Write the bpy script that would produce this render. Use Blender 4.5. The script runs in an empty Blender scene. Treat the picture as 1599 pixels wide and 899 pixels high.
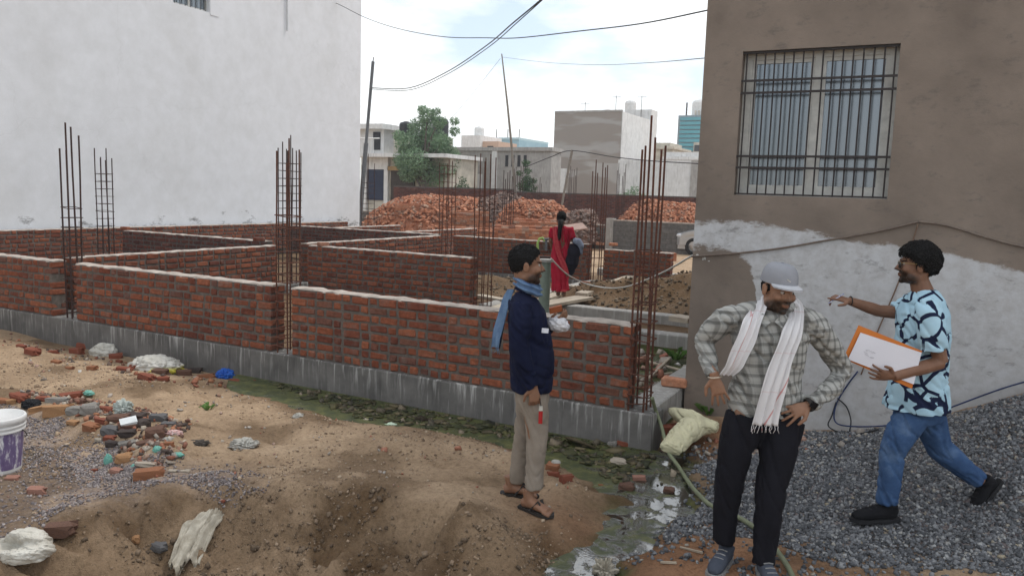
import bpy, bmesh, math, random
import numpy as np
from mathutils import Vector, Matrix
random.seed(7); RNG = np.random.default_rng(7)
SC = bpy.context.scene; COL = SC.collection
R = math.radians

# ---------------------------------------------------------------- camera, sky, sun, exposure
# World axes follow the building plot: +X runs along the front brick wall towards the
# photographer's right, +Y runs into the plot. Metres. z = 0 is the trodden ground.
CAM_H = 2.08; CAM_AZ = R(27.68); PITCH = 0.11987; ROLL = -0.031715
def cam_axes():
    cp, sp = math.cos(PITCH), math.sin(PITCH)
    fwd = Vector((0, cp, -sp)); rt = Vector((1, 0, 0)); dn = Vector((0, -sp, -cp))
    r1 = math.cos(ROLL)*rt + math.sin(ROLL)*dn; d1 = -math.sin(ROLL)*rt + math.cos(ROLL)*dn
    W = Matrix.Rotation(CAM_AZ, 3, 'Z')
    return W @ r1, W @ d1, W @ fwd
_r, _d, _f = cam_axes()
cam = bpy.data.cameras.new('camera'); camo = bpy.data.objects.new('camera', cam); COL.objects.link(camo)
m = Matrix.Identity(4)
for i in range(3):
    m[i][0] = _r[i]; m[i][1] = -_d[i]; m[i][2] = -_f[i]
m[2][3] = CAM_H
camo.matrix_world = m
cam.sensor_width = 36; cam.lens = 36*1228/1599; cam.clip_start = 0.05; cam.clip_end = 3000
SC.camera = camo

SUN_EL, SUN_AZ = R(60), R(30)      # azimuth measured from +Y towards +X
world = bpy.data.worlds.new('World'); SC.world = world; world.use_nodes = True
wn = world.node_tree.nodes; wl = world.node_tree.links; wn.clear()
wout = wn.new('ShaderNodeOutputWorld')
sky = wn.new('ShaderNodeTexSky'); sky.sky_type = 'NISHITA'; sky.sun_disc = False
sky.sun_elevation = SUN_EL; sky.sun_rotation = SUN_AZ; sky.air_density = 1.0; sky.dust_density = 1.5
bg1 = wn.new('ShaderNodeBackground'); bg1.inputs[1].default_value = 0.15; wl.new(sky.outputs[0], bg1.inputs[0])
tc = wn.new('ShaderNodeTexCoord'); mp = wn.new('ShaderNodeMapping'); mp.inputs['Scale'].default_value = (1.0, 1.0, 2.6)
wl.new(tc.outputs['Generated'], mp.inputs[0])
nz = wn.new('ShaderNodeTexNoise'); nz.inputs['Scale'].default_value = 3.3; nz.inputs['Detail'].default_value = 5; nz.inputs['Roughness'].default_value = .55
wl.new(mp.outputs[0], nz.inputs[0])
rp = wn.new('ShaderNodeValToRGB'); rp.color_ramp.elements[0].position = .40; rp.color_ramp.elements[0].color = (.25,)*3+(1,)
rp.color_ramp.elements[1].position = .56; rp.color_ramp.elements[1].color = (1, 1, 1, 1)
wl.new(nz.outputs[0], rp.inputs[0])
bg2 = wn.new('ShaderNodeBackground'); bg2.inputs[0].default_value = (.98, 1.0, 1.0, 1); bg2.inputs[1].default_value = 1.14
mx = wn.new('ShaderNodeMixShader'); wl.new(rp.outputs[0], mx.inputs[0]); wl.new(bg1.outputs[0], mx.inputs[1]); wl.new(bg2.outputs[0], mx.inputs[2])
wl.new(mx.outputs[0], wout.inputs[0])
sl = bpy.data.lights.new('sun', 'SUN'); sl.energy = 1.5; sl.angle = R(12); sl.color = (1, .96, .9)
so = bpy.data.objects.new('sun', sl); COL.objects.link(so)
sd = Vector((math.sin(SUN_AZ)*math.cos(SUN_EL), math.cos(SUN_AZ)*math.cos(SUN_EL), math.sin(SUN_EL)))
so.rotation_euler = sd.to_track_quat('Z', 'Y').to_euler(); so.location = (0, 0, 30)
SC.view_settings.view_transform = 'Standard'; SC.view_settings.look = 'None'
SC.view_settings.exposure = 0.32; SC.view_settings.gamma = 1; SC.view_settings.use_curve_mapping = False
SC.cycles.max_bounces = 6; SC.cycles.diffuse_bounces = 3; SC.cycles.transparent_max_bounces = 8

# ---------------------------------------------------------------- helpers
def tag(o, label=None, cat=None, group=None, kind=None):
    if label: o['label'] = label
    if cat: o['category'] = cat
    if group: o['group'] = group
    if kind: o['kind'] = kind
    return o
def thing(name, label, cat, loc=(0, 0, 0), rz=0, group=None):
    o = bpy.data.objects.new(name, None); COL.objects.link(o); o.empty_display_size = .1
    o.location = loc; o.rotation_euler = (0, 0, rz)
    return tag(o, label, cat, group)
def link(name, me, mat=None, parent=None, loc=None, rot=None, scale=None, smooth=False):
    o = bpy.data.objects.new(name, me); COL.objects.link(o)
    if mat is not None and not me.materials:
        for mm in (mat if isinstance(mat, (list, tuple)) else [mat]): me.materials.append(mm)
    if parent is not None: o.parent = parent
    if loc is not None: o.location = loc
    if rot is not None: o.rotation_euler = rot
    if scale is not None: o.scale = scale
    if smooth: me.polygons.foreach_set('use_smooth', [True]*len(me.polygons))
    return o
class MB:
    """collects polygons for one mesh"""
    def __init__(s): s.v = []; s.f = []; s.m = []
    def add(s, vs, fs, mi=0):
        b = len(s.v); s.v.extend([tuple(v) for v in vs]); s.f.extend([tuple(i+b for i in f) for f in fs]); s.m.extend([mi]*len(fs)); return s
    def box(s, x0, x1, y0, y1, z0, z1, mi=0):
        return s.add([(x0,y0,z0),(x1,y0,z0),(x1,y1,z0),(x0,y1,z0),(x0,y0,z1),(x1,y0,z1),(x1,y1,z1),(x0,y1,z1)],
                     [(0,3,2,1),(4,5,6,7),(0,1,5,4),(1,2,6,5),(2,3,7,6),(3,0,4,7)], mi)
    def obox(s, c, size, rot=None, mi=0, jit=0):
        hx, hy, hz = size[0]/2, size[1]/2, size[2]/2
        M3 = rot if rot is not None else Matrix.Identity(3)
        vs = []
        for p in ((-1,-1,-1),(1,-1,-1),(1,1,-1),(-1,1,-1),(-1,-1,1),(1,-1,1),(1,1,1),(-1,1,1)):
            q = M3 @ Vector((p[0]*hx, p[1]*hy, p[2]*hz))
            vs.append((c[0]+q[0]+random.uniform(-jit,jit), c[1]+q[1]+random.uniform(-jit,jit), c[2]+q[2]+random.uniform(-jit,jit)))
        return s.add(vs, [(0,3,2,1),(4,5,6,7),(0,1,5,4),(1,2,6,5),(2,3,7,6),(3,0,4,7)], mi)
    def tube(s, path, r, n=6, mi=0, cap=True, up=None, flat=1.0):
        """swept tube; r scalar or list; flat squashes the section across 'up'"""
        P = [Vector(p) for p in path]; N = len(P)
        rr = r if hasattr(r, '__len__') else [r]*N
        T = [((P[min(i+1,N-1)]-P[max(i-1,0)])).normalized() for i in range(N)]
        a = Vector(up) if up is not None else (Vector((0,0,1)) if abs(T[0].z) < .9 else Vector((1,0,0)))
        vs = []; b = None
        for i in range(N):
            u = a - T[i]*a.dot(T[i])
            if u.length < 1e-5: u = T[i].orthogonal()
            u.normalize(); w = T[i].cross(u); a = u
            ri = rr[i] if hasattr(rr[i], '__len__') else (rr[i]*flat, rr[i])
            for k in range(n):
                t = 2*math.pi*k/n
                vs.append(P[i] + u*(ri[0]*math.cos(t)) + w*(ri[1]*math.sin(t)))
        fs = []
        for i in range(N-1):
            for k in range(n):
                k2 = (k+1) % n
                fs.append((i*n+k, i*n+k2, (i+1)*n+k2, (i+1)*n+k))
        if cap:
            fs.append(tuple(range(n-1, -1, -1))); fs.append(tuple((N-1)*n+k for k in range(n)))
        return s.add(vs, fs, mi)
    def lathe(s, prof, n=20, c=(0,0,0), mi=0):
        vs = []; fs = []
        for (r, z) in prof:
            for k in range(n):
                t = 2*math.pi*k/n; vs.append((c[0]+r*math.cos(t), c[1]+r*math.sin(t), c[2]+z))
        for i in range(len(prof)-1):
            for k in range(n):
                k2 = (k+1) % n; fs.append((i*n+k, i*n+k2, (i+1)*n+k2, (i+1)*n+k))
        return s.add(vs, fs, mi)
    def ell(s, c, rad, rot=None, nu=14, nv=9, mi=0):
        vs = []; fs = []
        M3 = rot if rot is not None else Matrix.Identity(3)
        for j in range(nv+1):
            ph = math.pi*j/nv
            for i in range(nu):
                t = 2*math.pi*i/nu
                q = M3 @ Vector((rad[0]*math.sin(ph)*math.cos(t), rad[1]*math.sin(ph)*math.sin(t), -rad[2]*math.cos(ph)))
                vs.append((c[0]+q[0], c[1]+q[1], c[2]+q[2]))
        for j in range(nv):
            for i in range(nu):
                i2 = (i+1) % nu; fs.append((j*nu+i, j*nu+i2, (j+1)*nu+i2, (j+1)*nu+i))
        return s.add(vs, fs, mi)
    def mesh(s, name):
        me = bpy.data.meshes.new(name); me.from_pydata(s.v, [], s.f)
        if any(s.m): me.polygons.foreach_set('material_index', s.m)
        me.update(); return me
    def build(s, name, mat, parent=None, loc=None, rot=None, smooth=False, scale=None):
        return link(name, s.mesh(name), mat, parent, loc, rot, scale, smooth)
def copy_tree(o, parent=None):
    c = o.copy(); COL.objects.link(c); c.parent = parent
    for ch in list(o.children): copy_tree(ch, c)
    return c
def rotm(rx=0, ry=0, rz=0):
    return (Matrix.Rotation(rz,3,'Z') @ Matrix.Rotation(ry,3,'Y') @ Matrix.Rotation(rx,3,'X'))

# numpy value noise
def _h(ix, iy, s):
    n = (ix*374761393 + iy*668265263 + s*1274126177) & 0xffffffff
    n = ((n ^ (n >> 13))*1274126177) & 0xffffffff
    return ((n ^ (n >> 16)) & 0xffff)/65535.0
def vnoise(x, y, s=0):
    x = np.asarray(x, float); y = np.asarray(y, float)
    ix = np.floor(x).astype(np.int64); iy = np.floor(y).astype(np.int64); fx = x-ix; fy = y-iy
    fx = fx*fx*(3-2*fx); fy = fy*fy*(3-2*fy)
    a = _h(ix,iy,s); b = _h(ix+1,iy,s); c = _h(ix,iy+1,s); d = _h(ix+1,iy+1,s)
    return (a*(1-fx)+b*fx)*(1-fy)+(c*(1-fx)+d*fx)*fy
def fbm(x, y, o=4, s=0):
    t = 0; amp = .5
    for i in range(o):
        t = t + amp*vnoise(np.asarray(x)*2**i, np.asarray(y)*2**i, s+i*17); amp *= .5
    return t
def sstep(a, b, x):
    t = np.clip((np.asarray(x, float)-a)/(b-a), 0, 1); return t*t*(3-2*t)
def poly_sd(poly, x, y):
    """signed distance to a polygon, negative inside"""
    x = np.asarray(x, float); y = np.asarray(y, float)
    d = np.full(x.shape, 1e9); ins = np.zeros(x.shape, bool); n = len(poly)
    for i in range(n):
        ax, ay = poly[i]; bx, by = poly[(i+1) % n]
        ex, ey = bx-ax, by-ay; L = ex*ex+ey*ey+1e-12
        t = np.clip(((x-ax)*ex+(y-ay)*ey)/L, 0, 1)
        d = np.minimum(d, np.hypot(x-ax-t*ex, y-ay-t*ey))
        c = ((ay > y) != (by > y))
        xi = (bx-ax)*(y-ay)/((by-ay) if abs(by-ay) > 1e-9 else 1e-9)+ax
        ins ^= c & (x < xi)
    return np.where(ins, -d, d)

# ---------------------------------------------------------------- materials
def newmat(name):
    mt = bpy.data.materials.new(name); mt.use_nodes = True
    nt = mt.node_tree; return mt, nt.nodes, nt.links, nt.nodes['Principled BSDF']
def N(nodes, t, **kw):
    n = nodes.new(t)
    for k, v in kw.items(): setattr(n, k, v)
    return n
def ramp(nodes, stops, interp='LINEAR'):
    r_ = nodes.new('ShaderNodeValToRGB'); cr = r_.color_ramp; cr.interpolation = interp
    while len(cr.elements) < len(stops): cr.elements.new(.5)
    for e, (p, c) in zip(cr.elements, stops):
        e.position = p; e.color = tuple(c)+(1,) if len(c) == 3 else c
    return r_
def mix(nodes, links, fac, a, b, mode='MIX'):
    n = nodes.new('ShaderNodeMix'); n.data_type = 'RGBA'; n.blend_type = mode
    for sock, val in ((0, fac), (6, a), (7, b)):
        if hasattr(val, 'is_linked') or hasattr(val, 'links'): links.new(val, n.inputs[sock])
        elif sock == 0: n.inputs[0].default_value = val
        else: n.inputs[sock].default_value = tuple(val)+(1,) if len(val) == 3 else val
    return n.outputs[2]
def noise(nodes, links, vec, scale, detail=4, rough=.6, dist=0):
    n = nodes.new('ShaderNodeTexNoise'); n.inputs['Scale'].default_value = scale; n.inputs['Detail'].default_value = detail
    n.inputs['Roughness'].default_value = rough; n.inputs['Distortion'].default_value = dist
    if vec is not None: links.new(vec, n.inputs['Vector'])
    return n.outputs[0]
def vecof(nodes, links, rnd=False, space='Object', scale=None):
    t = nodes.new('ShaderNodeTexCoord'); v = t.outputs[space]
    if rnd:
        oi = nodes.new('ShaderNodeObjectInfo'); mu = nodes.new('ShaderNodeMath'); mu.operation = 'MULTIPLY'; mu.inputs[1].default_value = 57.0
        links.new(oi.outputs['Random'], mu.inputs[0])
        ad = nodes.new('ShaderNodeVectorMath'); ad.operation = 'ADD'; links.new(v, ad.inputs[0]); links.new(mu.outputs[0], ad.inputs[1]); v = ad.outputs[0]
    if scale:
        mpn = nodes.new('ShaderNodeMapping'); mpn.inputs['Scale'].default_value = scale; links.new(v, mpn.inputs[0]); v = mpn.outputs[0]
    return v
def bump(nodes, links, bsdf, h, strength=.3, dist=.01):
    b = nodes.new('ShaderNodeBump'); b.inputs['Strength'].default_value = strength; b.inputs['Distance'].default_value = dist
    links.new(h, b.inputs['Height']); links.new(b.outputs[0], bsdf.inputs['Normal'])
MATS = {}
def simple(name, c1, c2=None, rough=.8, scale=8, detail=5, bstr=.25, bscale=None, bdist=.004, rnd=False, metal=0, spec=.3, stretch=None):
    """two-tone noisy paint / stone / cloth"""
    if name in MATS: return MATS[name]
    mt, nd, lk, bs = newmat(name)
    v = vecof(nd, lk, rnd, scale=stretch)
    if c2 is None: c2 = tuple(x*.75 for x in c1)
    f_ = noise(nd, lk, v, scale, detail)
    r_ = ramp(nd, [(.32, c2), (.68, c1)]); lk.new(f_, r_.inputs[0]); lk.new(r_.outputs[0], bs.inputs['Base Color'])
    bs.inputs['Roughness'].default_value = rough; bs.inputs['Metallic'].default_value = metal; bs.inputs['Specular IOR Level'].default_value = spec
    if bstr: bump(nd, lk, bs, noise(nd, lk, v, bscale or scale*6, 4), bstr, bdist)
    MATS[name] = mt; return mt
def brick_mat(name, stops, smear=.35, mort=(.24,.215,.19)):
    mt, nd, lk, bs = newmat(name)
    oi = N(nd, 'ShaderNodeObjectInfo'); ge = N(nd, 'ShaderNodeNewGeometry')
    ad = N(nd, 'ShaderNodeMath', operation='ADD'); lk.new(oi.outputs['Random'], ad.inputs[0]); lk.new(ge.outputs['Random Per Island'], ad.inputs[1])
    fr = N(nd, 'ShaderNodeMath', operation='FRACT'); lk.new(ad.outputs[0], fr.inputs[0])
    r_ = ramp(nd, stops); lk.new(fr.outputs[0], r_.inputs[0])
    pos = ge.outputs['Position']
    n1 = noise(nd, lk, pos, 22, 5, .7); r2 = ramp(nd, [(.3, (.62,.62,.62)), (.7, (1.2,1.2,1.2))]); lk.new(n1, r2.inputs[0])
    c = mix(nd, lk, 1.0, r_.outputs[0], r2.outputs[0], 'MULTIPLY')
    n2 = noise(nd, lk, pos, 7, 6, .65); r3 = ramp(nd, [(.52, (0,0,0)), (.72, (smear*2.2,)*3)]); lk.new(n2, r3.inputs[0])
    c = mix(nd, lk, r3.outputs[0], c, mort)
    lk.new(c, bs.inputs['Base Color']); bs.inputs['Roughness'].default_value = .92; bs.inputs['Specular IOR Level'].default_value = .2
    bump(nd, lk, bs, noise(nd, lk, pos, 90, 4), .5, .004)
    MATS[name] = mt; return mt
BRICK = brick_mat('brick_aged', [(0,(.125,.042,.028)),(.2,(.165,.052,.031)),(.42,(.205,.065,.035)),(.62,(.24,.078,.041)),(.8,(.27,.092,.048)),(.92,(.13,.06,.046)),(1,(.175,.074,.048))], .24, (.165,.14,.122))
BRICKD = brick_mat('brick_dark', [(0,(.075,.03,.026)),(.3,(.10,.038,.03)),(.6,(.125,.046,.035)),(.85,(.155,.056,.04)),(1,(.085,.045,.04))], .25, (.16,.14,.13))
BRICKN = brick_mat('brick_new', [(0,(.32,.125,.07)),(.25,(.43,.18,.10)),(.5,(.50,.235,.14)),(.75,(.38,.15,.082)),(.88,(.23,.125,.09)),(1,(.50,.34,.25))], .2, (.5,.38,.3))
BRICKG = brick_mat('brick_overburnt', [(0,(.12,.085,.075)),(.3,(.2,.15,.13)),(.6,(.27,.19,.155)),(.8,(.16,.085,.065)),(1,(.33,.24,.2))], .3, (.32,.27,.24))
MORTAR = simple('mortar', (.155,.132,.114), (.08,.068,.06), .95, 14, 6, .6, 60, .006)
CAPM = simple('mortar_cap', (.50,.44,.385), (.27,.23,.20), .95, 9, 5, .5, 50, .006)
def concrete_mat(name, c1, c2, streak=True, stain=(.55,.54,.52), low=.5):
    mt, nd, lk, bs = newmat(name); ge = N(nd, 'ShaderNodeNewGeometry'); pos = ge.outputs['Position']
    n1 = noise(nd, lk, pos, 3.5, 6, .6); r1_ = ramp(nd, [(.3, c2), (.7, c1)]); lk.new(n1, r1_.inputs[0]); c = r1_.outputs[0]
    if streak:
        mpn = N(nd, 'ShaderNodeMapping'); mpn.inputs['Scale'].default_value = (19, 19, 1.6); lk.new(pos, mpn.inputs[0])
        n2 = noise(nd, lk, mpn.outputs[0], 1, 4, .65); r2 = ramp(nd, [(.53,(0,0,0)),(.68,(.95,.95,.95))]); lk.new(n2, r2.inputs[0])
        pz = N(nd, 'ShaderNodeSeparateXYZ'); lk.new(pos, pz.inputs[0]); ft = N(nd, 'ShaderNodeMapRange'); lk.new(pz.outputs[2], ft.inputs[0]); ft.inputs[1].default_value = -.08; ft.inputs[2].default_value = .2; ft.inputs[3].default_value = .25; ft.inputs[4].default_value = 1.0
        dm = N(nd, 'ShaderNodeMath', operation='MULTIPLY'); lk.new(r2.outputs[0], dm.inputs[0]); lk.new(ft.outputs[0], dm.inputs[1])
        c = mix(nd, lk, dm.outputs[0], c, stain)
        mp3 = N(nd, 'ShaderNodeMapping'); mp3.inputs['Scale'].default_value = (9, 9, .9); mp3.inputs['Location'].default_value = (5, 3, 1); lk.new(pos, mp3.inputs[0])
        n3 = noise(nd, lk, mp3.outputs[0], 1, 4, .6); r3 = ramp(nd, [(.55,(0,0,0)),(.75,(.7,.7,.7))]); lk.new(n3, r3.inputs[0])
        c = mix(nd, lk, r3.outputs[0], c, tuple(x*low for x in c2))
    lk.new(c, bs.inputs['Base Color']); bs.inputs['Roughness'].default_value = .9; bs.inputs['Specular IOR Level'].default_value = .25
    bump(nd, lk, bs, noise(nd, lk, pos, 45, 5), .35, .006)
    MATS[name] = mt; return mt
CONC = concrete_mat('plinth_concrete', (.18,.17,.16), (.10,.095,.09), True, (.44,.43,.41))
CONCP = concrete_mat('fresh_concrete', (.36,.345,.32), (.25,.24,.225), True, (.45,.44,.42), .8)
RUST = simple('rusty_steel', (.16,.065,.04), (.075,.035,.028), .85, 30, 4, .4, 160, .002, metal=.2)
RUSTD = simple('dark_rusty_steel', (.085,.045,.036), (.045,.03,.028), .8, 30, 4, .4, 160, .002, metal=.3)
# ---------------------------------------------------------------- surveying: a sight line meets a known plane
FPX = 1228.0
def sight(px, py): return (_r*((px-800)/FPX) + _d*((py-450)/FPX) + _f)
CAMP = Vector((0, 0, CAM_H))
def at_d(px, py, D): return CAMP + sight(px, py)*D
def at_z(px, py, z=0.0):
    s = sight(px, py); return CAMP + s*((z-CAM_H)/s.z)
def at_y(px, py, Y): s = sight(px, py); return CAMP + s*(Y/s.y)
def at_x(px, py, X): s = sight(px, py); return CAMP + s*(X/s.x)

# ---------------------------------------------------------------- terrain
WATER = [(-6.7,6.55),(-6.47,6.22),(-5.97,6.15),(-5.35,5.87),(-4.74,5.7),(-4.2,5.92),(-3.42,6.03),(-3.07,5.97),(-2.62,5.78),(-2.28,5.69),(-1.88,5.41),
         (-1.70,5.41),(-1.58,5.24),(-1.74,4.95),(-1.6,4.62),(-1.66,4.31),(-1.70,4.05),(-1.73,3.7),(-1.50,3.7),(-1.50,4.1),(-1.50,4.38),(-1.48,4.56),(-1.50,4.84),(-1.43,5.4),(-1.49,5.8),(-1.62,6.2),(-1.91,6.55)]
BANK = [(-4.3,2.75),(-4.3,3.15),(-4.12,3.43),(-3.85,3.70),(-3.31,4.10),(-2.7,4.22),(-2.2,4.05),(-1.9,3.7),(-1.8,3.0),(-1.5,.5),(-4.4,.5)]
PGRAV = [(-9,3.2),(-7.25,3.97),(-6.79,4.04),(-5.98,3.91),(-5.53,3.82),(-4.96,3.75),(-4.43,3.86),(-4.09,4.0),(-3.75,3.67),(-4.2,3.3),(-4.3,2.6),(-4.4,1.5),(-9,1.0)]
_fr = random.Random(5)
FOOT = [(_fr.uniform(-7.5,-2.2), _fr.uniform(4.2,5.7), _fr.uniform(-.6,.9)) for _ in range(46)] + [(_fr.uniform(-5.5,-3.9), _fr.uniform(3.3,4.2), _fr.uniform(0,3)) for _ in range(10)] + [(_fr.uniform(-11,-8), _fr.uniform(5.2,6.0), _fr.uniform(0,3)) for _ in range(14)]
def gh(x, y):
    x = np.asarray(x, float); y = np.asarray(y, float)
    near = sstep(14, 8, np.hypot(x+2, y-5))
    z = .10*(fbm(x*.9, y*.9, 4, 3)-.47)*near + .06*(fbm(x*4, y*4, 4, 9)-.47)*near + .034*(fbm(x*13, y*13, 3, 23)-.45)*near
    # the ground falls away to the foot of the plinth
    fall = sstep(5.35, 6.35, y)*sstep(-1.7, -2.2, x)*sstep(6.95, 6.6, y)
    z = z*(1-.75*fall) - .145*fall
    sd = poly_sd(WATER, x + .20*(fbm(x*3.5, y*3.5, 3, 71)-.45), y + .20*(fbm(x*3.5, y*3.5, 3, 81)-.45)) + .05*(fbm(x*11, y*11, 3, 91)-.45)
    wf = sstep(.40, -.10, sd)
    z = z*(1-wf) + (-.145 + .03*(fbm(x*6, y*6, 3, 5)-.4))*wf + .05*(fbm(x*9, y*9, 4, 15)-.47)*sstep(.7, .2, sd)*sstep(-.25, -.05, sd)
    # cut bank in front
    bd = poly_sd(BANK, x + .22*(fbm(x*2.2, y*2.2, 3, 41)-.45), y + .22*(fbm(x*2.2, y*2.2, 3, 61)-.45))
    lump = fbm(x*7, y*7, 4, 77)
    bf = sstep(.02, -.75, bd)
    z = z - .25*bf + .11*np.exp(-((bd-.02)/.32)**2)*sstep(-1.9,-2.5,x) + ((lump-.45)*.30 + (fbm(x*15, y*15, 3, 87)-.45)*.15)*sstep(.06, -.2, bd)
    # small soil hollows beside the wall
    for cx, cy, rr, dz in ((-6.35,5.55,.35,-.13),(-6.7,5.3,.3,.05),(-2.75,5.2,.12,-.06),(-2.55,5.05,.10,-.05),(-3.6,5.1,.3,.05),(-3.45,4.75,.18,-.045),(-4.6,4.75,.2,-.04),(-11.4,5.9,.7,.12),(-2.1,4.15,.16,-.07),(-2.3,4.0,.25,.06),(-2.05,3.85,.2,.06)):
        z = z + dz*np.exp(-((x-cx)**2+(y-cy)**2)/(rr*rr))
    # trodden footprints
    for (fx, fy, fa) in FOOT:
        dx, dy = x-fx, y-fy; u_, v_ = dx*math.cos(fa)+dy*math.sin(fa), -dx*math.sin(fa)+dy*math.cos(fa); q_ = (u_/.12)**2+(v_/.048)**2
        m_ = q_ < 9
        z = z + np.where(m_, -.022*np.exp(-q_**2) + .008*np.exp(-(np.sqrt(q_)-1.35)**2/.12), 0)
    # aggregate heap against the rendered wall
    d = np.hypot(x-1.6, (y-7.5)*.95); h = 1.02-.53*d
    z = np.where(y < 7.7, z + np.log1p(np.exp(np.clip(h*9, -30, 30)))/9, z)
    # rubble ridge on the left
    z = z + .10*np.exp(-(poly_sd([(-7.6,4.15),(-6.4,4.35),(-5.3,4.25),(-4.9,3.8),(-5.2,4.0),(-6.4,4.2)], x, y)/.22)**2)*near
    # inside the plot
    ins = (y > 6.6) & (x < -2.0)
    zi = .05 + .06*(fbm(x*1.3, y*1.3, 3, 31)-.45)
    for cx, cy, sx, sy, hh in ((-4.3,14.2,1.2,1.0,.46),(-5.5,13.6,.9,.6,.25),(-3.2,14.6,.9,1.0,.36),(-8.2,14.2,1.0,1.1,.28),(-3.4,12.9,.8,.5,.18)):
        zi = zi + hh*np.exp(-((x-cx)/sx)**2-((y-cy)/sy)**2)*(.6+.8*fbm(x*3, y*3, 4, 51))
    zi = np.where((y < 10.4) & (x > -6.2), np.minimum(zi, -.04 + .05*fbm(x*4, y*4, 3, 12)), zi)
    zi = np.where(y > 18.9, .04, zi)
    return np.where(ins, zi, z)
def gz(x, y): return float(gh(np.array([x]), np.array([y]))[0])
def on_ground(px, py, it=6):
    """where a sight line meets the terrain"""
    p = at_z(px, py, 0)
    for _ in range(it):
        p = at_z(px, py, .5*p.z + .5*gz(p.x, p.y))
    return Vector((p.x, p.y, gz(p.x, p.y)))
def grow(a, b, d0, k): 
    out = [a]; d = d0
    while (out[-1] < b if b > a else out[-1] > b): out.append(out[-1] + (d if b > a else -d)); d *= k
    return out
def axis(lo, f0, f1, hi, step):
    return np.array(sorted(set([round(v, 4) for v in grow(f0, lo, step*1.3, 1.22)[1:]] + [round(v, 4) for v in np.arange(f0, f1, step)] + [round(v, 4) for v in grow(f1, hi, step*1.3, 1.22)])))
gx = axis(-300, -11.6, 2.2, 300, .034)
gy = np.concatenate([axis(-100, 2.0, 7.6, 8, .034), np.arange(8.3, 20, .10), np.array(grow(20.2, 420, .5, 1.25))]); gy = np.unique(np.round(gy, 4))
GX, GY = np.meshgrid(gx, gy); GZ = gh(GX, GY)
def grid_mesh(name, X, Y, Z):
    ny, nx = X.shape; V = np.stack([X, Y, Z], -1).reshape(-1, 3)
    i = np.arange(ny*nx).reshape(ny, nx); F = np.stack([i[:-1,:-1], i[:-1,1:], i[1:,1:], i[1:,:-1]], -1).reshape(-1, 4)
    me = bpy.data.meshes.new(name); me.vertices.add(len(V)); me.vertices.foreach_set('co', V.ravel())
    me.loops.add(F.size); me.loops.foreach_set('vertex_index', F.ravel()); me.polygons.add(len(F))
    me.polygons.foreach_set('loop_start', np.arange(0, F.size, 4)); me.polygons.foreach_set('loop_total', np.full(len(F), 4)); me.polygons.foreach_set('use_smooth', np.ones(len(F), bool))
    me.update(); me.validate(); return me
gme = grid_mesh('ground', GX, GY, GZ)
def attr(me, name, arr): a = me.attributes.new(name, 'FLOAT', 'POINT'); a.data.foreach_set('value', np.asarray(arr, np.float32).ravel())
wsd = poly_sd(WATER, GX + .20*(fbm(GX*3.5, GY*3.5, 3, 71)-.45), GY + .20*(fbm(GX*3.5, GY*3.5, 3, 81)-.45))
attr(gme, 'purple', np.clip(sstep(.25, -.35, poly_sd(PGRAV, GX, GY) + .5*(fbm(GX*1.6, GY*1.6, 4, 8)-.47))*(.55+.9*fbm(GX*2.2, GY*2.2, 3, 14)), 0, 1))
attr(gme, 'wet', np.clip(np.maximum(sstep(.17, .0, wsd + .25*(fbm(GX*7, GY*7, 3, 19)-.42)), np.where((GY > 6.6) & (GY < 10.5) & (GX < -2) & (GX > -6.5), 1, 0)), 0, 1))
attr(gme, 'moist', np.clip(np.maximum(sstep(.12, -.3, poly_sd(BANK, GX, GY) + .3*(fbm(GX*3, GY*3, 3, 27)-.45))*.5, np.where((GY > 6.6) & (GX < -2) & (GY < 18.9), 1.0 + .4*(fbm(GX*2, GY*2, 3, 91)-.45), 0)) + .75*sstep(.6, 0.05, wsd + .4*(fbm(GX*4, GY*4, 3, 29)-.45)) + .7*sstep(.50, .66, fbm(GX*1.9, GY*1.9, 4, 37))*sstep(8,7,GY), 0, 1))
attr(gme, 'red', np.clip(sstep(1.3, .2, np.hypot(GX+.9, (GY-4.35)*1.4)) + .9*sstep(.9, .2, np.hypot(GX+1.5, GY-6.9)) + .5*sstep(.6, 0, np.hypot(GX+2.0, GY-4.6)), 0, 1))
attr(gme, 'grey', np.clip(sstep(.1, -.3, poly_sd([(-1.75,6.3),(-1.35,5.9),(-1.3,5.1),(-1.28,4.55),(-1.05,4.72),(-.55,4.9),(-.3,4.75),(.16,5.0),(3,5.2),(3,7.6),(-.9,7.6)], GX, GY)), 0, 1))
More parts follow.
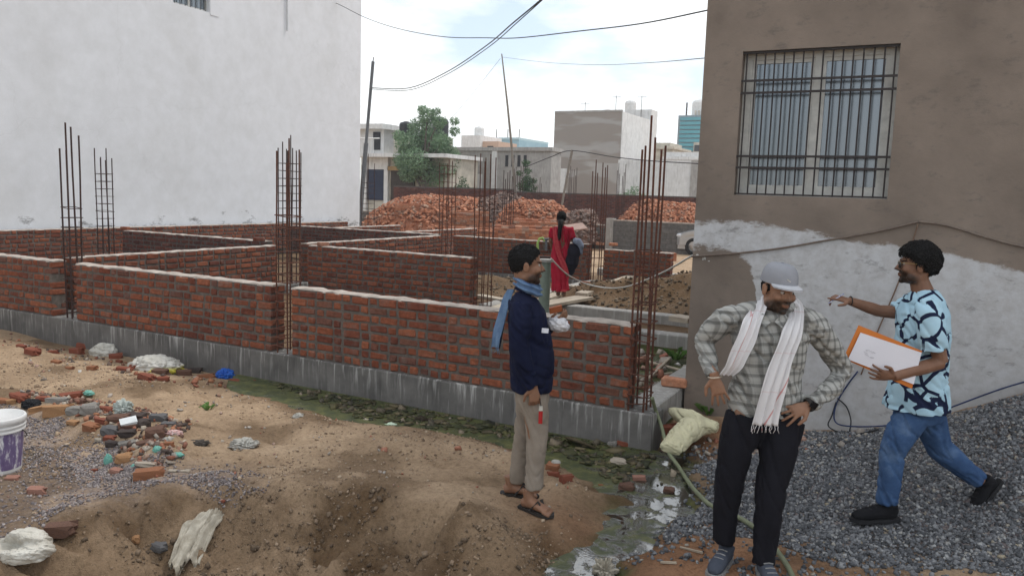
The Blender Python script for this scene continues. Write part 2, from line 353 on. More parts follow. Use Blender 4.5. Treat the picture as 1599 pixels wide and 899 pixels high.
def ground_material():
    mt, nd, lk, bs = newmat('site_soil'); ge = N(nd, 'ShaderNodeNewGeometry'); pos = ge.outputs['Position']
    A = lambda n: N(nd, 'ShaderNodeAttribute', attribute_name=n).outputs['Fac']
    big = noise(nd, lk, pos, 1.5, 7, .68); r1_ = ramp(nd, [(.26,(.24,.162,.10)),(.45,(.37,.262,.168)),(.6,(.47,.34,.224)),(.78,(.54,.405,.28))]); lk.new(big, r1_.inputs[0])
    fine = noise(nd, lk, pos, 34, 6, .75); r2 = ramp(nd, [(.28,(.58,.56,.54)),(.5,(1,1,1)),(.75,(1.22,1.22,1.22))]); lk.new(fine, r2.inputs[0])
    c = mix(nd, lk, 1.0, r1_.outputs[0], r2.outputs[0], 'MULTIPLY')
    vo = N(nd, 'ShaderNodeTexVoronoi'); vo.inputs['Scale'].default_value = 62; lk.new(pos, vo.inputs['Vector'])
    rs = ramp(nd, [(0,(.10,.085,.085)),(.3,(.17,.145,.15)),(.55,(.26,.22,.215)),(.78,(.36,.32,.30)),(1,(.2,.12,.09))]); lk.new(vo.outputs['Color'], rs.inputs[0])
    nm = noise(nd, lk, pos, 19, 4, .7); fm = N(nd, 'ShaderNodeMath', operation='MULTIPLY_ADD'); lk.new(nm, fm.inputs[0]); fm.inputs[1].default_value = 2.2; fm.inputs[2].default_value = -.55
    cl = N(nd, 'ShaderNodeMath', operation='MULTIPLY', use_clamp=True); lk.new(fm.outputs[0], cl.inputs[0]); lk.new(A('purple'), cl.inputs[1])
    c = mix(nd, lk, cl.outputs[0], c, rs.outputs[0])
    c = mix(nd, lk, A('grey'), c, rs.outputs[0])
    c = mix(nd, lk, A('red'), c, mix(nd, lk, 1.0, (.34,.18,.10), r2.outputs[0], 'MULTIPLY'))
    mo = mix(nd, lk, 1.0, c, (.33,.285,.235), 'MULTIPLY'); mof = N(nd, 'ShaderNodeMath', operation='MULTIPLY', use_clamp=True); lk.new(A('moist'), mof.inputs[0])
    nb = noise(nd, lk, pos, 3.0, 5, .65); rb = ramp(nd, [(.25,(.6,.6,.6)),(.6,(1,1,1))]); lk.new(nb, rb.inputs[0]); lk.new(rb.outputs[0], mof.inputs[1])
    c = mix(nd, lk, mof.outputs[0], c, mo)
    na = noise(nd, lk, pos, 5.5, 6, .7); ra = ramp(nd, [(.3,(.03,.042,.011)),(.5,(.066,.074,.021)),(.66,(.125,.125,.04)),(.8,(.15,.12,.055))]); lk.new(na, ra.inputs[0])
    c = mix(nd, lk, A('wet'), c, ra.outputs[0])
    lk.new(c, bs.inputs['Base Color'])
    rg = N(nd, 'ShaderNodeMapRange'); lk.new(A('wet'), rg.inputs[0]); rg.inputs[3].default_value = .95; rg.inputs[4].default_value = .55; lk.new(rg.outputs[0], bs.inputs['Roughness'])
    bs.inputs['Specular IOR Level'].default_value = .2
    h = N(nd, 'ShaderNodeMath', operation='MULTIPLY_ADD'); lk.new(fine, h.inputs[0]); h.inputs[1].default_value = 1.0
    mid = N(nd, 'ShaderNodeMath', operation='MULTIPLY_ADD'); lk.new(noise(nd, lk, pos, 9, 5, .7), mid.inputs[0]); mid.inputs[1].default_value = 2.2; lk.new(noise(nd, lk, pos, 110, 3, .7), mid.inputs[2])
    lk.new(mid.outputs[0], h.inputs[2]); bump(nd, lk, bs, h.outputs[0], .8, .020)
    return mt
ground = link('ground', gme, ground_material()); tag(ground, 'sandy building-site soil', None, kind='structure')

def water_material():
    mt, nd, lk, bs = newmat('ditch_water'); ge = N(nd, 'ShaderNodeNewGeometry'); pos = ge.outputs['Position']
    n1 = noise(nd, lk, pos, 4.5, 6, .7, .6)
    sx = N(nd, 'ShaderNodeSeparateXYZ'); lk.new(pos, sx.inputs[0])
    # scum thickens away from the open puddle on the right
    mr = N(nd, 'ShaderNodeMapRange'); lk.new(sx.outputs[0], mr.inputs[0]); mr.inputs[1].default_value = -2.25; mr.inputs[2].default_value = -1.75; mr.inputs[3].default_value = .64; mr.inputs[4].default_value = .45
    gt = N(nd, 'ShaderNodeMath', operation='SUBTRACT'); lk.new(mr.outputs[0], gt.inputs[0]); lk.new(n1, gt.inputs[1])
    sc = N(nd, 'ShaderNodeMath', operation='MULTIPLY_ADD', use_clamp=True); lk.new(gt.outputs[0], sc.inputs[0]); sc.inputs[1].default_value = 9; sc.inputs[2].default_value = .5
    n2 = noise(nd, lk, pos, 8, 6, .75); ra = ramp(nd, [(.3,(.018,.03,.008)),(.48,(.05,.06,.015)),(.62,(.105,.108,.028)),(.8,(.15,.14,.05))]); lk.new(n2, ra.inputs[0])
    c = mix(nd, lk, sc.outputs[0], (.022,.022,.016), ra.outputs[0]); lk.new(c, bs.inputs['Base Color'])
    rr = N(nd, 'ShaderNodeMapRange'); lk.new(sc.outputs[0], rr.inputs[0]); rr.inputs[3].default_value = .03; rr.inputs[4].default_value = .6; lk.new(rr.outputs[0], bs.inputs['Roughness'])
    sp = N(nd, 'ShaderNodeMapRange'); lk.new(sc.outputs[0], sp.inputs[0]); sp.inputs[3].default_value = 1.0; sp.inputs[4].default_value = .25; lk.new(sp.outputs[0], bs.inputs['Specular IOR Level'])
    bs.inputs['IOR'].default_value = 2.0
    h = N(nd, 'ShaderNodeMath', operation='MULTIPLY_ADD'); lk.new(noise(nd, lk, pos, 26, 3, .6), h.inputs[0]); h.inputs[1].default_value = .10
    hh = N(nd, 'ShaderNodeMath', operation='MULTIPLY'); lk.new(sc.outputs[0], hh.inputs[0]); lk.new(n2, hh.inputs[1]); lk.new(hh.outputs[0], h.inputs[2])
    bump(nd, lk, bs, h.outputs[0], .5, .02)
    return mt
wx = np.arange(-6.9, -1.2, .06); wy = np.arange(3.4, 6.47, .06); WX, WY = np.meshgrid(wx, wy)
wz = np.where(poly_sd(WATER, WX, WY) < .3, -.098, -.35)
wat = link('puddle_water', grid_mesh('puddle_water', WX, WY, wz), water_material()); tag(wat, 'stagnant ditch water with green scum', None, kind='structure')

# ---------------------------------------------------------------- bricks and brick walls
def brick_mesh(name, L, Wd, Hh, seed, jit=.003, bev=.008):
    bm = bmesh.new(); bmesh.ops.create_cube(bm, size=1.0)
    for v in bm.verts: v.co = Vector((v.co.x*L, v.co.y*Wd, v.co.z*Hh))
    bmesh.ops.bevel(bm, geom=bm.edges[:], offset=bev, segments=1, affect='EDGES', profile=.5)
    rr = random.Random(seed)
    for v in bm.verts: v.co += Vector((rr.uniform(-jit,jit), rr.uniform(-jit,jit), rr.uniform(-jit,jit)))
    me = bpy.data.meshes.new(name); bm.to_mesh(me); bm.free(); return me
CH = .0935
STR = [brick_mesh('stretcher_brick', .216, .104, .073, i, .0048, .012) for i in range(7)]
HDR = [brick_mesh('header_brick', .099, .210, .073, 20+i, .0048, .012) for i in range(7)]
for me_ in STR+HDR: me_.materials.append(BRICK)
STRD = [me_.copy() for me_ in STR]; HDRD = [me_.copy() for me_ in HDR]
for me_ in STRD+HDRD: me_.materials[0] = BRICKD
def bricklist(length, ncourse, rr, rowlock=False):
    """(course, start, kind 0 stretcher / 1 header, cut length)"""
    out = []
    for c in range(ncourse):
        jt = .017
        p = 0.0; k = 0 if c % 2 == 0 else 1
        first = True
        while p < length-.04:
            hd = (k == 1) or (rowlock and c == 0)
            L = .104 if hd else .222
            if rr.random() < .06: hd = not hd; L = .104 if hd else .222
            if first and c % 2 == 1: L = .104; hd = True
            cut = min(L, length-p)
            if length-p-L < .05: cut = length-p
            cut = min(cut, L*1.18)
            out.append((c, p, 1 if hd else 0, cut)); p += cut + jt*rr.uniform(.7, 1.4); k = 1-k; first = False
    return out
WALLN = 0
def brick_wall(label, axis_, a0, a1, b0, th, z0, nc, face, cap=True, dark=False, single=False, zj=0, group='half-built brick walls of the plot', ends=(False, False), rowlock=False, capdrop=0):
    """wall along axis_ ('x' or 'y') from a0 to a1, thickness th from b0; face -1/+1 = the side that shows its bricks"""
    global WALLN; WALLN += 1; rr = random.Random(100+WALLN)
    z1 = z0+nc*CH
    t = thing('brick_wall', label, 'brick wall', ((a0+a1)/2, b0+th/2, z0) if axis_ == 'x' else (b0+th/2, (a0+a1)/2, z0), 0, group)
    ox, oy = t.location.x, t.location.y
    L = a1-a0; rec = .011
    core = MB(); n = max(2, int(L/.25)); 
    if axis_ == 'x': core.box(-L/2+rec, L/2-rec, -th/2+rec, th/2-rec, 0, nc*CH-.004)
    else: core.box(-th/2+rec, th/2-rec, -L/2+rec, L/2-rec, 0, nc*CH-.004)
    core.build('mortar_core', MORTAR if not dark else MORTARD, t)
    items = bricklist(L, nc, rr, rowlock)
    S, Hd = (STRD, HDRD) if dark else (STR, HDR)
    sm = MB()
    extra = []
    for (c, p, hd, cut) in items:
        e0 = p < .01; e1 = p+cut > L-.02
        extra.append((c, p, hd, cut, face))
        if not hd and ((e0 and ends[0]) or (e1 and ends[1])): extra.append((c, p, hd, cut, -face))
    for (c, p, hd, cut, fc) in extra:
        cz = c*CH + .0465 + rr.uniform(-.004, .004); along = -L/2 + p + cut/2
        dep = (.210 if hd else .104); off = fc*(th/2 - dep/2) + fc*rr.uniform(-.005, .006)
        rzz = rr.uniform(-.02, .02); rx = rr.uniform(-.02, .02)
        sc = cut/(.104 if hd else .222); zs = rr.uniform(.9, 1.07)
        if axis_ == 'x': loc = (along, off, cz); rot = (rx, rr.uniform(-.022,.022), rzz)
        else: loc = (off, along, cz); rot = (rx, rr.uniform(-.022,.022), rzz+math.pi/2)
        me_ = rr.choice(Hd if hd else S)
        if single:
            o = bpy.data.objects.new('brick', me_); COL.objects.link(o); o.parent = t; o.location = loc; o.rotation_euler = rot; o.scale = (sc, 1, zs)
        else:
            M4 = Matrix.LocRotScale(Vector(loc), Matrix.Identity(3) @ rotm(*rot), Vector((sc, 1, zs)))
            sm.add([M4 @ v.co for v in me_.vertices], [tuple(q.vertices) for q in me_.polygons])
    if not single: tag(sm.build('brickwork', BRICKD if dark else BRICK, t), kind='stuff')
    if cap:
        # trowelled bed of mortar along the top, slightly wavy
        cb = MB(); seg = max(4, int(L/.09)); rows = []
        for i in range(seg+1):
            u = -L/2 + L*i/seg; w0 = th/2 + rr.uniform(-.03, .004); w1 = th/2 + rr.uniform(-.03, .004); hz = nc*CH + rr.uniform(.0, .016)
            rows.append([(u,-w0,nc*CH-.012),(u,-w0+.01,hz-.003),(u,0,hz+rr.uniform(0,.006)),(u,w1-.01,hz-.003),(u,w1,nc*CH-.012)])
        vs = [pp if axis_ == 'x' else (pp[1], pp[0], pp[2]) for r_ in rows for pp in r_]
        fs = [(i*5+k, i*5+k+1, (i+1)*5+k+1, (i+1)*5+k) for i in range(seg) for k in range(4)] + [(0,1,2,3,4), tuple(seg*5+k for k in range(5))]
        if axis_ == 'x': fs = [tuple(reversed(f)) for f in fs]
        cb.add(vs, fs); cb.build('mortar_cap', CAPM, t)
    return t
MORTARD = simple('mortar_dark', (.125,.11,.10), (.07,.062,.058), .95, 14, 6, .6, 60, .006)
PZ = .22
G_F = 'front boundary brick walls'
brick_wall('brick wall panel in front, right of the gap, behind the standing men', 'x', -6.12, -2.2, 6.45, .225, PZ, 8, -1, single=True, ends=(True, True), rowlock=True, group=G_F)
brick_wall('brick wall panel in front, left of the gap, behind the white and yellow sacks', 'x', -9.90, -6.42, 6.45, .225, PZ, 8, -1, single=True, ends=(True, True), group=G_F)
brick_wall('leftmost brick wall panel of the front row, cut by the picture edge', 'x', -13.6, -10.42, 6.45, .225, PZ, 8, -1, single=True, ends=(False, True), group=G_F)
G_C = 'inner brick walls of the plot'
brick_wall('inner brick wall running back from the left front corner to the middle column cage', 'y', 6.95, 10.95, -10.95, .23, PZ, 8, 1, single=True, ends=(True, True), group=G_C)
brick_wall('inner brick wall running back beyond the middle column cage', 'y', 11.75, 16.55, -10.95, .23, PZ, 8, 1, single=True, ends=(True, True), group=G_C)
brick_wall('inner cross wall of brick in the middle of the plot, right of the middle cage', 'x', -10.35, -6.75, 11.35, .23, PZ-.09, 9, -1, single=True, ends=(False, True), group=G_C)
brick_wall('rear cross wall of brick behind the woman in red', 'x', -10.5, -6.85, 16.75, .23, PZ-.09, 9, -1, single=True, group=G_C, ends=(False, True))
brick_wall('short rear brick wall right of the woman in red', 'x', -6.45, -4.9, 16.75, .23, PZ-.09, 8, -1, single=True, group=G_C, ends=(True, True))
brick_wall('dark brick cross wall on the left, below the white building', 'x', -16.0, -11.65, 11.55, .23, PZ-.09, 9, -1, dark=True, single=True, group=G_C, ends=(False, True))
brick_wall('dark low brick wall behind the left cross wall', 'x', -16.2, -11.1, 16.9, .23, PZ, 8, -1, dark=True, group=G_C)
brick_wall('long brick wall along the foot of the white building', 'y', 5.5, 20.6, -17.25, .23, PZ, 8, 1, group=G_C)
brick_wall('short brick wall at the back, right of the grey block wall corner', 'y', 17.2, 20.9, -12.45, .23, PZ, 8, 1, group=G_C)
brick_wall('short brick wall at the back, beside the far left cage', 'y', 17.2, 20.2, -14.8, .23, PZ, 8, 1, group=G_C)

# plinth beams
def plinth(label, x0, x1, y0, y1, z0, z1, mat=CONC, name='plinth_beam', seg=.35, group='concrete plinth beams', loc=None):
    bm = bmesh.new(); bmesh.ops.create_cube(bm, size=1)
    for v in bm.verts: v.co = Vector(((x1-x0)*v.co.x, (y1-y0)*v.co.y, (z1-z0)*(v.co.z+.5)))
    cuts = int(max(x1-x0, y1-y0)/seg)
    eds = [e for e in bm.edges if abs((e.verts[0].co-e.verts[1].co).length-max(x1-x0, y1-y0)) < 1e-4]
    if cuts: bmesh.ops.subdivide_edges(bm, edges=eds, cuts=cuts, use_grid_fill=True)
    bmesh.ops.bevel(bm, geom=[e for e in bm.edges if len(e.link_faces) == 2 and e.calc_face_angle(0) > .5], offset=.012, segments=1, affect='EDGES')
    for v in bm.verts: v.co += Vector((random.uniform(-.004,.004), random.uniform(-.004,.004), random.uniform(-.003,.003)))
    me = bpy.data.meshes.new(name); bm.to_mesh(me); bm.free()
    o = link(name, me, mat, loc=((x0+x1)/2, (y0+y1)/2, z0)); return tag(o, label, 'plinth beam', group)
plinth('streaked grey concrete plinth under the front brick walls', -13.8, -1.96, 6.425, 6.72, -.45, PZ)
plinth('pale concrete plinth running back from the front corner beside the rendered house', -2.3, -2.03, 6.73, 10.4, -.3, PZ, CONCP)
plinth('concrete plinth under the wall running back from the left corner', -10.98, -10.66, 6.73, 16.7, -.3, PZ-.004)
plinth('pale concrete beam across the plot, nearest behind the front cage', -6.2, -2.05, 10.45, 10.72, -.3, PZ, CONCP)
plinth('pale concrete beam across the plot, under the feet of the woman', -6.6, -2.05, 12.12, 12.4, -.3, PZ, CONCP)
plinth('concrete plinth under the middle cross wall', -10.6, -6.5, 11.3, 11.62, -.3, PZ-.094, CONC)
plinth('concrete plinth under the rear cross walls', -10.6, -4.7, 16.7, 17.02, -.3, PZ-.094, CONC)
plinth('pale concrete beam far back in the yard, left of the parked car', -7.5, -1.5, 19.0, 19.25, -.3, PZ, CONCP)
plinth('concrete plinth of the left rear walls', -17.3, -11.0, 11.5, 11.82, -.3, PZ-.094, CONC)
plinth('concrete beam running back under the middle of the plot beside the wall end', -6.75, -6.48, 11.64, 16.68, -.3, PZ-.05, CONCP)

# ---------------------------------------------------------------- reinforcement cages
def cage(label, x, y, wx_, wy_, z0, tops, ties, lean=(0, 0), r=.009, tr=.0055, nx=2, mat=RUST, rot=0):
    """tops: heights of the bars, laid round the section; ties: heights of the stirrups"""
    t = thing('rebar_cage', label, 'rebar cage', (x, y, z0), rot, 'column reinforcement cages')
    n = len(tops); ny = n//nx
    pts = []
    for j in range(ny):
        for i in range(nx): pts.append(((i/(nx-1)-.5)*wx_ if nx > 1 else 0, (j/(ny-1)-.5)*wy_ if ny > 1 else 0))
    zmax = max(tops)
    for (bx_, by_), zt in zip(pts, tops):
        h = zt-z0; kx, ky = random.uniform(-.012,.012), random.uniform(-.012,.012)
        path = [(bx_ + lean[0]*u*h + kx*math.sin(u*5), by_ + lean[1]*u*h + ky*math.sin(u*4+1), u*h) for u in (0, .2, .4, .6, .8, 1)]
        MB().tube(path, r, 6).build('bar', mat, t)
    for zz in ties:
        h = zz-z0; e = .012 + random.uniform(0, .006); a = random.uniform(-.012, .012)
        cx_, cy_ = lean[0]*h, lean[1]*h
        P = [(cx_-wx_/2-e, cy_-wy_/2-e, h+a), (cx_+wx_/2+e, cy_-wy_/2-e, h-a), (cx_+wx_/2+e, cy_+wy_/2+e, h-a), (cx_-wx_/2-e, cy_+wy_/2+e, h+a)]
        tb = MB()
        for i in range(4): tb.tube([P[i], P[(i+1) % 4]], tr, 5)
        tb.build('stirrup', mat, t)
    return t
def ztop(px, py, X, Y):  # height at which the sight line passes over (X, Y)
    s = sight(px, py); return CAM_H + s.z*math.hypot(X, Y)/math.hypot(s.x, s.y)
zt = lambda py, X, Y, px: ztop(px, py, X, Y)
X, Y = -2.13, 6.57
cage('tall rusty rebar cage at the right front corner', X, Y, .13, .22, PZ, [zt(235,X,Y,1000), zt(217,X,Y,1009), zt(228,X,Y,1015), zt(234,X,Y,1024), zt(179,X,Y,1035), zt(227,X,Y,1039)],
     [.29,.36,.44,.55,.69,.85,1.0,1.16,1.32,1.47,1.62], mat=RUST, r=.0095)
X, Y = -6.27, 6.57
cage('rusty rebar cage in the gap between the front wall panels', X, Y, .15, .2, PZ, [zt(236,X,Y,427), zt(255,X,Y,430), zt(215,X,Y,437), zt(233,X,Y,440)], [.3,.4,.5,.6,.7,.8,.9,1.02]+[1.1+.13*i for i in range(6)])
X, Y = -10.8, 11.35
cage('dense rebar cage at the middle wall junction, left of centre', X, Y, .24, .34, PZ, [zt(232,X,Y,445), zt(236,X,Y,441), zt(222,X,Y,449), zt(232,X,Y,452), zt(233,X,Y,456), zt(236,X,Y,464), zt(211,X,Y,465), zt(238,X,Y,458)],
     [.4+.14*i for i in range(16)], mat=RUSTD, r=.011)
X, Y = -10.1, 6.57
cage('leaning rebar cage at the left end of the front wall', X, Y, .13, .17, PZ, [zt(232,X,Y,90), zt(192,X,Y,94), zt(235,X,Y,104), zt(210,X,Y,103), zt(198,X,Y,112), zt(212,X,Y,118)], [.3,.45,.6,.75,.9,1.05,1.18,1.31,1.44,1.57,1.70], lean=(-.010, 0), mat=RUSTD, r=.011)
X, Y = -16.35, 11.4
cage('rebar cage standing against the white building on the left', X, Y, .19, .27, PZ, [zt(232,X,Y,153), zt(246,X,Y,159), zt(248,X,Y,166), zt(251,X,Y,169), zt(232,X,Y,175), zt(248,X,Y,181)], [.4+.165*i for i in range(12)], lean=(0, 0), mat=RUSTD, r=.012)
X, Y = -16.6, 21.1
cage('rebar cage at the far corner of the white building', X, Y, .26, .34, PZ, [zt(258,X,Y,560), zt(250,X,Y,563), zt(240,X,Y,565), zt(255,X,Y,568)], [.9+.17*i for i in range(9)], mat=RUSTD, r=.012)
X, Y = -10.75, 16.85
cage('rebar cage at the corner of the rear cross wall, in front of the brick stacks', X, Y, .26, .34, PZ, [zt(255,X,Y,692), zt(250,X,Y,699), zt(262,X,Y,704), zt(252,X,Y,708), zt(256,X,Y,711), zt(266,X,Y,694)], [.5+.2*i for i in range(12)], mat=RUST, r=.012)
X, Y = -6.6, 11.5
cage('rebar cage at the right end of the middle cross wall', X, Y, .2, .3, -.05, [zt(243,X,Y,739), zt(247,X,Y,743), zt(240,X,Y,750), zt(241,X,Y,753), zt(252,X,Y,757), zt(246,X,Y,760)], [.06,.25,.5,.75,1.0,1.15,1.4], mat=RUST, r=.010)
X, Y = -6.68, 16.87
cage('rebar cage beside the woman in red at the rear wall', X, Y, .24, .3, PZ-.09, [zt(268,X,Y,926), zt(255,X,Y,931), zt(250,X,Y,935), zt(262,X,Y,941), zt(270,X,Y,928), zt(258,X,Y,944)], [.3+.18*i for i in range(8)], mat=RUST, r=.012)
for lab, px, py0, D, tp in (('thin rebar cage in front of the grey brick heap, behind the leaning pole', 793, 345, 27, 268), ('thin rebar cage in the far yard right of the leaning pole', 808, 340, 33, 262),
                            ('far rebar cage left of the right brick heap', 968, 330, 34, 262), ('far rebar cage in front of the weathered boundary wall', 838, 330, 36, 278), ('far rebar cage before the grey rendered house', 893, 330, 38, 262)):
    P = at_d(px, py0, D); X, Y = P.x, P.y
    cage(lab, X, Y, .26, .3, 0, [ztop(px, tp+random.uniform(-8, 14), X, Y) for _ in range(6)], [.6+.3*i for i in range(6)], mat=RUSTD, r=.014)
# ---------------------------------------------------------------- buildings
def render_mat(name, base, dark, wash=None, pos_scale=1.2, rough=.9):
    mt, nd, lk, bs = newmat(name); ge = N(nd, 'ShaderNodeNewGeometry'); pos = ge.outputs['Position']
    n1 = noise(nd, lk, pos, pos_scale, 6, .6); r1_ = ramp(nd, [(.3, dark), (.7, base)]); lk.new(n1, r1_.inputs[0]); c = r1_.outputs[0]
    if wash: c = wash(nd, lk, pos, c)
    lk.new(c, bs.inputs['Base Color']); bs.inputs['Roughness'].default_value = rough; bs.inputs['Specular IOR Level'].default_value = .2
    bump(nd, lk, bs, noise(nd, lk, pos, 30, 5, .7), .25, .008); MATS[name] = mt; return mt
def curve_node(nd, lk, x, x0, x1, pts):
    """height of a line drawn on a wall as a function of x"""
    mr = N(nd, 'ShaderNodeMapRange'); lk.new(x, mr.inputs[0]); mr.inputs[1].default_value = x0; mr.inputs[2].default_value = x1
    fc = N(nd, 'ShaderNodeFloatCurve'); lk.new(mr.outputs[0], fc.inputs['Value']); cv = fc.mapping.curves[0]
    P = [((a-x0)/(x1-x0), b/3.0) for a, b in pts]
    cv.points[0].location = P[0]; cv.points[1].location = P[-1]
    for p in P[1:-1]: cv.points.new(*p)
    fc.mapping.update()
    mu = N(nd, 'ShaderNodeMath', operation='MULTIPLY'); lk.new(fc.outputs[0], mu.inputs[0]); mu.inputs[1].default_value = 3.0
    return mu.outputs[0]
def lime(nd, lk, pos, c):
    sx = N(nd, 'ShaderNodeSeparateXYZ'); lk.new(pos, sx.inputs[0])
    def mth(op, a, b=None, clamp=False):
        m_ = N(nd, 'ShaderNodeMath', operation=op, use_clamp=clamp)
        for i, q in enumerate((a, b)):
            if q is None: continue
            if isinstance(q, (int, float)): m_.inputs[i].default_value = q
            else: lk.new(q, m_.inputs[i])
        return m_.outputs[0]
    mpn = N(nd, 'ShaderNodeMapping'); mpn.inputs['Scale'].default_value = (1, 1, 2.2); lk.new(pos, mpn.inputs[0])
    nz_ = noise(nd, lk, mpn.outputs[0], 3.2, 6, .72); wob = mth('MULTIPLY', mth('SUBTRACT', nz_, .5), .42)
    top = curve_node(nd, lk, sx.outputs[0], -2.2, 3.0, [(-2.2,1.82),(-1.9,1.87),(-1.3,1.87),(-.8,1.80),(-.23,1.75),(.16,1.69),(.71,1.60),(3,1.3)])
    bot = curve_node(nd, lk, sx.outputs[0], -2.2, 3.0, [(-2.2,1.56),(-1.55,1.54),(-1.36,1.1),(-1.3,.3),(-1.1,.0),(3,0)])
    up = mth('MULTIPLY', mth('SUBTRACT', mth('ADD', top, mth('MULTIPLY', wob, .55)), sx.outputs[2]), 34, True)
    dn = mth('MULTIPLY', mth('SUBTRACT', sx.outputs[2], mth('SUBTRACT', bot, wob)), 22, True)
    thin = ramp(nd, [(.25,(.55,)*3),(.6,(1,1,1))]); lk.new(noise(nd, lk, pos, 9, 6, .75), thin.inputs[0])
    f_ = mth('MULTIPLY', mth('MULTIPLY', up, dn), thin.outputs[0], True)
    low = N(nd, 'ShaderNodeMapRange'); lk.new(sx.outputs[2], low.inputs[0]); low.inputs[1].default_value = .3; low.inputs[2].default_value = 1.7; low.inputs[3].default_value = .72; low.inputs[4].default_value = 1.0
    f_ = mth('MULTIPLY', f_, low.outputs[0])
    c = mix(nd, lk, f_, c, (.54,.55,.565))
    # dark water marks near the ground
    mp2 = N(nd, 'ShaderNodeMapping'); mp2.inputs['Scale'].default_value = (2.5, 2.5, 5); lk.new(pos, mp2.inputs[0])
    ds = ramp(nd, [(.56,(0,)*3),(.7,(.55,)*3)]); lk.new(noise(nd, lk, mp2.outputs[0], 2.4, 6, .75), ds.inputs[0])
    return mix(nd, lk, ds.outputs[0], c, (.12,.108,.10))
BROWN = render_mat('brown_cement_render', (.275,.226,.188), (.17,.139,.116), lime, 1.3)
def mold(nd, lk, pos, c):
    sx = N(nd, 'ShaderNodeSeparateXYZ'); lk.new(pos, sx.inputs[0])
    mr = N(nd, 'ShaderNodeMapRange'); lk.new(sx.outputs[2], mr.inputs[0]); mr.inputs[1].default_value = .9; mr.inputs[2].default_value = 1.75; mr.inputs[3].default_value = .485; mr.inputs[4].default_value = .80
    mpn = N(nd, 'ShaderNodeMapping'); mpn.inputs['Scale'].default_value = (.8, .8, 1.7); lk.new(pos, mpn.inputs[0])
    n_ = noise(nd, lk, mpn.outputs[0], 1.5, 7, .7)
    gt = N(nd, 'ShaderNodeMath', operation='SUBTRACT'); lk.new(n_, gt.inputs[0]); lk.new(mr.outputs[0], gt.inputs[1])
    m_ = N(nd, 'ShaderNodeMath', operation='MULTIPLY', use_clamp=True); lk.new(gt.outputs[0], m_.inputs[0]); m_.inputs[1].default_value = 9
    c = mix(nd, lk, m_.outputs[0], c, (.09,.09,.085))
    mp2 = N(nd, 'ShaderNodeMapping'); mp2.inputs['Scale'].default_value = (.5, .5, .4); lk.new(pos, mp2.inputs[0])
    st = ramp(nd, [(.5,(0,)*3),(.75,(.35,)*3)]); lk.new(noise(nd, lk, mp2.outputs[0], 1.2, 5, .6), st.inputs[0])
    c = mix(nd, lk, st.outputs[0], c, (.56,.56,.55))
    tr_ = ramp(nd, [(.35,(.94,.94,.935)),(.65,(1.03,1.03,1.035))]); lk.new(noise(nd, lk, pos, 2.6, 7, .7), tr_.inputs[0]); c = mix(nd, lk, 1.0, c, tr_.outputs[0], 'MULTIPLY')
    vo = N(nd, 'ShaderNodeTexVoronoi', feature='DISTANCE_TO_EDGE'); vo.inputs['Scale'].default_value = .22; wv = N(nd, 'ShaderNodeVectorMath', operation='ADD'); nn_ = N(nd, 'ShaderNodeTexNoise'); nn_.inputs['Scale'].default_value = 1.6; nn_.inputs['Detail'].default_value = 6; lk.new(pos, nn_.inputs['Vector']); lk.new(pos, wv.inputs[0]); lk.new(nn_.outputs['Color'], wv.inputs[1]); lk.new(wv.outputs[0], vo.inputs['Vector'])
    ck = ramp(nd, [(.0,(.16,)*3),(.004,(0,)*3)]); lk.new(vo.outputs['Distance'], ck.inputs[0]); return mix(nd, lk, ck.outputs[0], c, (.45,.45,.45))
WHITE = render_mat('white_lime_render', (.73,.745,.77), (.70,.712,.735), mold, .5)
FRAME = simple('grey_white_window_frame', (.58,.58,.55), (.44,.44,.42), .6, 12)
GRILL = simple('dark_maroon_grille_paint', (.035,.026,.026), (.02,.016,.016), .55, 20, spec=.4)
def glass_mat():
    mt, nd, lk, bs = newmat('reflective_window_film'); bs.inputs['Base Color'].default_value = (.18,.20,.22,1); bs.inputs['Metallic'].default_value = 1.0
    bs.inputs['Roughness'].default_value = .2; v = vecof(nd, lk); bump(nd, lk, bs, noise(nd, lk, v, 2.0, 2), .05, .02); return mt
GLASS = glass_mat(); TANK0 = simple('white_chalk', (.62,.62,.60), (.5,.5,.48), .9, 30)
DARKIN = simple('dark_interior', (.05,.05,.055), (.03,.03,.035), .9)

# rendered house on the right
BX0, BY0 = -2.0, 7.57
hs = thing('rendered_house', 'unpainted brown cement-rendered house with barred window on the right', 'house', (BX0, BY0, 0))
W0, W1, Z0, Z1 = -1.645+2.0, -.335+2.0, 2.13, 3.44
wl_ = MB()
wl_.box(0, W0, 0, .24, -.5, 9.2); wl_.box(W1, 7.5, 0, .24, -.5, 9.2); wl_.box(W0, W1, 0, .24, -.5, Z0); wl_.box(W0, W1, 0, .24, Z1, 9.2)
wl_.box(0, .24, .24, 8.5, -.5, 9.2); wl_.box(.24, 7.5, 8.26, 8.5, -.5, 9.2); wl_.box(7.26, 7.5, .24, 8.26, -.5, 9.2); wl_.box(.24, 7.26, .24, 8.26, 9.0, 9.2)
wl_.build('wall', BROWN, hs)
win = MB(); fy0, fy1 = .11, .17
for a, b, c, d in ((W0, W0+.075, Z0, Z1), (W1-.075, W1, Z0, Z1), (W0+.075, W1-.075, Z0, Z0+.065), (W0+.075, W1-.075, Z1-.065, Z1), ((W0+W1)/2-.03, (W0+W1)/2+.03, Z0+.065, Z1-.065)): win.box(a, b, fy0, fy1, c, d)
wo = win.build('window', FRAME, hs)
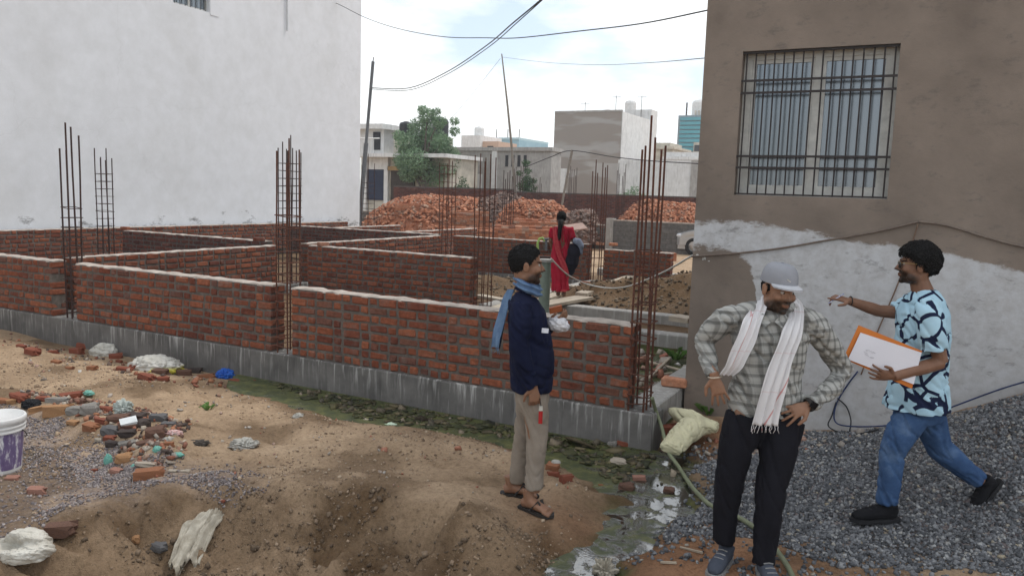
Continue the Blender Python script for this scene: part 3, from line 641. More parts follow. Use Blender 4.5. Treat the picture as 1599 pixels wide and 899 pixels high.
for a, b in ((W0+.075, (W0+W1)/2-.03), ((W0+W1)/2+.03, W1-.075)):
    sb = MB(); y0, y1 = (.125, .16)
    sb.box(a, a+.035, y0, y1, Z0+.065, Z1-.065); sb.box(b-.035, b, y0, y1, Z0+.065, Z1-.065); sb.box(a+.035, b-.035, y0, y1, Z0+.065, Z0+.1); sb.box(a+.035, b-.035, y0, y1, Z1-.1, Z1-.065)
    sb.build('sash', FRAME, wo); MB().box(a+.035, b-.035, .14, .147, Z0+.1, Z1-.1).build('pane', GLASS, wo)
MB().box(W0-.0, W1+.0, .2, .235, Z0, Z1).build('unlit_room_sheet', DARKIN, wo)  # near-black sheet stands in for the unlit room behind the panes
for cx_, cz_, dx_ in ((.098,1.515,.004),(.112,1.522,-.006),(.120,1.52,.004),(.152,1.49,.012)): MB().box(cx_, cx_+.005+abs(dx_), -.003, -.0005, cz_-(.02 if abs(dx_) < .01 else .003), cz_+.004).build('chalk_mark', TANK0, hs)
gr = MB().box(W0+.005, W1-.005, .02, .042, Z0+.005, Z0+.02).build('grille', GRILL, hs); MB().box(W0+.005, W1-.005, .02, .042, Z1-.02, Z1-.004).build('grille_rail', GRILL, gr)
for i in range(16):
    x_ = W0+.035+(W1-W0-.07)*i/15
    MB().tube([(x_, .032, Z0+.004), (x_+random.uniform(-.004,.004), .030, (Z0+Z1)/2), (x_, .032, Z1-.004)], .007, 6).build('grille_bar', GRILL, gr)
for z_ in (2.385, 2.49, 3.065, 3.175):
    MB().box(W0-.02, W1-.003, .006, .02, z_-.010, z_+.010).build('grille_rail', GRILL, gr)

# white building on the left
wb = thing('white_building', 'large white lime-rendered building with a small window high up', 'building', (-17.35, 21.6, 0))
WY0, WY1, WZ0, WZ1 = 14.135-21.6, 15.28-21.6, 6.585, 7.75
w_ = MB(); w_.box(-.25, 0, -30, WY0, -.5, 13.5); w_.box(-.25, 0, WY1, 0, -.5, 13.5); w_.box(-.25, 0, WY0, WY1, -.5, WZ0); w_.box(-.25, 0, WY0, WY1, WZ1, 13.5)
w_.box(-12, -.25, -.25, 0, -.5, 13.5); w_.box(-12, -.25, -30, -29.75, -.5, 13.5); w_.box(-12, -11.75, -29.75, -.25, -.5, 13.5); w_.box(-11.75, -.25, -29.75, -.25, 13.2, 13.5)
w_.build('wall', WHITE, wb)
wf = MB()
for a, b, c, d in ((WY0, WY0+.06, WZ0, WZ1), (WY1-.06, WY1, WZ0, WZ1), (WY0+.06, WY1-.06, WZ0, WZ0+.05), (WY0+.06, WY1-.06, WZ1-.05, WZ1), ((WY0+WY1)/2-.03, (WY0+WY1)/2+.03, WZ0+.05, WZ1-.05)): wf.box(-.16, -.1, a, b, c, d)
wfo = wf.build('window', FRAME, wb); MB().box(-.135, -.125, WY0+.06, WY1-.06, WZ0+.05, WZ1-.05).build('pane', GLASS, wfo)
for i in range(7):
    MB().tube([(-.06, WY0+.1+i*.16, WZ0), (-.06, WY0+.1+i*.16, WZ1)], .01, 6).build('window_bar', GRILL, wfo)
MB().box(-.01, .014, WY1+.02, WY1+.3, WZ0-.06, 13.2).build('pilaster', WHITE, wb)
p_ = at_x(448, 0, -17.33); q_ = at_x(452, 50, -17.33)
MB().tube([(.04, p_.y-21.6, 9), (.04, p_.y-21.6, q_.z), ], .022, 8).build('drain_pipe', simple('grey_pipe', (.58,.59,.6), (.46,.47,.48), .7), wb)

# ---------------------------------------------------------------- far background
GREYC = concrete_mat('weathered_grey_render', (.42,.405,.385), (.30,.285,.27), True, (.5,.48,.46), .75)
DIRTYW = concrete_mat('dirty_white_wash', (.74,.74,.73), (.60,.595,.58), True, (.78,.78,.77), .62)
TANK = simple('white_plastic_tank', (.75,.75,.74), (.62,.62,.6), .5, 5)
TANKB = simple('black_plastic_tank', (.04,.04,.045), (.025,.025,.03), .5, 5)
NAVY = simple('navy_shutter', (.025,.035,.075), (.018,.025,.055), .6, 6)
CREAM = simple('cream_paint', (.58,.54,.46), (.40,.37,.31), .85, 2.5, 6)
OCHRE = simple('ochre_paint', (.42,.28,.13), (.3,.2,.1), .85, 1.5)
BLUEG = simple('blue_wall_paint', (.33,.50,.58), (.26,.42,.5), .8, 1.0)
TURQ = simple('turquoise_cladding', (.10,.36,.42), (.08,.29,.35), .5, .5)
def tank(parent, c, r, h, mat=TANK):
    return MB().lathe([(0,0),(r,0),(r,h*.25),(r*1.03,h*.27),(r,h*.3),(r,h*.52),(r*1.03,h*.54),(r,h*.57),(r,h*.78),(r*.85,h*.9),(r*.35,h*.97),(r*.3,h),(0,h)], 16, c).build('water_tank', mat, parent, smooth=False)
# oriented with the plot: corner given by a sight line and a distance
def corner(px, py, D): return at_d(px, py, D)

# grey block walls at the far side of the plot: blocks laid in courses
GREYB = simple('grey_cement_block', (.165,.158,.15), (.10,.096,.092), .92, 10, 5, .5, 40, .006, rnd=True)
def block_wall(label, x0, x1, y, z1, post=True, h0=-.1, th=.2):
    t = thing('block_wall', label, 'block wall', (x0, y, 0), 0, 'grey cement block walls')
    MB().box(.01, x1-x0-.01, .012, th-.012, h0, z1-.004).build('mortar_core', MORTARD, t)
    nc = int((z1-max(h0, 0))/.19); ch = (z1-max(h0,0))/nc; sm = MB()
    for c in range(nc):
        p = -.2*(c % 2)
        while p < x1-x0-.05:
            a = max(p, 0); b = min(p+.385, x1-x0)
            sm.obox(((a+b)/2, th/2, max(h0,0)+c*ch+ch/2), (b-a, th+random.uniform(-.004,.006), ch-.014), None, 0, .003); p += .4
    tag(sm.build('blockwork', GREYB, t), kind='stuff')
    MB().box(-.02, x1-x0+.02, -.012, th+.012, z1-.004, z1+.035).build('coping', CAPM, t)
    if post: MB().box(-.2, .1, -.06, th+.06, h0, z1+.08).build('post', CONCP, t)
    return t
pL = at_z(613, 328, 1.12); pR = at_z(703, 333, 1.12)
block_wall('low grey block wall with concrete post, in front of the left brick heap', pL.x, pL.x+4.2, pL.y-.6, 1.12)
block_wall('lower stretch of grey block wall right beside the leaning service pole', pL.x-3.2, pL.x-.25, pL.y-.6, 1.0, post=False)
block_wall('grey block wall below the right brick heap, left of the parked car', -10.75, -3.0, 28.5, 1.16)
block_wall('short low grey block wall between the woman and the concrete post', -13.6, -10.98, 28.6, .95, post=False)

# brick heaps in the yard beyond
def heap_mesh(cx, cy, rx, ry, h, n, mat, seed, core_mat, name, label, rot=0, zb=0, s=1.0, flat=None):
    rr = random.Random(seed)
    t = thing('brick_heap', label, 'brick heap', (cx, cy, zb), rot, 'heaps of loose bricks')
    prof = lambda u, v: h*max(0, 1-(u*u+v*v)**1.5)*(.8+.4*float(fbm(u*2+seed, v*2, 3, seed)))
    g = np.linspace(-1, 1, 28); UX, UY = np.meshgrid(g, g)
    ZZ = h*np.clip(1-(UX**2+UY**2)**1.5, 0, None)*(.8+.4*fbm(UX*2+seed, UY*2, 3, seed)) - .05
    link('rubble_core', grid_mesh('rubble_core', UX*rx, UY*ry, ZZ), core_mat, t)
    mb = MB()
    for i in range(n):
        while True:
            u, v = rr.uniform(-1, 1), rr.uniform(-1, 1)
            if u*u+v*v < .98: break
        z = prof(u, v); l = rr.choice((.22, .22, .2, .13))*s
        mb.obox((u*rx, v*ry, z+rr.uniform(-.02, .06)), (l, .105*s, .072*s), rotm(rr.uniform(-.9,.9), rr.uniform(-.9,.9), rr.uniform(0,6.3)), 0, .004)
    tag(mb.build('loose_bricks', mat, t), kind='stuff'); return t
P = at_d(690, 330, 33); heap_mesh(P.x, P.y, 3.5, 2.4, 1.6, 2500, BRICKN, 11, BRICKN, 'a', 'long heap of orange bricks on the left of the yard', CAM_AZ, .25)
P = at_d(640, 335, 34); heap_mesh(P.x, P.y, 2.2, 1.5, 1.35, 800, BRICKN, 12, BRICKN, 'b', 'low spill of orange bricks trailing off to the left', CAM_AZ, .2)
P = at_d(786, 330, 33); heap_mesh(P.x, P.y, 2.6, 2.0, 1.6, 1900, BRICKG, 13, BRICKG, 'c', 'heap of grey overburnt bricks in the middle of the yard', CAM_AZ, .2, 1.1)
P = at_d(838, 332, 32); heap_mesh(P.x, P.y, 2.1, 1.9, 1.65, 1400, BRICKN, 14, BRICKN, 'd', 'heap of orange bricks behind the woman in red', CAM_AZ, .2)
P = at_d(905, 345, 31); heap_mesh(P.x, P.y, .95, .9, 1.15, 330, BRICKG, 15, BRICKG, 'e', 'small heap of grey bricks right of the woman in red', CAM_AZ, .3, 1.1)
P = at_d(1042, 335, 34); heap_mesh(P.x, P.y, 2.5, 2.2, 1.55, 2100, BRICKN, 16, BRICKN, 'f', 'heap of orange bricks on the right, behind the tall corner cage', CAM_AZ, .3)
# neat stacks of new bricks
def stack(label, px0, px1, D, z1, dep, rows=None):
    a = at_d(px0, 345, D); b = at_d(px1, 345, D); Lx = (b-a).length; t = thing('brick_stack', label, 'brick stack', (a.x, a.y, 0), CAM_AZ, 'stacks of new bricks')
    mb = MB(); n = int(z1/.078); rr = random.Random(int(px0))
    MB().box(.03, Lx-.03, .03, dep-.03, 0, z1-.05).build('stack_core', BRICKN, t)
    for c in range(n):
        p = rr.uniform(0, .05)
        while p < Lx-.08:
            hd = rr.random() < .55; l = .11 if hd else .225
            mb.obox((p+l/2, .055+rr.uniform(-.02,.015), c*.078+.039), (l-.006, .11, .07), rotm(0,0,rr.uniform(-.06,.06)), 0, .003)
            if c == n-1:
                q = .15
                while q < dep:
                    if rr.random() < .8: mb.obox((p+l/2, q, c*.078+.039+rr.choice((0,0,.07))), (l-.006, .11, .07), rotm(0,0,rr.uniform(-.1,.1)), 0, .003)
                    q += .12
            p += l
    tag(mb.build('stacked_bricks', BRICKN, t), kind='stuff'); return t
stack('upper stack of new orange bricks below the left heap', 616, 702, 31.5, 1.55, 1.6)
stack('low stack of new bricks right behind the rear cross wall, left part', 690, 770, 25, .92, 1.2)
stack('middle stack of new bricks in front of the grey heap', 703, 765, 27.5, 1.38, 1.0)
stack('low stack of new bricks right behind the rear cross wall, next to the woman', 772, 868, 25.5, .95, 1.4)
stack('middle stack of new bricks left of the woman, second row', 790, 872, 28, 1.12, 1.2)
stack('tiny stack of red blocks on the right before the block wall', 1037, 1062, 25.5, .35, .5)

# far brick boundary wall and buildings, all aligned with the plot
def far_wall(name, label, cat, px0, px1, py, D, dz, mat, th=.25, group=None):
    a = at_d(px0, py, D); Lx = (px1-px0)*D/FPX/math.cos(R(62.3-90)*0) 
    s = at_y(px1, py, a.y); t = thing(name, label, cat, (a.x, a.y, 0), 0, group)
    return t, a, s.x-a.x
def simple_wall(label, px0, px1, py, D, mat, th=.25, cap=None):
    t, a, L = far_wall('boundary_wall', label, 'wall', px0, px1, py, D, 0, mat)
    MB().box(0, L, 0, th, -.2, a.z).build('wall', mat, t)
    if cap: MB().box(-.03, L+.03, -.04, th+.04, a.z, a.z+.09).build('coping', cap, t)
    return t
def brickwall_far(label, px0, px1, py, D):
    t, a, L = far_wall('brick_wall', label, 'brick wall', px0, px1, py, D, 0, None)
    MB().box(0, L, .012, .22, -.2, a.z-.01).build('mortar_core', MORTARD, t); mb = MB()
    for c in range(int(a.z/.085)):
        p = -.11*(c % 2)
        while p < L-.1:
            mb.obox((max(p,0)+.115, .1, c*.085+.04), (.215, .2, .074), None, 0, .003); p += .235
    tag(mb.build('brickwork', BRICKD, t), kind='stuff'); return t
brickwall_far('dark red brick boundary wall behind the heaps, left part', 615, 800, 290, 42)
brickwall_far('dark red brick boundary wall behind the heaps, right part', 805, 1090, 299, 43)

# weathered compound building behind the tree and leaning pole
t, a, L = far_wall('compound_building', 'weathered grey flat-roofed building behind the leaning pole', 'building', 708, 862, 236, 50, 0, None)
b2 = at_d(735, 252, 50)
MB().box(0, L, 0, 1.4, 0, a.z).build('wall', GREYC, t); MB().box(-.2, L+.1, -.15, 1.5, a.z, a.z+.22).build('roof_slab', GREYC, t)
MB().box(.4, 2.2, -.03, 0, 1.2, 3.2).build('whitewashed_panel', DIRTYW, t)
for k in range(4): MB().box(L*.55+k*.42, L*.55+k*.42+.2, -.02, 0, a.z-.95, a.z-.25).build('vent', DARKIN, t)
MB().box(L*.42, L*.42+.35, -.12, 0, 0, a.z).build('pier', DIRTYW, t)
# white penthouse with tank and the long blue building behind
t, a, L = far_wall('penthouse', 'white rooftop room with a tank, behind the tree on the right', 'building', 721, 750, 212, 70, 0, None)
MB().box(0, L, 0, 4, 0, a.z).build('wall', DIRTYW, t); tank(t, (L*.5, 1.5, a.z), .45, .9)
MB().box(L, L+1.6, .5, 4, 0, a.z-.5).build('side_room', simple('peach_paint', (.6,.42,.32), (.5,.36,.28), .85), t); MB().box(L+.5, L+1.1, .47, .5, a.z-1.5, a.z-.9).build('window', DARKIN, t)
t, a, L = far_wall('blue_building', 'long pale blue flat building on the skyline', 'building', 752, 811, 219, 95, 0, None)
MB().box(0, L, 0, 8, 0, a.z).build('wall', BLUEG, t); MB().box(0, L, -.1, 8.1, a.z, a.z+.25).build('parapet', simple('pale_blue_paint', (.45,.6,.66), (.4,.55,.6), .8), t)
for k in range(3): MB().tube([(L*(.3+.3*k), 1, a.z), (L*(.3+.3*k), 1, a.z+1.3)], .05, 5).build('antenna_mast', RUSTD, t)
# shop house left of the tree
t, a, L = far_wall('shop_house', 'cream two-storey house with dark blue shutter behind the service pole', 'house', 560, 700, 246, 48, 0, None)
h1 = a.z
MB().box(0, L, .3, 3.4, 0, h1).build('wall', CREAM, t)
MB().box(-.2, L+.2, -.5, 3.6, h1, h1+.22).build('roof_slab', DIRTYW, t)
def onface(px, py, yy): s = at_y(px, py, a.y+yy); return s.x-a.x, s.z
x0, z1 = onface(575, 265, .27); x1, z0 = onface(602, 298, .27)
so_ = MB().box(x0, x1, .22, .3, z0-.6, z1).build('shutter', NAVY, t)
for k in range(7): MB().box(x0+.02, x1-.02, .2, .215, z0-.5+k*.25, z0-.3+k*.25).build('shutter_slat', NAVY, so_)
MB().box(x1+.01, x1+.3, .1, .3, 0, h1).build('pilaster', DIRTYW, t); MB().box(x0-.35, x0-.01, .1, .3, 0, h1).build('pilaster', DIRTYW, t)
MB().box(x0, x1, .18, .3, z1+.01, z1+.9).build('sign_panel', DIRTYW, t)
x2, z2 = onface(612, 267, .27); x3, z3 = onface(648, 290, .27)
MB().box(x2, x3, .2, .3, 0, z2).build('gate', simple('dark_brown_gate', (.06,.045,.035), (.04,.03,.025), .7), t)
MB().box(x2-.2, x3+.2, .1, .3, z2+.01, z2+.25).build('lintel', OCHRE, t); MB().box(x2, x3, .24, .3, z2+.26, z2+1.0).build('upper_panel', CREAM, t)
x4, z4 = onface(577, 203, 1); x5, _ = onface(600, 203, 1)
up = MB().box(x4-1.5, x5, 1.0, 3.2, h1+.22, z4).box(x4-1.8, x5+.35, .4, 3.4, z4, z4+.3).build('upper_room', DIRTYW, t)
MB().box(x4+.35, x5-.25, .94, .995, h1+.5, z4-.15).build('door', DARKIN, up)
rl = MB()
for k in range(9): rl.tube([(x4-.4+k*.22, -.3, h1+.22), (x4-.4+k*.22, -.3, h1+1.1)], .025, 5)
rl.tube([(x4-.6, -.3, h1+1.1), (x4+1.8, -.3, h1+1.1)], .04, 5); rl.build('balcony_railing', DIRTYW, t)
rm = MB().box(x5+.6, x5+3.6, 1.2, 3.2, h1+.22, h1+1.35).build('roof_room', CREAM, t)
tank(t, (x5+1.3, 1.5, h1+1.35), .42, .9, TANKB); tank(t, (x5+2.1, 3.0, h1+1.35), .6, 1.3); tank(t, (x5+3.2, 2.4, h1+1.35), .5, 1.2, TANKB)
# grey rendered tall house
t, a, L = far_wall('grey_house', 'tall blank grey rendered house with rooftop tanks on the skyline', 'house', 867, 972, 177, 55, 0, None)
def bands(nd, lk, pos, c):
    sx = N(nd, 'ShaderNodeSeparateXYZ'); lk.new(pos, sx.inputs[0]); mpn = N(nd, 'ShaderNodeMapping'); mpn.inputs['Scale'].default_value = (.25,.25,1.1); lk.new(pos, mpn.inputs[0])
    rb = ramp(nd, [(.42,(0,)*3),(.5,(.8,)*3)]); lk.new(noise(nd, lk, mpn.outputs[0], 1.0, 3, .5), rb.inputs[0])
    return mix(nd, lk, rb.outputs[0], c, (.28,.245,.215))
GREYB2 = render_mat('banded_grey_render', (.42,.40,.38), (.34,.325,.31), bands, .4)
MB().box(0, L, 0, 6, 0, a.z).build('wall', GREYB2, t)
MB().box(L+.01, L+.06, 0, 6, 0, a.z).build('lit_side_face', DIRTYW, t)  # white sheet paints the lit tone onto this side of the grey house
s1 = at_x(1016, 171, a.x+L+.03)
hy = s1.y-a.y
MB().box(L*.6, L+.06, 6.01, max(hy, 7.5), 0, s1.z).build('stair_tower', DIRTYW, t)
MB().box(0, L, -.03, .2, a.z, a.z+.12).build('parapet', GREYC, t)
tw = at_d(950, 158, 60); tank(t, (tw.x-a.x, tw.y-a.y, a.z+.05), .36, .9); tw = at_d(986, 150, 62); tank(t, (tw.x-a.x, tw.y-a.y, s1.z), .45, 1.15)
for px, dx in ((915, 0), (963, 1), (1003, 2)):
    q = at_d(px, 150, 58); zz = q.z if dx else at_d(px, 160, 58).z
    an = MB().tube([(q.x-a.x, q.y-a.y, a.z), (q.x-a.x, q.y-a.y, zz)], .02, 5); an.tube([(q.x-a.x-.35, q.y-a.y, zz-.1), (q.x-a.x+.35, q.y-a.y, zz-.1)], .014, 5); an.build('antenna_mast', RUSTD, t)
q = at_y(866, 240, a.y-.01)
MB().box(L*.02, L*.02+1.0, -.02, -.003, 1.6, 3.9).build('pale_patch', DIRTYW, t)
# whitewashed buildings right of it
t, a, L = far_wall('whitewashed_house', 'low whitewashed house under the turquoise tower', 'house', 1040, 1130, 238, 52, 0, None)
MB().box(0, L, 0, 5, 0, a.z).build('wall', DIRTYW, t); MB().box(-.15, L, -.15, 5.1, a.z-.5, a.z-.3).build('ledge', DIRTYW, t)
t, a, L = far_wall('whitewashed_wall', 'dirty whitewashed compound wall behind the right brick heap', 'wall', 966, 1130, 250, 47, 0, None)
MB().box(0, L, 0, .3, 0, a.z).build('wall', DIRTYW, t)
q = at_y(1081, 240, a.y-.05); MB().box(q.x-a.x, q.x-a.x+.5, -.1, -.02, 0, a.z).build('buttress', GREYC, t)
t, a, L = far_wall('cream_house', 'cream house with curved roof edge behind the tall cage', 'house', 1015, 1052, 222, 66, 0, None)
MB().box(0, L, 0, 5, 0, a.z-.6).build('wall', CREAM, t)
MB().box(-.15, L+.15, -.2, 5.1, a.z-.6, a.z-.4).box(L*.2, L*.8, .5, 4, a.z-.4, a.z-.05).build('roof', CREAM, t)
MB().box(L*.45, L*.95, -.04, 0, a.z-2.2, a.z-1.5).build('window', NAVY, t)
t, a, L = far_wall('turquoise_tower', 'tower block with turquoise banded cladding on the right skyline', 'tower', 1060, 1135, 181, 115, 0, None)
MB().box(0, L, 0, 12, 0, a.z).build('wall', simple('tower_grey', (.25,.3,.33), (.2,.25,.28), .8), t)
for k in range(8):
    MB().box(.35, L, -.25, -.01, a.z-.75-k*.62, a.z-.3-k*.62).build('cladding_band', TURQ, t)
MB().box(L*.38, L*.62, -.6, -.3, a.z-5.8, a.z-3.9).build('yellow_bay', CREAM, t)
for k in range(2): MB().box(L*.40+k*1.5, L*.40+k*1.5+1.0, -.66, -.61, a.z-5.2, a.z-4.3).build('window', DARKIN, t)
for k in range(5): MB().box(L*.3+k*.5, L*.3+k*.5+.2, 1, 1.3, a.z, a.z+.8).build('roof_post', CREAM, t)
tank(t, (L*.35, 3, a.z), 1.3, 2.6)
q = at_d(1066, 158, 116); MB().tube([(q.x-a.x, 4, a.z), (q.x-a.x, 4, q.z)], .12, 5).build('antenna_mast', RUSTD, t)

# ---------------------------------------------------------------- poles and wires
STEEL = simple('grey_galvanised_pole', (.16,.165,.17), (.10,.105,.11), .55, 20, metal=.5)
BAMBOO = simple('weathered_bamboo', (.25,.22,.18), (.16,.14,.12), .8, 14)
WIRE = simple('black_cable', (.02,.02,.022), (.012,.012,.014), .6, 30, bstr=0)
def one(name, label, cat, mb, mat, group=None, smooth=False):
    """one-mesh thing with its origin at the base"""
    V = np.array(mb.v); c = V.mean(0); c[2] = V[:, 2].min()
    mb.v = [tuple(v) for v in V-c]
    o = mb.build(name, mat, None, loc=tuple(c), smooth=smooth); return tag(o, label, cat, group)
p0 = at_d(562, 346, 30); p1 = at_d(583, 97, 30); p0 = p0 + (p0-p1)*(p0.z/(p1.z-p0.z))
t = thing('service_pole', 'leaning grey steel service pole at the corner of the white building', 'pole', (p0.x, p0.y, 0))
rel = lambda p: (p.x-p0.x, p.y-p0.y, p.z)
pm = p0.lerp(p1, .55)
MB().tube([rel(p0), rel(pm)], .085, 10).build('lower_tube', STEEL, t); MB().tube([rel(pm), rel(p1)], .06, 10).build('upper_tube', STEEL, t)
MB().tube([rel(p1), rel(at_d(584, 90, 30))], .02, 5).build('finial', STEEL, t)
q0 = at_d(807, 330, 40); q1 = at_d(784, 85, 40); qm = at_d(800, 235, 40); q0 = q0 + (q0-qm)*(q0.z/(qm.z-q0.z))
mb = MB().tube([q0, qm, at_d(793, 165, 40), q1], [.07, .065, .055, .03], 8); one('bamboo_pole', 'tall leaning bamboo pole carrying wires above the heaps', 'pole', mb, BAMBOO)
r0 = at_d(875, 335, 33); r1 = at_d(894, 235, 33); r0 = r0 + (r0-r1)*(r0.z/(r1.z-r0.z))
one('bamboo_post', 'short leaning bamboo post in front of the grey house', 'post', MB().tube([r0, r1], .055, 8), BAMBOO)
def wire(label, pts, r, group='overhead cables'):
    """sagging cable through sight points (px, py, distance)"""
    P = [at_d(*p) for p in pts]; out = []
    n = len(P)
    for i in range(n-1):
        a, b = P[i], P[i+1]; pa = P[max(i-1,0)]; pb = P[min(i+2,n-1)]
        for k in range(6):
            t_ = k/6; t2 = t_*t_; t3 = t2*t_
            out.append(.5*((2*a)+(b-pa)*t_+(2*pa-5*a+4*b-pb)*t2+(3*a-pa-3*b+pb)*t3))
    out.append(P[-1])
    return one('overhead_cable', label, 'cable', MB().tube(out, r, 5), WIRE, group)
wire('twisted service cable sagging from the steel pole up over the lane, upper strand', [(582,138,30),(640,138,29),(700,112,26),(760,72,22),(800,38,18),(850,-4,14),(905,-60,10)], .016)
wire('twisted service cable sagging from the steel pole up over the lane, lower strand', [(582,140,30),(642,141,29),(702,115,26),(764,74,22),(808,36,18),(852,-4,14),(905,-60,10)], .012)
wire('cable strung across the lane from the white building to the brown house', [(480,-14,27),(530,8,25),(570,28,24),(620,45,21),(690,58,18),(760,60,16),(810,60,14.5),(900,50,12.5),(1000,38,10.5),(1100,18,9),(1190,-2,8.4),(1300,-40,8)], .009)
wire('thin wire from the bamboo pole to the brown house', [(785,90,40),(850,98,32),(930,102,25),(1010,99,18),(1096,92,11.5),(1110,90,11)], .007)
wire('thin stay wire from the bamboo pole down to the tree', [(782,92,40),(740,145,40.5),(705,186,41)], .008)
wire('low cable passing in front of the grey and whitewashed houses', [(820,262,36),(860,246,34),(893,236,33),(960,246,31),(1020,252,29),(1086,256,27),(1120,258,26)], .018)

# ---------------------------------------------------------------- tree and shrubs
BARK = simple('bark', (.13,.10,.08), (.07,.055,.045), .95, 9, 5, .6, 30, .02)
def leaf_mat(name, c1, c2):
    mt, nd, lk, bs = newmat(name); ge = N(nd, 'ShaderNodeNewGeometry'); r_ = ramp(nd, [(0, c1), (1, c2)]); lk.new(ge.outputs['Random Per Island'], r_.inputs[0])
    n_ = noise(nd, lk, ge.outputs['Position'], .9, 3); r2 = ramp(nd, [(.3,(.7,.7,.7)),(.7,(1.25,1.25,1.25))]); lk.new(n_, r2.inputs[0])
    lk.new(mix(nd, lk, 1.0, r_.outputs[0], r2.outputs[0], 'MULTIPLY'), bs.inputs['Base Color']); bs.inputs['Roughness'].default_value = .6
    tr = N(nd, 'ShaderNodeBsdfTranslucent'); lk.new(r_.outputs[0], tr.inputs[0]); ms = N(nd, 'ShaderNodeMixShader'); ms.inputs[0].default_value = .3
    lk.new(bs.outputs[0], ms.inputs[1]); lk.new(tr.outputs[0], ms.inputs[2]); lk.new(ms.outputs[0], nd['Material Output'].inputs[0]); return mt
LEAF = leaf_mat('neem_leaf', (.12,.21,.11), (.28,.40,.24)); LEAFD = leaf_mat('shrub_leaf', (.03,.075,.028), (.075,.14,.05))
def crown_mesh(blobs, n, size, seed, flat=.5):
    rr = np.random.default_rng(seed); w = np.array([b[3]**2.2 for b in blobs]); w = w/w.sum(); V = []; F = []
    k = rr.choice(len(blobs), n, p=w)
    for i in range(n):
        b = blobs[k[i]]; d = rr.normal(size=3); d /= np.linalg.norm(d); rad = b[3]*rr.uniform(.25, 1.05)**.55
        c = np.array(b[:3]) + d*rad*np.array([1, 1, .85]); s = size*rr.uniform(.6, 1.4)
        a = rr.normal(size=3); a /= np.linalg.norm(a); e = np.cross(a, d+rr.normal(size=3)*.6); e /= np.linalg.norm(e)
        j = len(V); V += [c-a*s, c+e*s*flat*.6, c+a*s, c-e*s*flat*.6]; F.append((j, j+1, j+2, j+3))
    me = bpy.data.meshes.new('crown'); me.from_pydata([tuple(v) for v in V], [], F); return me
def tree(name, label, base, H, blobs, n, size, seed, trunk_r=.16, mat=LEAF, group=None, limbs=7):
    t = thing(name, label, 'tree' if 'tree' in name else 'shrub', base, 0, group); rr = random.Random(seed)
    tb = MB(); top = max(b[2] for b in blobs)*.75
    tb.tube([(0,0,-.1),(.05,.03,top*.25),(-.04,.05,top*.55),(.03,0,top)], [trunk_r*1.2, trunk_r, trunk_r*.75, trunk_r*.25], 9)
    for b in blobs[:limbs+4]:
        z0 = min(b[2]*.62, top*.8); tb.tube([(0,.02,z0), (b[0]*.45, b[1]*.45, (z0+b[2])*.52), (b[0]*.95, b[1]*.95, b[2])], [trunk_r*.5, trunk_r*.32, trunk_r*.1], 6)
    tb.build('trunk', BARK, t); link('crown', crown_mesh(blobs, n, size, seed), mat, t); return t
base = at_d(662, 330, 46); base.z = 0
s_ = lambda px, py, dy=0, r_=.6: (lambda q: (q.x-base.x, q.y-base.y+dy, q.z, r_))(at_d(px, py, 46))
blobs = [s_(668,182,0,.55), s_(650,200,.4,.75), s_(690,192,-.3,.5), s_(640,225,0,.85), s_(668,222,.5,1.0), s_(698,225,-.4,.65), s_(628,250,.3,.75), s_(655,255,-.5,1.05), s_(690,255,.4,.95), s_(706,240,0,.5), s_(640,270,0,.7), s_(672,275,.3,.95), s_(702,268,-.3,.6), s_(708,205,.2,.35), s_(624,212,0,.4), s_(660,172,0,.35), s_(682,175,0,.3), s_(710,190,0,.3), s_(630,235,.4,.5), s_(690,282,0,.6)]
tree('neem_tree', 'feathery green neem tree behind the left brick heap', base, 7, blobs, 21000, .085, 3)
base = at_d(822, 300, 44); base.z = 0
s2_ = lambda px, py, r_: (lambda q: (q.x-base.x, q.y-base.y, q.z, r_))(at_d(px, py, 44))
tree('climbing_shrub', 'dark leafy shrub climbing the weathered wall right of the leaning pole', base, 3, [s2_(822,255,.25), s2_(824,268,.25), s2_(812,272,.2), s2_(824,282,.35), s2_(834,283,.2), s2_(818,292,.4), s2_(828,296,.4)], 1500, .075, 5, .05, LEAFD, limbs=3)
base = at_d(722, 300, 44); base.z = 0; tree('low_shrub', 'low dark shrub in front of the grey flat-roofed building', base, 3, [s2_(722,288,.4) for _ in range(1)] and [(0,0,2.2,.45),(.5,.1,2.0,.4),(-.5,0,2.0,.4),(0,0,2.7,.25)], 900, .075, 6, .05, LEAFD, limbs=2)
base = at_d(985, 300, 45); base.z = 0; tree('low_shrub', 'pale green shrub at the foot of the whitewashed wall', base, 3, [(0,0,2.1,.5),(.6,.1,2.0,.45),(-.6,0,1.9,.4),(.2,0,2.5,.3)], 900, .075, 8, .05, LEAF, limbs=2)

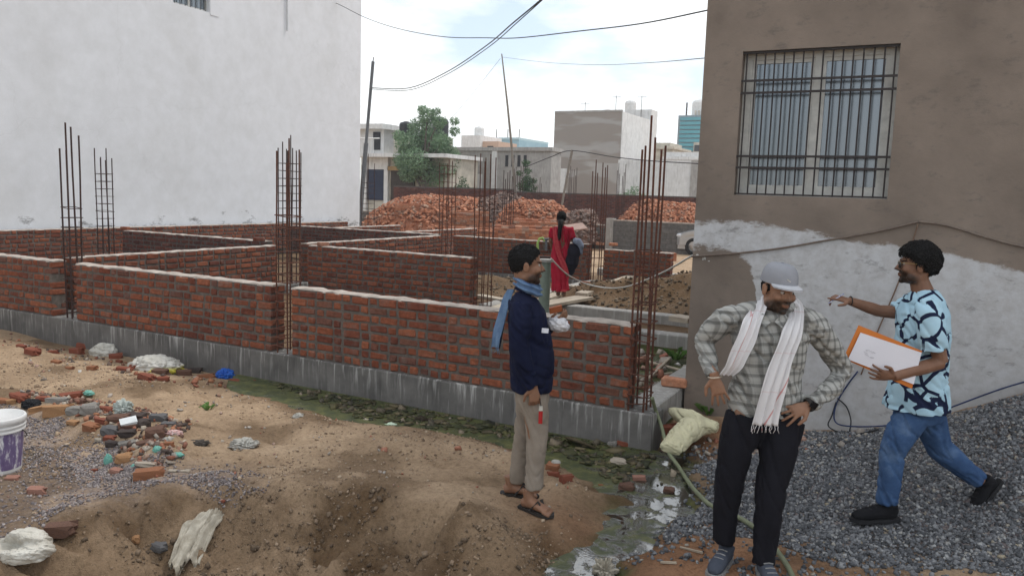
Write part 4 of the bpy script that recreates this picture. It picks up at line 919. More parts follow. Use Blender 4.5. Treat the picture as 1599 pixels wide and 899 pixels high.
# ---------------------------------------------------------------- parked car behind the house corner
def car():
    P = at_z(1062, 398, .05); t = thing('parked_car', 'silver parked car half hidden by the brown house', 'car', (P.x-.22, P.y+.2, .03))
    PAINT = simple('silver_paint', (.55,.56,.57), (.48,.49,.5), .3, 3, bstr=0, metal=.6, spec=.5); TYRE = simple('black_rubber', (.025,.025,.025), (.018,.018,.018), .85, 20); RIM = simple('alloy', (.5,.5,.5), (.4,.4,.4), .35, 5, metal=.8)
    prof = [(0,.35),(.0,.62),(.12,.80),(.5,.92),(1.05,1.0),(1.75,1.45),(2.9,1.5),(3.6,1.1),(3.95,1.0),(4.0,.4)]
    secs = [(0,.0,1.0),(.08,.03,1),(.35,.06,1)]
    b = MB(); n = len(prof)
    Wd = 1.65; ys = [(0.0,.94),(.10,1.0),(Wd-.10,1.0),(Wd,.94)]
    vs = []
    for (yy, sc) in ys:
        for (x_, z_) in prof:
            tuck = .16 if z_ > 1.05 else 0
            y_ = yy + (tuck if yy < Wd/2 else -tuck)
            vs.append((x_*sc+(1-sc)*2, y_, z_*sc + (1-sc)*.6))
        
    fs = []
    for j in range(3):
        for i in range(n-1): fs.append((j*n+i, j*n+i+1, (j+1)*n+i+1, (j+1)*n+i))
    fs += [tuple(range(n)), tuple(reversed([3*n+i for i in range(n)]))]
    b.add(vs, fs); b.box(.05, 3.95, .06, Wd-.06, .22, .36); b.build('body', PAINT, t, smooth=False)
    MB().add([(1.15,.155,1.05),(1.78,.155,1.42),(2.8,.155,1.44),(3.4,.155,1.1)], [(0,1,2,3)]).build('side_window', GLASS, t)
    MB().add([(1.04,.28,1.01),(1.04,1.37,1.01),(1.70,1.3,1.43),(1.70,.35,1.43)], [(0,1,2,3)]).build('windscreen', GLASS, t, loc=(-.02,0,.02))
    MB().ell((.12,.12,.70), (.16,.1,.09)).build('headlight', simple('headlight_glass', (.7,.72,.75), (.6,.62,.65), .1, 3, bstr=0), t, smooth=True)
    MB().ell((.12,1.53,.70), (.16,.1,.09)).build('headlight', MATS['headlight_glass'], t, smooth=True)
    for wx2 in (.66, 3.2):
        for wy2 in (.02, Wd-.22):
            w2 = MB(); 
            prof2 = [(.19,0),(.30,0),(.33,.03),(.33,.17),(.30,.2),(.19,.2)]
            w2.lathe(prof2, 20); M4 = Matrix.Rotation(-math.pi/2, 3, 'X'); w2.v = [tuple(M4 @ Vector(v) + Vector((wx2, wy2-.03, .33))) for v in w2.v]
            wo2 = w2.build('wheel', TYRE, t); rm2 = MB().lathe([(0,.03),(.06,.02),(.19,.05),(.2,.02)], 20); rm2.v = [tuple(M4 @ Vector(v) + Vector((wx2, wy2-.03, .33))) for v in rm2.v]; rm2.build('rim', RIM, wo2)
car()
# ---------------------------------------------------------------- loose stone
def stones(name, label, cat, pts, sizes, mat, seed, flat=.7, sink=.2, tilt=.5):
    rr = np.random.default_rng(seed); n = len(pts)
    cube = np.array([(-1,-1,-1),(1,-1,-1),(1,1,-1),(-1,1,-1),(-1,-1,1),(1,-1,1),(1,1,1),(-1,1,1)], float)*.62
    V = cube[None]*(1+rr.uniform(-.38,.38,(n,8,3)))
    V *= (rr.uniform(.65,1.35,(n,1,3))*np.array([1,1,flat]))
    q = rr.normal(size=(n,4)); q[:, 1:3] *= tilt; q /= np.linalg.norm(q, axis=1, keepdims=True); w, x, y, z = q.T
    Rm = np.stack([np.stack([1-2*(y*y+z*z), 2*(x*y-z*w), 2*(x*z+y*w)], -1), np.stack([2*(x*y+z*w), 1-2*(x*x+z*z), 2*(y*z-x*w)], -1), np.stack([2*(x*z-y*w), 2*(y*z+x*w), 1-2*(x*x+y*y)], -1)], -2)
    V = np.einsum('nij,nkj->nki', Rm, V)*sizes[:, None, None] + np.asarray(pts)[:, None, :]
    V[:, :, 2] += (sizes*(.5-sink))[:, None]
    F = np.array([(0,3,2,1),(4,5,6,7),(0,1,5,4),(1,2,6,5),(2,3,7,6),(3,0,4,7)])[None] + (np.arange(n)*8)[:, None, None]
    me = bpy.data.meshes.new(name); me.vertices.add(n*8); me.vertices.foreach_set('co', V.ravel()); F = F.reshape(-1, 4)
    me.loops.add(F.size); me.loops.foreach_set('vertex_index', F.ravel()); me.polygons.add(len(F)); me.polygons.foreach_set('loop_start', np.arange(0, F.size, 4)); me.polygons.foreach_set('loop_total', np.full(len(F), 4))
    me.update(); me.validate()
    return tag(link(name, me, mat), label, cat, kind='stuff')
def isl_mat(name, stops, rough=.85):
    mt, nd, lk, bs = newmat(name); ge = N(nd, 'ShaderNodeNewGeometry'); r_ = ramp(nd, stops); lk.new(ge.outputs['Random Per Island'], r_.inputs[0])
    r2 = ramp(nd, [(.3,(.75,)*3),(.7,(1.2,)*3)]); lk.new(noise(nd, lk, ge.outputs['Position'], 70, 3), r2.inputs[0])
    lk.new(mix(nd, lk, 1.0, r_.outputs[0], r2.outputs[0], 'MULTIPLY'), bs.inputs['Base Color']); bs.inputs['Roughness'].default_value = rough; return mt
def scatter(poly, n, seed, wob=0, dens=None):
    rr = np.random.default_rng(seed); P = np.array(poly); out = np.zeros((0, 2)); lo, hi = P.min(0), P.max(0)
    while len(out) < n:
        c = rr.uniform(lo, hi, (n*2, 2)); sd = poly_sd(poly, c[:, 0], c[:, 1])
        if wob: sd = sd + wob*(fbm(c[:, 0]*2.5, c[:, 1]*2.5, 3, seed)-.47)*2
        k = sd < 0
        if dens is not None: k &= rr.uniform(0, 1, len(c)) < dens(c[:, 0], c[:, 1])
        out = np.concatenate([out, c[k]])
    out = out[:n]; return np.column_stack([out, gh(out[:, 0], out[:, 1])])
CRUSH = isl_mat('crushed_blue_stone', [(0,(.045,.047,.052)),(.3,(.095,.099,.108)),(.6,(.155,.16,.172)),(.85,(.225,.23,.24)),(.96,(.35,.35,.345)),(1,(.33,.28,.2))])
HEAP = [(-1.0,7.5),(-.7,6.9),(-1.25,6.3),(-1.5,6.15),(-1.32,5.9),(-1.28,5.4),(-1.3,5.1),(-1.28,4.6),(-1.05,4.70),(-.55,4.85),(-.3,4.72),(.16,4.95),(1.3,5.15),(1.75,5.5),(1.75,7.5)]
p_ = scatter(HEAP, 30000, 1, .12); stones('gravel_heap', 'heap of crushed blue-grey stone against the brown house', 'gravel', p_, RNG.uniform(.008,.014,len(p_))*RNG.choice([1,1,1,1.5,.8],len(p_)), CRUSH, 2)
p_ = scatter([(-1.7,6.5),(-.6,7.4),(1.5,7.4),(1.6,4.8),(.3,4.5),(-.6,4.25),(-1.5,4.2),(-1.5,5)], 3500, 3, .3); stones('gravel_scatter', 'stray crushed stone round the foot of the heap', 'gravel', p_, RNG.uniform(.008,.02,len(p_)), CRUSH, 4)
PURP = isl_mat('purple_grey_chippings', [(0,(.10,.085,.085)),(.35,(.17,.145,.145)),(.65,(.25,.215,.21)),(.9,(.36,.32,.30)),(1,(.26,.14,.09))])
dn = lambda x, y: np.clip((fbm(x*2.0, y*2.0, 3, 14)-.3)*3.2, .05, 1)
p_ = scatter(PGRAV[1:-1]+[(-5.6,2.0),(-8,3.0)], 17000, 5, .35, dn); stones('chipping_carpet', 'purple-grey stone chippings strewn over the sand on the left', 'gravel', p_, RNG.uniform(.005,.0125,len(p_)), PURP, 6, .6)
CLOD = isl_mat('soil_clods', [(0,(.17,.115,.075)),(.4,(.27,.19,.125)),(.8,(.37,.275,.19)),(1,(.45,.35,.25))], .95)
p_ = scatter([(-11.5,5.9),(-7,5.6),(-3,5.8),(-2,5.2),(-1.8,4.3),(-1.6,3.3),(-4.4,2.6),(-8,4.2)], 5200, 7, 0, lambda x, y: np.clip((fbm(x*1.5, y*1.5, 3, 44)-.3)*2.5, .04, 1)); stones('soil_clods', 'crumbs of sandy soil scattered over the ground', 'soil', p_, RNG.gamma(1.6, .0026, len(p_))+.002, CLOD, 8, .7)
p_ = scatter([(-4.3,2.9),(-3.9,3.6),(-3.2,4.0),(-2.6,4.1),(-1.95,4.3),(-1.7,4.0),(-1.7,3.2),(-4.2,2.6)], 2600, 9, .1, lambda x, y: np.clip((fbm(x*4, y*4, 3, 4)-.3)*3, .05, 1)); stones('bank_clods', 'damp soil lumps on the face of the cut bank', 'soil', p_, RNG.gamma(1.3, .0036, len(p_))+.002, isl_mat('damp_clods', [(0,(.09,.062,.04)),(.5,(.15,.105,.068)),(1,(.25,.18,.12))], .95), 10, .75)
CHIP = isl_mat('mixed_debris_chips', [(0,(.28,.10,.06)),(.22,(.33,.14,.085)),(.4,(.40,.36,.31)),(.6,(.2,.17,.15)),(.85,(.42,.36,.29)),(.95,(.55,.53,.5)),(1,(.26,.2,.15))])
p_ = scatter([(-11.5,6.1),(-6.3,5.9),(-2.4,5.5),(-1.9,4.6),(-3,4.2),(-4.4,3.4),(-7.4,4.6)], 230, 11); stones('debris_chips', 'small chips of brick, plaster and stone lying about', 'debris', p_, RNG.gamma(1.6, .0045, len(p_))+.004, CHIP, 12, .6)
p_ = scatter([(-1.9,6.5),(-.7,7.45),(-.3,7.45),(-.5,6.9),(-1.3,6.3)], 150, 13); stones('debris_at_house_foot', 'brick and stone bits at the foot of the brown house', 'debris', p_, RNG.gamma(1.6, .007, len(p_))+.005, CHIP, 14, .6)
p_ = scatter([(-5.9,6.8),(-2.35,6.8),(-2.35,10.3),(-5.9,10.3)], 420, 15); p_[:, 2] += .0; stones('plot_debris', 'pale broken debris inside the plot behind the front wall', 'debris', p_, RNG.gamma(2., .018, len(p_))+.01, CHIP, 16, .5)
RUBM = isl_mat('rubble_fragments', [(0,(.05,.04,.036)),(.3,(.12,.08,.062)),(.5,(.26,.095,.055)),(.7,(.34,.15,.075)),(.85,(.25,.22,.19)),(1,(.42,.36,.29))])
p_ = scatter([(-7.7,4.25),(-6.6,4.5),(-5.3,4.45),(-4.75,3.85),(-4.65,3.6),(-5.1,3.6),(-5.5,3.95),(-6.6,4.1)], 520, 61, .12); stones('rubble_fragments', 'small broken brick and stone bits between the rubble', 'rubble', p_, np.minimum(RNG.gamma(1.8, .009, len(p_))+.007, .03), RUBM, 62, .65)
p_ = scatter([(-11.5,6.3),(-7.4,6.2),(-6.2,6.1),(-6.3,5.7),(-8,5.5),(-11,5.8)], 220, 63, .1); stones('wall_foot_fragments', 'brick crumbs along the foot of the front wall', 'rubble', p_, RNG.gamma(1.6, .008, len(p_))+.005, RUBM, 64, .6)
DARKS = isl_mat('dark_soil_lumps', [(0,(.08,.06,.04)),(.5,(.13,.098,.066)),(1,(.19,.145,.10))], .95)
p_ = scatter([(-6.4,12.5),(-2.2,12.5),(-2.2,16.5),(-4.8,16.6),(-6.4,16.0)], 2200, 71); stones('plot_soil_lumps', 'dark soil lumps on the mound inside the plot', 'soil', p_, np.minimum(RNG.gamma(1.6, .010, len(p_))+.006, .04), DARKS, 72, .7)
p_ = scatter([(-10.4,12),(-6.9,12),(-6.9,16.5),(-10.4,16.5)], 900, 73); stones('plot_soil_lumps', 'soil lumps between the inner brick walls', 'soil', p_, np.minimum(RNG.gamma(1.6, .010, len(p_))+.006, .04), DARKS, 74, .7)
# scum mats in the ditch
ALG = isl_mat('algae_mat', [(0,(.022,.026,.009)),(.35,(.055,.055,.018)),(.6,(.095,.088,.03)),(.8,(.085,.065,.035)),(1,(.16,.13,.065))], .75)
p_ = scatter([(-6.4,6.35),(-5.3,6.0),(-4.7,5.8),(-3.1,6.05),(-2.3,5.8),(-1.95,5.5),(-1.85,6.0),(-2.0,6.4)], 700, 17); p_[:, 2] = -.094; stones('algae_mats', 'dark green scum mats floating in the ditch', 'algae', p_, RNG.gamma(1.6, .0135, len(p_))+.006, ALG, 18, .16, .45, .05)
p_ = scatter([(-6.4,6.35),(-5.3,6.0),(-4.7,5.75),(-3.1,6.0),(-2.3,5.7),(-1.7,5.5),(-1.5,6.1),(-2.0,6.4)], 130, 19); stones('ditch_pebbles', 'mud lumps and pebbles lying in the ditch', 'debris', np.column_stack([p_[:, :2], np.full(len(p_), -.1)]), RNG.gamma(2., .008, len(p_))+.006, isl_mat('ditch_lumps', [(0,(.05,.045,.03)),(.5,(.11,.09,.06)),(.85,(.19,.15,.10)),(1,(.3,.25,.19))]), 20, .6)

# ---------------------------------------------------------------- loose bricks, chunks and litter
def rock_mesh(name, seed, blocky=.6, rough=.16):
    bm = bmesh.new(); bmesh.ops.create_cube(bm, size=1.0); bmesh.ops.subdivide_edges(bm, edges=bm.edges[:], cuts=2, use_grid_fill=True)
    rr = random.Random(seed); off = [rr.uniform(0, 50) for _ in range(3)]
    for v in bm.verts:
        d = v.co.normalized()*.62; p = v.co*blocky + d*(1-blocky)
        k = 1 + rough*(rr.uniform(-1, 1)); v.co = p*k
    me = bpy.data.meshes.new(name); bm.to_mesh(me); bm.free(); return me
def bat_mesh(name, seed):
    """broken brick: a box with one end snapped off unevenly"""
    bm = bmesh.new(); bmesh.ops.create_cube(bm, size=1.0); bmesh.ops.subdivide_edges(bm, edges=bm.edges[:], cuts=2, use_grid_fill=True); rr = random.Random(seed)
    for v in bm.verts:
        if v.co.x > .3: v.co.x += rr.uniform(-.22, .12)
        v.co += Vector((rr.uniform(-.02,.02), rr.uniform(-.04,.04), rr.uniform(-.05,.05)))
        if abs(v.co.y) > .4 and abs(v.co.z) > .4: v.co.y *= .93; v.co.z *= .93
    me = bpy.data.meshes.new(name); bm.to_mesh(me); bm.free(); return me
ROCKS = [rock_mesh('stone_chunk', i, .55+.3*(i % 3)/2) for i in range(8)]; BATS = [bat_mesh('brick_bat', i) for i in range(8)]
CM = {'orange': simple('orange_brickbat', (.31,.135,.068), (.21,.09,.048), .9, 25, 5, .6, 90, .004, rnd=True), 'red': simple('red_brickbat', (.24,.075,.042), (.16,.05,.032), .9, 25, 5, .6, 90, .004, rnd=True),
      'tan': simple('tan_brickbat', (.38,.21,.10), (.26,.14,.07), .9, 22, 5, .6, 90, .004, rnd=True), 'dark': simple('dark_stone', (.075,.055,.048), (.04,.032,.03), .85, 18, 5, .6, 80, .005, rnd=True),
      'brown': simple('brown_stone', (.16,.085,.058), (.09,.05,.038), .9, 18, 5, .6, 80, .005, rnd=True), 'grey': simple('grey_concrete_chunk', (.27,.25,.225), (.17,.16,.145), .9, 18, 5, .6, 80, .005, rnd=True),
      'slate': simple('slate_stone', (.13,.125,.125), (.08,.078,.08), .8, 18, 5, .5, 80, .004, rnd=True), 'white': simple('white_tile', (.66,.69,.69), (.5,.52,.52), .45, 8, bstr=.1, rnd=True), 'pink': simple('pink_brickbat', (.33,.17,.125), (.24,.12,.09), .9, 20, 5, .5, 80, .004, rnd=True),
      'pale': simple('pale_stone', (.42,.36,.29), (.3,.26,.21), .9, 18, 5, .5, 80, .004, rnd=True)}
def chunk(px, py, wpx, hpx, col, label, kind='rock', group=None, lift=0.0, rz=None, seed=0, name=None, cat=None, ground_z=None, dep=None):
    P = on_ground(px, py+hpx*.35) if ground_z is None else at_z(px, py+hpx*.35, ground_z); D = (P-CAMP).dot(_f); s = D/FPX
    w = wpx*s*.92; h = hpx*s*.85; me = (BATS if kind == 'bat' else ROCKS)[seed % 8]
    if me.materials and me.materials[0] != CM[col] or not me.materials:
        me = me.copy(); me.materials.clear(); me.materials.append(CM[col])
    nm = name or ('brick_bat' if kind == 'bat' else 'stone_chunk')
    o = bpy.data.objects.new(nm, me); COL.objects.link(o)
    hh = min(h, w*.62) if kind == 'bat' else h*.86
    o.scale = (w, dep or max(w*.55, hh*1.2), hh); o.location = (P.x, P.y, P.z+hh*.26+lift); rr = random.Random(int(px*7+py)); 
    o.rotation_euler = (rr.uniform(-.15,.15), rr.uniform(-.12,.12), CAM_AZ + (rz if rz is not None else rr.uniform(-.5,.5)))
    return tag(o, label, cat or ('brick' if kind == 'bat' else 'stone'), group)
gR = 'rubble along the edge of the chippings'; gB = 'loose bricks at the foot of the front wall'
z5 = lambda x, y: (x/5.287, 600+y/5.287)
RUB = [(30,130,75,60,'orange','bat','orange brickbat at the left end of the rubble row'),(155,95,150,85,'red','rock','dark red lump behind the bucket in the rubble row'),(470,130,165,70,'grey','bat','flat grey concrete block at the back of the rubble row'),
 (590,95,190,85,'red','bat','long red brick at the back of the rubble row'),(480,205,205,115,'tan','bat','large tan brick in the middle of the rubble row'),(310,200,130,60,'tan','rock','small tan lump left of the large tan brick'),
 (620,205,135,95,'grey','rock','rounded grey stone right of the large tan brick'),(748,190,140,130,'grey','rock','upright grey stone in the middle of the rubble row'),(865,205,140,90,'red','rock','dark red lump left of the crumpled plastic'),
 (980,275,190,90,'brown','rock','brown lump in front of the crumpled plastic'),(1130,255,170,70,'dark','rock','dark lump right of the crumpled plastic'),(1310,270,135,90,'slate','rock','dark slate stone at the right back of the rubble'),
 (755,325,120,140,'orange','bat','bright orange brick standing tilted in the rubble'),(845,295,120,60,'red','rock','small red lump behind the tilted orange brick'),(915,372,145,115,'slate','rock','dark grey stone right of the tilted orange brick'),
 (1062,330,155,90,'brown','rock','grey-brown stone above the white tile'),(1180,322,100,115,'dark','rock','dark upright stone above the white tile'),(1285,385,155,140,'brown','rock','big brown stone at the right of the rubble'),
 (1400,330,115,50,'slate','rock','thin grey slate at the right edge of the rubble'),(1200,485,140,95,'brown','rock','dark brown stone right of the white tile'),(930,488,120,75,'dark','rock','dark stone left of the white tile'),(915,440,110,45,'red','bat','flat red brick left of the white tile'),
 (1400,492,80,55,'orange','bat','orange brick bit under the scrap of white plastic'),(1030,595,130,115,'tan','rock','rounded orange-tan brick lump beside the green foil'),(965,705,95,90,'pink','bat','pale red brick end sunk in the chippings'),
 (1240,735,245,110,'orange','bat','broken orange brick nearest the camera in the rubble'),(1215,655,170,50,'pale','rock','flat pale stone behind the broken orange brick'),(1530,725,80,40,'pale','rock','small pale stone right of the broken orange brick'),(1430,722,70,30,'pale','rock','tiny pale stone between orange brick and small pale stone'),
 (780,708,55,40,'red','rock','tiny red chip among the chippings'),(610,312,115,40,'tan','bat','thin tan brick slip before the rubble row'),(818,452,60,40,'pale','rock','small pale pebble before the rubble row'),(300,868,120,70,'pink','bat','dull red brick sunk in the sand below the rubble'),(110,770,120,40,'pink','bat','flat reddish brick buried beside the bucket'),
 (1060,395,140,80,'dark','rock','dark stone behind the white tile'),(1070,478,155,55,'grey','rock','grey stone under the white tile'),(95,135,80,50,'tan','rock','tan lump beside the orange brickbat at the left end'),(210,85,90,50,'brown','rock','brown lump behind the black cloth'),(350,115,100,50,'red','rock','reddish lump left of the flat concrete block'),(660,130,110,60,'brown','rock','brown lump behind the upright grey stone')]
for i, (x, y, w, h, c, k, lab) in enumerate(RUB):
    px, py = z5(x, y); chunk(px, py, w/5.287, h/5.287, c, lab, k, gR, seed=i)
z3 = lambda x, y: (x/3.595, 500+y/3.595)
LB = [(125,145,60,26,'red','red brick lying at the far left on the sand'),(185,172,75,50,'red','broken red brick at the far left, second from the edge'),(300,176,60,22,'red','thin red brick slip left of the sacks'),(435,168,75,48,'red','dark red brick left of the small white sack'),(480,142,85,42,'red','half buried brick behind the small white sack'),
 (652,197,70,42,'red','red brick lying right of the small white sack'),(672,226,40,22,'red','small red bit right of the small white sack'),(520,265,58,30,'orange','orange brick bit on open sand left of the yellow sack'),(780,258,95,50,'red','red brick left in front of the yellow sack'),(700,272,85,30,'red','flat red brick at the left corner of the yellow sack'),
 (880,255,75,40,'orange','orange brick lying on the edge of the yellow sack'),(905,286,95,40,'brown','brown brick under the front edge of the yellow sack'),(832,319,110,45,'red','flat red brick in front of the yellow sack, left one'),(920,326,65,28,'red','flat red brick in front of the yellow sack, right one'),(1035,287,85,45,'brown','dark brick at the right corner of the yellow sack'),
 (1000,252,60,40,'brown','dark brick on the right edge of the yellow sack'),(1095,238,85,40,'dark','dark brick near the plinth right of the yellow sack'),(1180,247,100,35,'brown','long brown brick near the plinth left of the blue bag'),(1165,306,100,30,'orange','worn orange brick sunk in front of the blue bag'),(1335,347,90,38,'red','red brick lying right of the blue bag'),(1420,346,45,32,'red','small red brick end right of the blue bag'),(395,266,50,18,'orange','orange chip on open sand'),(320,232,60,22,'orange','flat orange chip on open sand at the left')]
for i, (x, y, w, h, c, lab) in enumerate(LB):
    px, py = z3(x, y); chunk(px, py, w/3.595, h/3.595, c, lab, 'bat', gB, seed=i+3)
z4 = lambda x, y: (860+x/3.47, 640+y/3.47)
RB = [(15,300,75,60,'orange','orange brick behind the feet of the man in navy','bat'),(112,277,55,50,'red','dark red half brick right of the man in navy','bat'),(88,365,75,60,'red','broken red brick in front of the others by the man in navy','bat'),(272,405,28,22,'orange','small orange chip on the mud','bat'),(20,345,80,30,'red','flat red brick beside the foot of the man in navy','bat'),
 (368,277,95,50,'pale','pale flat stone lying in the green ditch','rock'),(412,408,85,60,'brown','brown stone at the edge of the ditch','rock'),(642,430,60,42,'brown','dark stone standing in the puddle','rock'),(480,366,75,35,'pink','pinkish flat stone in the ditch','bat'),(410,178,110,40,'red','red brick lying in the ditch against the plinth','bat'),(335,180,50,40,'grey','grey mortar lump against the plinth','rock'),
 (628,222,60,48,'brown','brown lump below the cream sack','rock'),(650,100,110,60,'red','red brick tucked under the cream sack','bat')]
for i, (x, y, w, h, c, lab, k) in enumerate(RB):
    px, py = z4(x, y); chunk(px, py, w/3.47, h/3.47, c, lab, k, 'bricks and stones round the ditch', seed=i+1, ground_z=(-.1 if 5 <= i <= 10 else None))
def whole_brick(loc, rz, label, mat=BRICK, rx=0, sc=1.0):
    me = STR[0].copy(); me.materials[0] = mat; o = bpy.data.objects.new('brick', me); COL.objects.link(o); o.location = loc; o.rotation_euler = (rx, 0, rz); o.scale = (sc,)*3; return tag(o, label, 'brick', 'single bricks left on walls and beams')
P = at_z(1053, 604, PZ); whole_brick((P.x, P.y, PZ+.045), .12, 'red brick left on the pale plinth beside the brown house', BRICKN, 0, 1.15)
P = at_z(505, 384, .985); whole_brick((P.x, P.y, 1.01), 1.4, 'orange brick left on top of the inner wall near the middle cage', BRICKN)
P = at_z(196, 359, .985); whole_brick((P.x, P.y, 1.01), .1, 'brick left on top of the dark left cross wall', BRICK)
P = at_z(405, 377, .985); whole_brick((P.x, P.y, 1.02), .4, 'brick left on the end of the dark left cross wall', BRICK)
P = at_z(938, 383, .89); whole_brick((P.x, P.y, .92), .5, 'orange brick left on the short rear wall, left one', BRICKN)
P = at_z(958, 384, .89); whole_brick((P.x, P.y, .92), 1.0, 'orange brick left on the short rear wall, right one', BRICKN)
P = at_z(1056, 443, .3); whole_brick((P.x, P.y, .36), .5, 'orange brick lying on the soil mound, right', BRICKN, .3)
P = at_z(915, 446, .26); whole_brick((P.x, P.y, .3), .2, 'brick lying on the beam where the white hose touches down', BRICK)

# crumpled cloth and sack shapes
def blob(name, label, cat, px, py, wpx, hpx, mat, seed, dep=1.0, wr=.18, group=None, lift=0, top=.5, freq=3.0, ground_z=None, sharp=1.0):
    P = on_ground(px, py+hpx*.45) if ground_z is None else at_z(px, py+hpx*.45, ground_z); s = (P-CAMP).dot(_f)/FPX
    bm = bmesh.new(); bmesh.ops.create_icosphere(bm, subdivisions=5 if wpx > 25 else 4, radius=1.0); o_ = seed*7.31
    V = np.array([v.co for v in bm.verts]); f1 = fbm(V[:,0]*freq+o_, V[:,1]*freq+V[:,2]*freq*1.7, 3, seed)*1.1; f2 = np.abs(fbm(V[:,0]*freq*1.7+3+o_, V[:,1]*freq*1.2-V[:,2]*freq, 4, seed+5)-.47)
    f3 = np.abs(fbm(V[:,0]*freq*2.6+7+o_, V[:,1]*freq*2.2+V[:,2]*freq*2.9, 3, seed+15)-.46)
    k = 1 + wr*(f1-.47)*2.4 - wr*sharp*1.1*np.exp(-(f2/.045)**2) - wr*.45*np.exp(-(f3/.05)**2) - wr*.10*np.exp(-(np.abs(fbm(V[:,0]*freq*5+1+o_, V[:,1]*freq*4.4-V[:,2]*freq*5.2, 2, seed+25)-.4)/.06)**2)
    V = V*k[:, None]; V[:, 2] = np.where(V[:, 2] < -.3, -.3+.15*(V[:, 2]+.3), V[:, 2])
    w = wpx*s/2; h = hpx*s
    for v, c in zip(bm.verts, V): v.co = Vector((c[0]*w, c[1]*w*dep, (c[2]+.33)*h/1.33))
    me = bpy.data.meshes.new(name); bm.to_mesh(me); bm.free()
    o = link(name, me, mat, loc=(P.x, P.y, P.z-.008+lift), rot=(0, 0, CAM_AZ), smooth=True); return tag(o, label, cat, group)
SACKW = simple('white_woven_sack', (.62,.60,.54), (.42,.40,.35), .8, 6, 4, .3, 200, .002)
SACKY = simple('yellow_print_sack', (.70,.62,.10), (.55,.47,.12), .7, 9)
def print_sack():
    mt, nd, lk, bs = newmat('printed_cement_sack'); v = vecof(nd, lk)
    c0 = ramp(nd, [(.35,(.42,.40,.35)),(.65,(.62,.60,.55))]); lk.new(noise(nd, lk, v, 5, 4), c0.inputs[0])
    sx = N(nd, 'ShaderNodeSeparateXYZ'); lk.new(v, sx.inputs[0]); md = N(nd, 'ShaderNodeMath', operation='MULTIPLY_ADD'); lk.new(sx.outputs[0], md.inputs[0]); md.inputs[1].default_value = .9
    lk.new(noise(nd, lk, v, 9, 3), md.inputs[2]); rr_ = ramp(nd, [(.50,(0,)*3),(.56,(1,)*3)]); lk.new(md.outputs[0], rr_.inputs[0])
    zz = ramp(nd, [(.05,(1,)*3),(.09,(0,)*3)]); lk.new(sx.outputs[2], zz.inputs[0])
    mm = N(nd, 'ShaderNodeMath', operation='MULTIPLY'); lk.new(rr_.outputs[0], mm.inputs[0]); lk.new(zz.outputs[0], mm.inputs[1])
    lk.new(mix(nd, lk, mm.outputs[0], c0.outputs[0], (.68,.60,.07)), bs.inputs['Base Color']); bs.inputs['Roughness'].default_value = .7; return mt
blob('cement_sack', 'small empty white sack lying near the plinth on the left', 'sack', 164, 545, 46, 20, SACKW, 1, .55, .16)
blob('cement_sack', 'white and yellow printed cement sack weighed down with bricks', 'sack', 245, 566, 84, 26, print_sack(), 2, .6, .14)
blob('carrier_bag', 'crumpled blue plastic bag near the plinth', 'bag', 353, 582, 30, 15, simple('blue_plastic', (.025,.14,.55), (.015,.08,.38), .35, 10, bstr=.1), 3, .8, .22, freq=4)
POLY = simple('milky_plastic', (.50,.485,.44), (.34,.325,.285), .4, 8, bstr=.2); POLYD = simple('dusty_plastic', (.50,.45,.36), (.36,.31,.24), .6, 7, bstr=.3, bscale=60)
blob('plastic_scrap', 'flat crumpled white plastic scrap on the open sand', 'litter', 382, 690, 46, 13, POLY, 4, .75, .3, freq=4)
blob('plastic_scrap', 'crumpled clear plastic in the rubble row', 'litter', *z5(1020, 205), 30, 21, simple('grey_clear_plastic', (.5,.54,.5), (.33,.37,.34), .3, 20), 5, .8, .3, freq=4, lift=.03)
blob('black_cloth', 'black rag lying in the rubble row', 'rag', *z5(265, 150), 33, 14, simple('black_rag', (.018,.018,.022), (.01,.01,.012), .8, 10), 6, .7, .2)
blob('plastic_scrap', 'scrap of white plastic at the right end of the rubble', 'litter', *z5(1395, 452), 22, 11, POLY, 7, .8, .3)
blob('plastic_scrap', 'strip of red and white wrapper right of the rubble', 'litter', *z5(1440, 393), 28, 8, simple('red_white_wrapper', (.7,.62,.6), (.55,.2,.17), .5, 60), 8, .7, .25)
TEAL = simple('green_foil', (.10,.34,.28), (.2,.42,.35), .35, 40, bstr=.1)
blob('foil_scrap', 'green foil packet standing beside the orange lump', 'litter', *z5(897, 615), 14, 18, TEAL, 9, .5, .15)
blob('foil_scrap', 'scrap of green foil below the white plastic', 'litter', *z5(1305, 525), 16, 9, TEAL, 10, .8, .25)
blob('foil_scrap', 'flat pale green foil strip at the right', 'litter', *z5(1470, 568), 20, 6, TEAL, 11, .7, .2)
blob('foil_scrap', 'small green foil bit by the broken orange brick', 'litter', *z5(1103, 668), 8, 7, TEAL, 12, .8, .2)
blob('foil_scrap', 'pale green scrap at the back of the rubble row', 'litter', *z5(735, 80), 18, 7, TEAL, 13, .8, .2, lift=.04)
blob('plastic_scrap', 'white crumpled bit on the brow of the sand left of the ditch', 'litter', 466, 647, 18, 8, POLY, 14, .8, .3)
blob('plastic_scrap', 'pale rag at the ditch edge', 'litter', 577, 653, 30, 9, POLYD, 15, .8, .3)
blob('foil_scrap', 'green and white wrapper lying at the ditch edge', 'litter', 611, 658, 24, 9, simple('mint_wrapper', (.45,.6,.42), (.6,.68,.58), .5, 40), 16, .6, .2)
blob('plastic_scrap', 'white rag beside the bricks behind the man in navy', 'litter', 871, 716, 16, 7, POLY, 17, .8, .3)
blob('plastic_scrap', 'white shard on the bricks behind the man in navy', 'litter', 868, 729, 16, 6, POLY, 18, .6, .2, lift=.05)
blob('mud_lump', 'dark mud clod beside the ditch', 'soil clod', 657, 655, 30, 13, simple('dark_mud', (.06,.045,.03), (.035,.026,.018), .9, 12), 19, .8, .35, freq=4)
